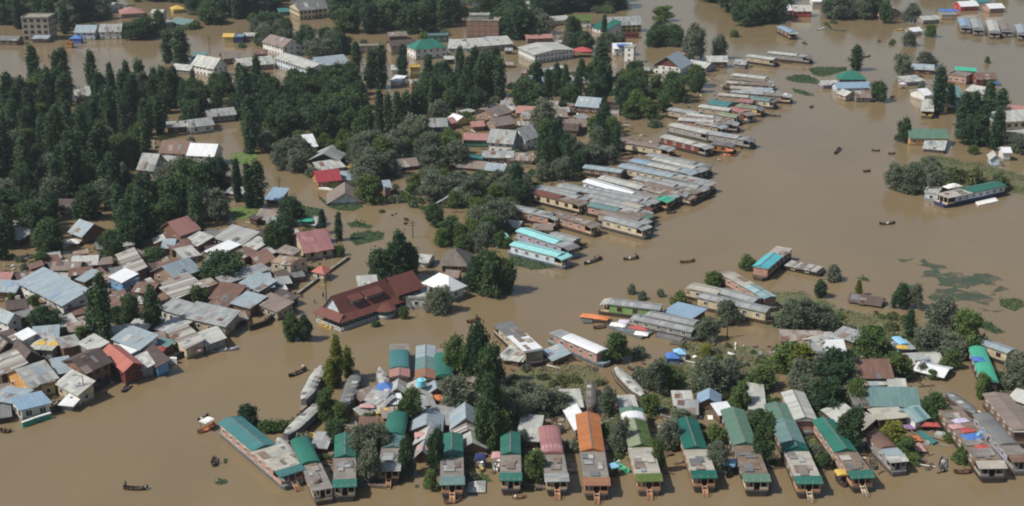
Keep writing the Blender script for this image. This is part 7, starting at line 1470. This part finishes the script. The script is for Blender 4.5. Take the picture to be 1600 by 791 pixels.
grove([(425, 235), (490, 225), (500, 250), (470, 275), (430, 262)], 5, {'willow': (2, 'grey willow beside the collapsed white front'), 'green': (1, 'green bush tree beside the collapsed white front')}, {'willow': (5, 8), 'green': (4, 6)}, 'willows beside the collapsed front', seed=28, limit=8)
grove([(680, 385), (760, 365), (790, 385), (740, 400)], 4.5, {'green': (2, 'green bushy tree north of the white pavilion'), 'willow': (1, 'grey bush tree north of the white pavilion')}, {'green': (4, 6), 'willow': (4, 6)}, 'bushes north of the pavilion', seed=29, limit=8)
grove([(470, 228), (560, 225), (560, 250), (500, 250)], 5, {'green': (1, 'low green tree along the edge of the dense wood')}, {'green': (4, 6)}, 'low trees along the dense wood', seed=30, limit=7)
# grey willows and undergrowth between the groves
for i, (x, yb, yt, pw, lb) in enumerate(((18, 262, 204, 42, 'great grey willow at the outer edge of the grove'), (78, 285, 240, 44, 'grey willow before the buried grey roof'), (100, 310, 262, 48, 'broad grey willow below the buried grey roof'), (112, 255, 215, 36, 'pale willow in the midst of the poplars'), (225, 160, 112, 30, 'grey willow behind the two curved roofs'), (270, 295, 250, 44, 'grey willow before the tall grey roofed house'), (338, 340, 295, 44, 'grey willow beside the bright green lawn'), (415, 235, 205, 34, 'grey willow at the head of the upper channel'), (205, 195, 165, 30, 'pale green willow in the grove'), (430, 212, 180, 40, 'grey willow at the corner of the dense wood'), (480, 62, 38, 26, 'pale grey tree in the skyline wood'), (685, 190, 155, 34, 'grey willow by the row of poplars'), (760, 105, 75, 26, 'pale green tree below the large pale hall'))): T('willow', x, yb, yt, lb, px=pw)
# marsh bushes
def bushes(poly, n, label, group, kinds=('reed', 'greyshrub', 'shrub'), hr=(.7, 1.9), seed=1):
    rnd = random.Random(seed); pp = [at(p) for p in poly]; pl = [(p.x, p.y) for p in pp]; k = 0
    for _ in range(n * 12):
        q = Vector((rnd.uniform(min(p[0] for p in pl), max(p[0] for p in pl)), rnd.uniform(min(p[1] for p in pl), max(p[1] for p in pl)), 0))
        if inpoly((q.x, q.y), pl) and not blocked(q, .5):
            kd, hh = rnd.choice(kinds), rnd.uniform(*hr)
            if hides(q, hh, 1.2): continue
            plant(kd, q, hh, label, group, rnd.uniform(.8, 1.3)); k += 1
            if k >= n: break
bushes([(800, 578), (905, 570), (945, 592), (915, 636), (850, 660), (792, 655), (775, 610)], 22, 'low scrub bush on the brownish bank', 'scrub on the brownish bank', ('reed', 'greyshrub', 'reed'), (.6, 1.5), seed=41)
bushes([(985, 585), (1080, 540), (1200, 545), (1220, 598), (1150, 640), (1060, 655), (1000, 628)], 44, 'low scrub bush in the brown marsh around the little blue tents', 'scrub around the blue tents', ('reed', 'reed', 'greyshrub', 'shrub'), (.6, 1.6), seed=42)
bushes([(1212, 505), (1300, 482), (1420, 498), (1490, 560), (1420, 590), (1330, 560), (1250, 552)], 44, 'low scrub bush in the marsh below the sunken brown roof', 'scrub below the sunken roof', ('reed', 'reed', 'greyshrub', 'shrub'), (.7, 1.9), seed=43)
bushes([(1540, 582), (1600, 590), (1600, 640), (1560, 620)], 8, 'low scrub bush beside the jade green boat roof', 'scrub beside the jade roof', seed=44)
bushes([(1120, 640), (1240, 620), (1330, 640), (1290, 720), (1180, 700)], 12, 'low bush between the sterns of the near houseboats', 'scrub behind the near houseboats', ('shrub', 'greyshrub'), seed=45)
bushes([(590, 330), (640, 335), (640, 355), (600, 350)], 7, 'thin reed clump in the pond', 'reeds in the pond', ('reed',), (.4, .9), seed=46)
bushes([(1290, 30), (1320, 45), (1310, 55), (1290, 50)], 3, 'low bush in the far lake by the bright red walls', 'bushes in the far lake', seed=47)
bushes([(1370, 60), (1400, 62), (1400, 72), (1370, 70)], 3, 'tiny bush standing in open lake water', 'tiny bushes in the lake', ('reed',), (.8, 1.6), seed=48)

bushes([(0, 190), (300, 160), (330, 330), (0, 400)], 46, 'leafy undergrowth bush among the grove trees', 'undergrowth in the grove', ('shrub', 'greyshrub', 'shrub'), (1.5, 3.2), seed=51)
bushes([(345, 130), (560, 120), (570, 240), (345, 240)], 30, 'leafy undergrowth bush in the dense wood', 'undergrowth in the dense wood', ('shrub', 'greyshrub'), (1.5, 3.0), seed=52)
bushes([(640, 130), (1050, 110), (1060, 200), (940, 250), (640, 270)], 60, 'leafy bush between the houses of the far village', 'bushes in the far village', ('shrub', 'greyshrub'), (1.2, 2.8), seed=53)
bushes([(420, 225), (600, 225), (640, 320), (560, 320), (480, 280)], 30, 'grey green bush around the collapsed and crimson roofed houses', 'bushes around the crimson roof', ('shrub', 'greyshrub'), (1.2, 2.8), seed=54)
bushes([(640, 265), (860, 250), (960, 240), (790, 385), (700, 385), (640, 320)], 50, 'grey green bush between pond and houseboat fleet', 'bushes between pond and fleet', ('shrub', 'greyshrub'), (1.0, 2.6), seed=55)
bushes([(0, -20), (960, -25), (960, 40), (500, 90), (0, 60)], 70, 'leafy bush beneath the skyline trees', 'bushes beneath the skyline trees', ('shrub', 'greyshrub'), (2, 4), seed=56)
bushes([(0, 400), (240, 385), (400, 340), (540, 380), (460, 450), (330, 520), (120, 520), (0, 480)], 26, 'small garden bush among the riverside village roofs', 'village garden bushes', ('shrub', 'greyshrub'), (1.0, 2.4), seed=57)
bushes([(440, 655), (1540, 640), (1540, 720), (440, 740)], 40, 'small bush in the gaps between the near houseboats', 'bushes between near houseboats', ('shrub', 'greyshrub', 'reed'), (.9, 2.2), seed=58)
# floating rubbish
def debris(poly, n, label, seed):
    rnd = random.Random(seed); pp = [at(p) for p in poly]; pl = [(p.x, p.y) for p in pp]; m = MB(); k = 0
    for _ in range(n * 12):
        q = Vector((rnd.uniform(min(p[0] for p in pl), max(p[0] for p in pl)), rnd.uniform(min(p[1] for p in pl), max(p[1] for p in pl)), 0))
        if not inpoly((q.x, q.y), pl) or blocked(q, .2): continue
        a = rnd.uniform(0, 3.14); ln, wd_ = rnd.choice(((2.4, .3), (1.6, .25), (.9, .7), (1.4, 1.0), (.5, .4), (3.2, .25))); e = Vector((math.cos(a), math.sin(a), 0)) * ln / 2; s = Vector((-math.sin(a), math.cos(a), 0)) * wd_ / 2; z = Vector((0, 0, rnd.uniform(.06, .3))); t = Vector((0, 0, rnd.uniform(0, .35)))
        m.slab([q - e - s + z, q + e - s + z + t, q + e + s + z + t, q - e + s + z], .08, rnd.choice((0, 0, 1, 1, 2, 2, 3, 4, 5))); k += 1
        if k >= n: break
    tag(m.build('floating_debris', ['plank', 'wood', 'tin_rust', 'tin', 'tarp_white', 'wood_dark']), label, 'debris', None, 'stuff')
debris([(0, 400), (240, 385), (400, 340), (540, 380), (460, 450), (380, 500), (200, 590), (40, 660), (0, 640)], 420, 'boards and scraps drifting between the riverside village roofs', 61)
debris([(450, 650), (700, 560), (800, 640), (1300, 640), (1560, 640), (1560, 740), (450, 740)], 380, 'boards and scraps drifting between the near houseboats', 62)
debris([(600, 240), (860, 150), (1120, 110), (1180, 220), (1080, 300), (900, 340), (780, 400), (700, 320)], 420, 'boards and scraps drifting among the fleet and the far village', 63)
debris([(780, 560), (1200, 540), (1420, 500), (1500, 600), (1300, 650), (850, 660)], 240, 'boards and scraps lying in the marsh', 64)

# ============================================================ SMALL BOATS AND PEOPLE
tl(0, 591)
shikara((915, 678), (762, 676), 'lone dark rowing boat with two people in the wide brown channel', crew=((.9, 'stand', 'cloth_dark', 'dark clothed person standing at the stern of the lone rowing boat', 1), (.1, 'sit', 'cloth_white', 'pale clothed person sitting at the bow of the lone rowing boat', 1)))
shikara((1225, 335), (1332, 282), 'canopied orange boat with white roof near the long teal houseboat', hull='tarp_orange', canopy='tarp_white', w=1.6, crew=((.1, 'sit', 'cloth_brown', 'brown clothed person sitting at the bow of the canopied orange boat', 1),))
shikara((1225, 262), (1292, 230), 'small dark boat carrying people beside the canopied orange boat', crew=((.35, 'sit', 'cloth_white', 'white clothed person sitting in the small dark boat', 1), (.75, 'sit', 'cloth_dark', 'dark clothed person sitting in the small dark boat', 1)))
shikara((1322, 540), (1326, 490), 'small punt off the side of the long teal houseboat', crew=((.4, 'paddle', 'cloth_dark', 'person bending to paddle the small punt', 1),))
shikara((0, 322), (70, 326), 'dark boat drifting by the dark broken shed', crew=((.5, 'sit', 'cloth_dark', 'person sitting in the boat by the dark broken shed', 1),))
shikara((755, 82), (800, 40), 'dark boat tied at the foot of the red roofed house', hull='navy', crew=((.2, 'sit', 'cloth_pink', 'pink clothed person in the boat at the red roofed house', 1),))
for i, (x, y, c, lb) in enumerate(((152, 292, 'cloth_dark', 'dark clothed person wading before the green terrace wall'), (193, 296, 'cloth_brown', 'brown clothed person wading before the green terrace wall'), (245, 292, 'cloth_blue', 'blue clothed person wading before the green terrace wall'), (520, 185, 'cloth_pink', 'reddish clothed person wading below the lamp post'), (543, 165, 'cloth_dark', 'dark clothed person wading below the lamp post'), (660, 115, 'cloth_dark', 'dark clothed person wading past the dark brown brick house'))):
    person((x, y), 'stand', c, lb, .7 * i, -.6)
tl(400, 400)
shikara((205, 742), (312, 695), 'dark rowing boat with white clad rower near the light grey covered boat', crew=((.85, 'paddle', 'cloth_white', 'white clad rower in the dark boat near the light grey covered boat', 1), (.4, 'sit', 'cloth_dark', 'passenger in the dark boat near the light grey covered boat', 1)))
shikara((1305, 408), (1382, 388), 'reddish brown boat with two people beyond the restaurant', hull='redwood', crew=((.2, 'sit', 'cloth_brown', 'passenger in the reddish brown boat', 1), (.8, 'paddle', 'cloth_dark', 'paddler in the reddish brown boat', 1)))
shikara((395, 415), (462, 445), 'yellow boat moored at the corner of the restaurant', hull='tarp_yellow', w=1.5)
for x, y, c, lb in ((285, 272, 'cloth_dark', 'person wading between river wall and restaurant'), (415, 265, 'cloth_brown', 'person wading beside the restaurant gable'), (362, 305, 'cloth_dark', 'person nearest the restaurant corner in the water')): person((x, y), 'stand', c, lb, x * .1, -.5)
tl(800, 400)
shikara((448, 48), (556, 12), 'long thin boat with three people near the aqua houseboats', crew=((.25, 'sit', 'cloth_white', 'white clothed passenger in the long thin boat', 1), (.6, 'paddle', 'cloth_dark', 'paddler amidships in the long thin boat', 1), (.8, 'paddle', 'cloth_brown', 'paddler at the stern of the long thin boat', 1)))
shikara((690, 20), (782, 8), 'low thin boat east of the long thin boat', crew=((.85, 'paddle', 'cloth_dark', 'paddler in the low thin boat', 1), (.45, 'sit', 'cloth_white', 'passenger in the low thin boat', 1)))
shikara((1040, 38), (1130, 26), 'faint brownish boat in the middle of the lake', hull='wood')
tl(1200, 200)
shikara((412, 158), (450, 122), 'dark boat heading up the lake', crew=((.5, 'paddle', 'cloth_dark', 'paddler in the boat heading up the lake', 1),))
shikara((640, 136), (690, 140), 'thin dark boat near the ochre house'); shikara((745, 158), (785, 155), 'tiny dark boat beside the thin dark one')
shikara((590, 268), (632, 262), 'dark boat off the low willow island', crew=((.5, 'sit', 'cloth_dark', 'person sitting in the boat off the willow island', 1),))
shikara((690, 592), (785, 585), 'long boat with a white clad passenger in open lake', crew=((.55, 'sit', 'cloth_white', 'white clad passenger in the long open lake boat', 1),))
tl(1200, 0)
shikara((0, 712), (78, 716), 'long dark boat before the fleet head', hull='hull_dark', crew=((.6, 'sit', 'cloth_dark', 'person in the long dark boat before the fleet head', 1),))
shikara((258, 664), (280, 655), 'little dark boat beyond the fleet head', crew=((.5, 'sit', 'cloth_dark', 'person in the little boat beyond the fleet head', 1),)); shikara((212, 262), (242, 272), 'little boat near the purplish roofed houseboat', crew=((.5, 'paddle', 'cloth_dark', 'paddler near the purplish roofed houseboat', 1),))
shikara((755, 600), (782, 596), 'little dark boat east of the small lake island', crew=((.5, 'sit', 'cloth_dark', 'person in the boat east of the small lake island', 1),)); shikara((582, 352), (632, 346), 'dark boat beside the single lake poplar')
shikara((805, 545), (845, 540), 'small yellow boat between lake island and tall poplars', hull='tarp_yellow', canopy='tarp_white', w=1.6)
shikara((298, 185), (350, 172), 'whitish boat in the far lake near the red walls', hull='tarp_white'); shikara((380, 178), (480, 192), 'greenish raft boat in the far lake', hull='green_wall', w=2)
shikara((780, 185), (835, 182), 'yellow white boat in the far lake', hull='tarp_yellow', w=1.6)
tl(900, 190, 5.65)
shikara((1300, 290), (1412, 298), 'vivid orange boat moored off the orange brown cabin', hull='tarp_orange', w=1.8, canopy='tarp_orange')
shikara((1150, 590), (1205, 635), 'white gangway boat at the bow of the longest cream houseboat', hull='tarp_white', w=1.1)
shikara((1450, 240), (1475, 175), 'buff boat at the tip of the pier', hull='tarp_yellow', w=1.2)
shikara((380, 330), (500, 310), 'pinkish flat boat behind the tan houseboat', hull='pink_wall', w=1.6)
tl(1000, 60, 5.65)
shikara((1085, 655), (1240, 690), 'long grey boat off the crimson brown houseboat', hull='hull_grey', w=1.5); shikara((990, 668), (1075, 672), 'yellow boat beside the crimson brown houseboat', hull='tarp_yellow', w=1.4)
shikara((1235, 208), (1345, 215), 'reddish boat in front of the far jetty', hull='redwood', w=1.6)
tl(780, 280, 5.65)
shikara((985, 428), (1055, 436), 'whitish boat along the outermost cream houseboat', hull='tarp_grey', w=1.5); shikara((1050, 432), (1130, 445), 'dark boat along the outermost cream houseboat', hull='hull_dark', w=1.4)
shikara((690, 560), (770, 575), 'dark punt at the small grey roofed boat', hull='hull_dark'); shikara((1480, 298), (1560, 285), 'brown boat below the green canopied houseboat', hull='wood')
tl(0, 400)
shikara((1270, 585), (1478, 570), 'very long pale boat lying along the river wall', hull='tarp_grey', w=1.3, crew=((.3, 'sit', 'cloth_dark', 'person near the inner end of the very long pale boat', 1), (.62, 'sit', 'cloth_white', 'white clothed person in the very long pale boat', 1)))
tl(1200, 591)
shikara((1075, 575), (1085, 490), 'pale blue boat with passengers before the rounded bush', hull='hull_blue', crew=((.3, 'sit', 'cloth_dark', 'dark clothed passenger in the pale blue boat', 1), (.7, 'sit', 'cloth_white', 'pale clothed passenger in the pale blue boat', 1)), w=1.5)
shikara((1155, 580), (1262, 572), 'thin reddish boat at the bow of the cluttered brown houseboat', hull='redwood')
shikara((425, 600), (475, 668), 'boat with yellow cover beside the vivid emerald houseboat', hull='hull_dark', canopy='tarp_yellow', w=1.6)
shikara((640, 500), (660, 560), 'greyish boat between emerald and short houseboats', hull='hull_grey')
tl(400, 591)
shikara((1285, 515), (1400, 572), 'yellow boat beside the teal green houseboat', hull='tarp_yellow', w=1.6); shikara((1378, 580), (1392, 500), 'white boat with dark covering beside the yellow boat', hull='tarp_white', canopy='navy', w=1.6)
shikara((1485, 570), (1495, 490), 'white boat with pink cover beside the fresh green houseboat', hull='tarp_white', canopy='tarp_pink', w=1.6)
shikara((300, 345), (430, 365), 'orange yellow boat behind the small green roof', hull='tarp_yellow', w=1.8); shikara((1165, 770), (1265, 740), 'pale orange boat at the foot of the long orange steps', hull='rail_orange', w=1.5)
tl(800, 591)
shikara((60, 660), (190, 685), 'grey landing boat between fresh green and red roofed houseboats', hull='hull_grey', w=1.7); shikara((0, 735), (80, 725), 'orange boat with white clad passenger before the fresh green houseboat', hull='rail_orange', crew=((.3, 'sit', 'cloth_white', 'white clad passenger before the fresh green houseboat', 1),))
tl(1000, 400, 1)
person((208, 441), 'stand', 'cloth_dark', 'dark clothed person standing on the stern deck beside the pink brown houseboat', .4, .2); person((211, 450), 'stand', 'cloth_pink', 'pink clothed person beside the pink brown houseboat', 1.4, .2)
# air between the viewer and the far shore
if HAZE_DENSITY:
    m = D.materials.new('haze_air'); m.use_nodes = True; nt = m.node_tree
    nt.nodes.remove(nt.nodes['Principled BSDF']); pv = nt.nodes.new('ShaderNodeVolumePrincipled')
    pv.inputs['Color'].default_value = (.78, .88, 1.0, 1); pv.inputs['Density'].default_value = HAZE_DENSITY; pv.inputs['Anisotropy'].default_value = .2
    nt.links.new(pv.outputs[0], nt.nodes['Material Output'].inputs['Volume']); MATS['haze_air'] = m
    h = MB(); h.box(-1200, -200, -3, 1200, 2600, 135); o = h.build('haze', 'haze_air'); tag(o, 'thin bluish summer haze over the flooded valley', 'haze', None, 'stuff')
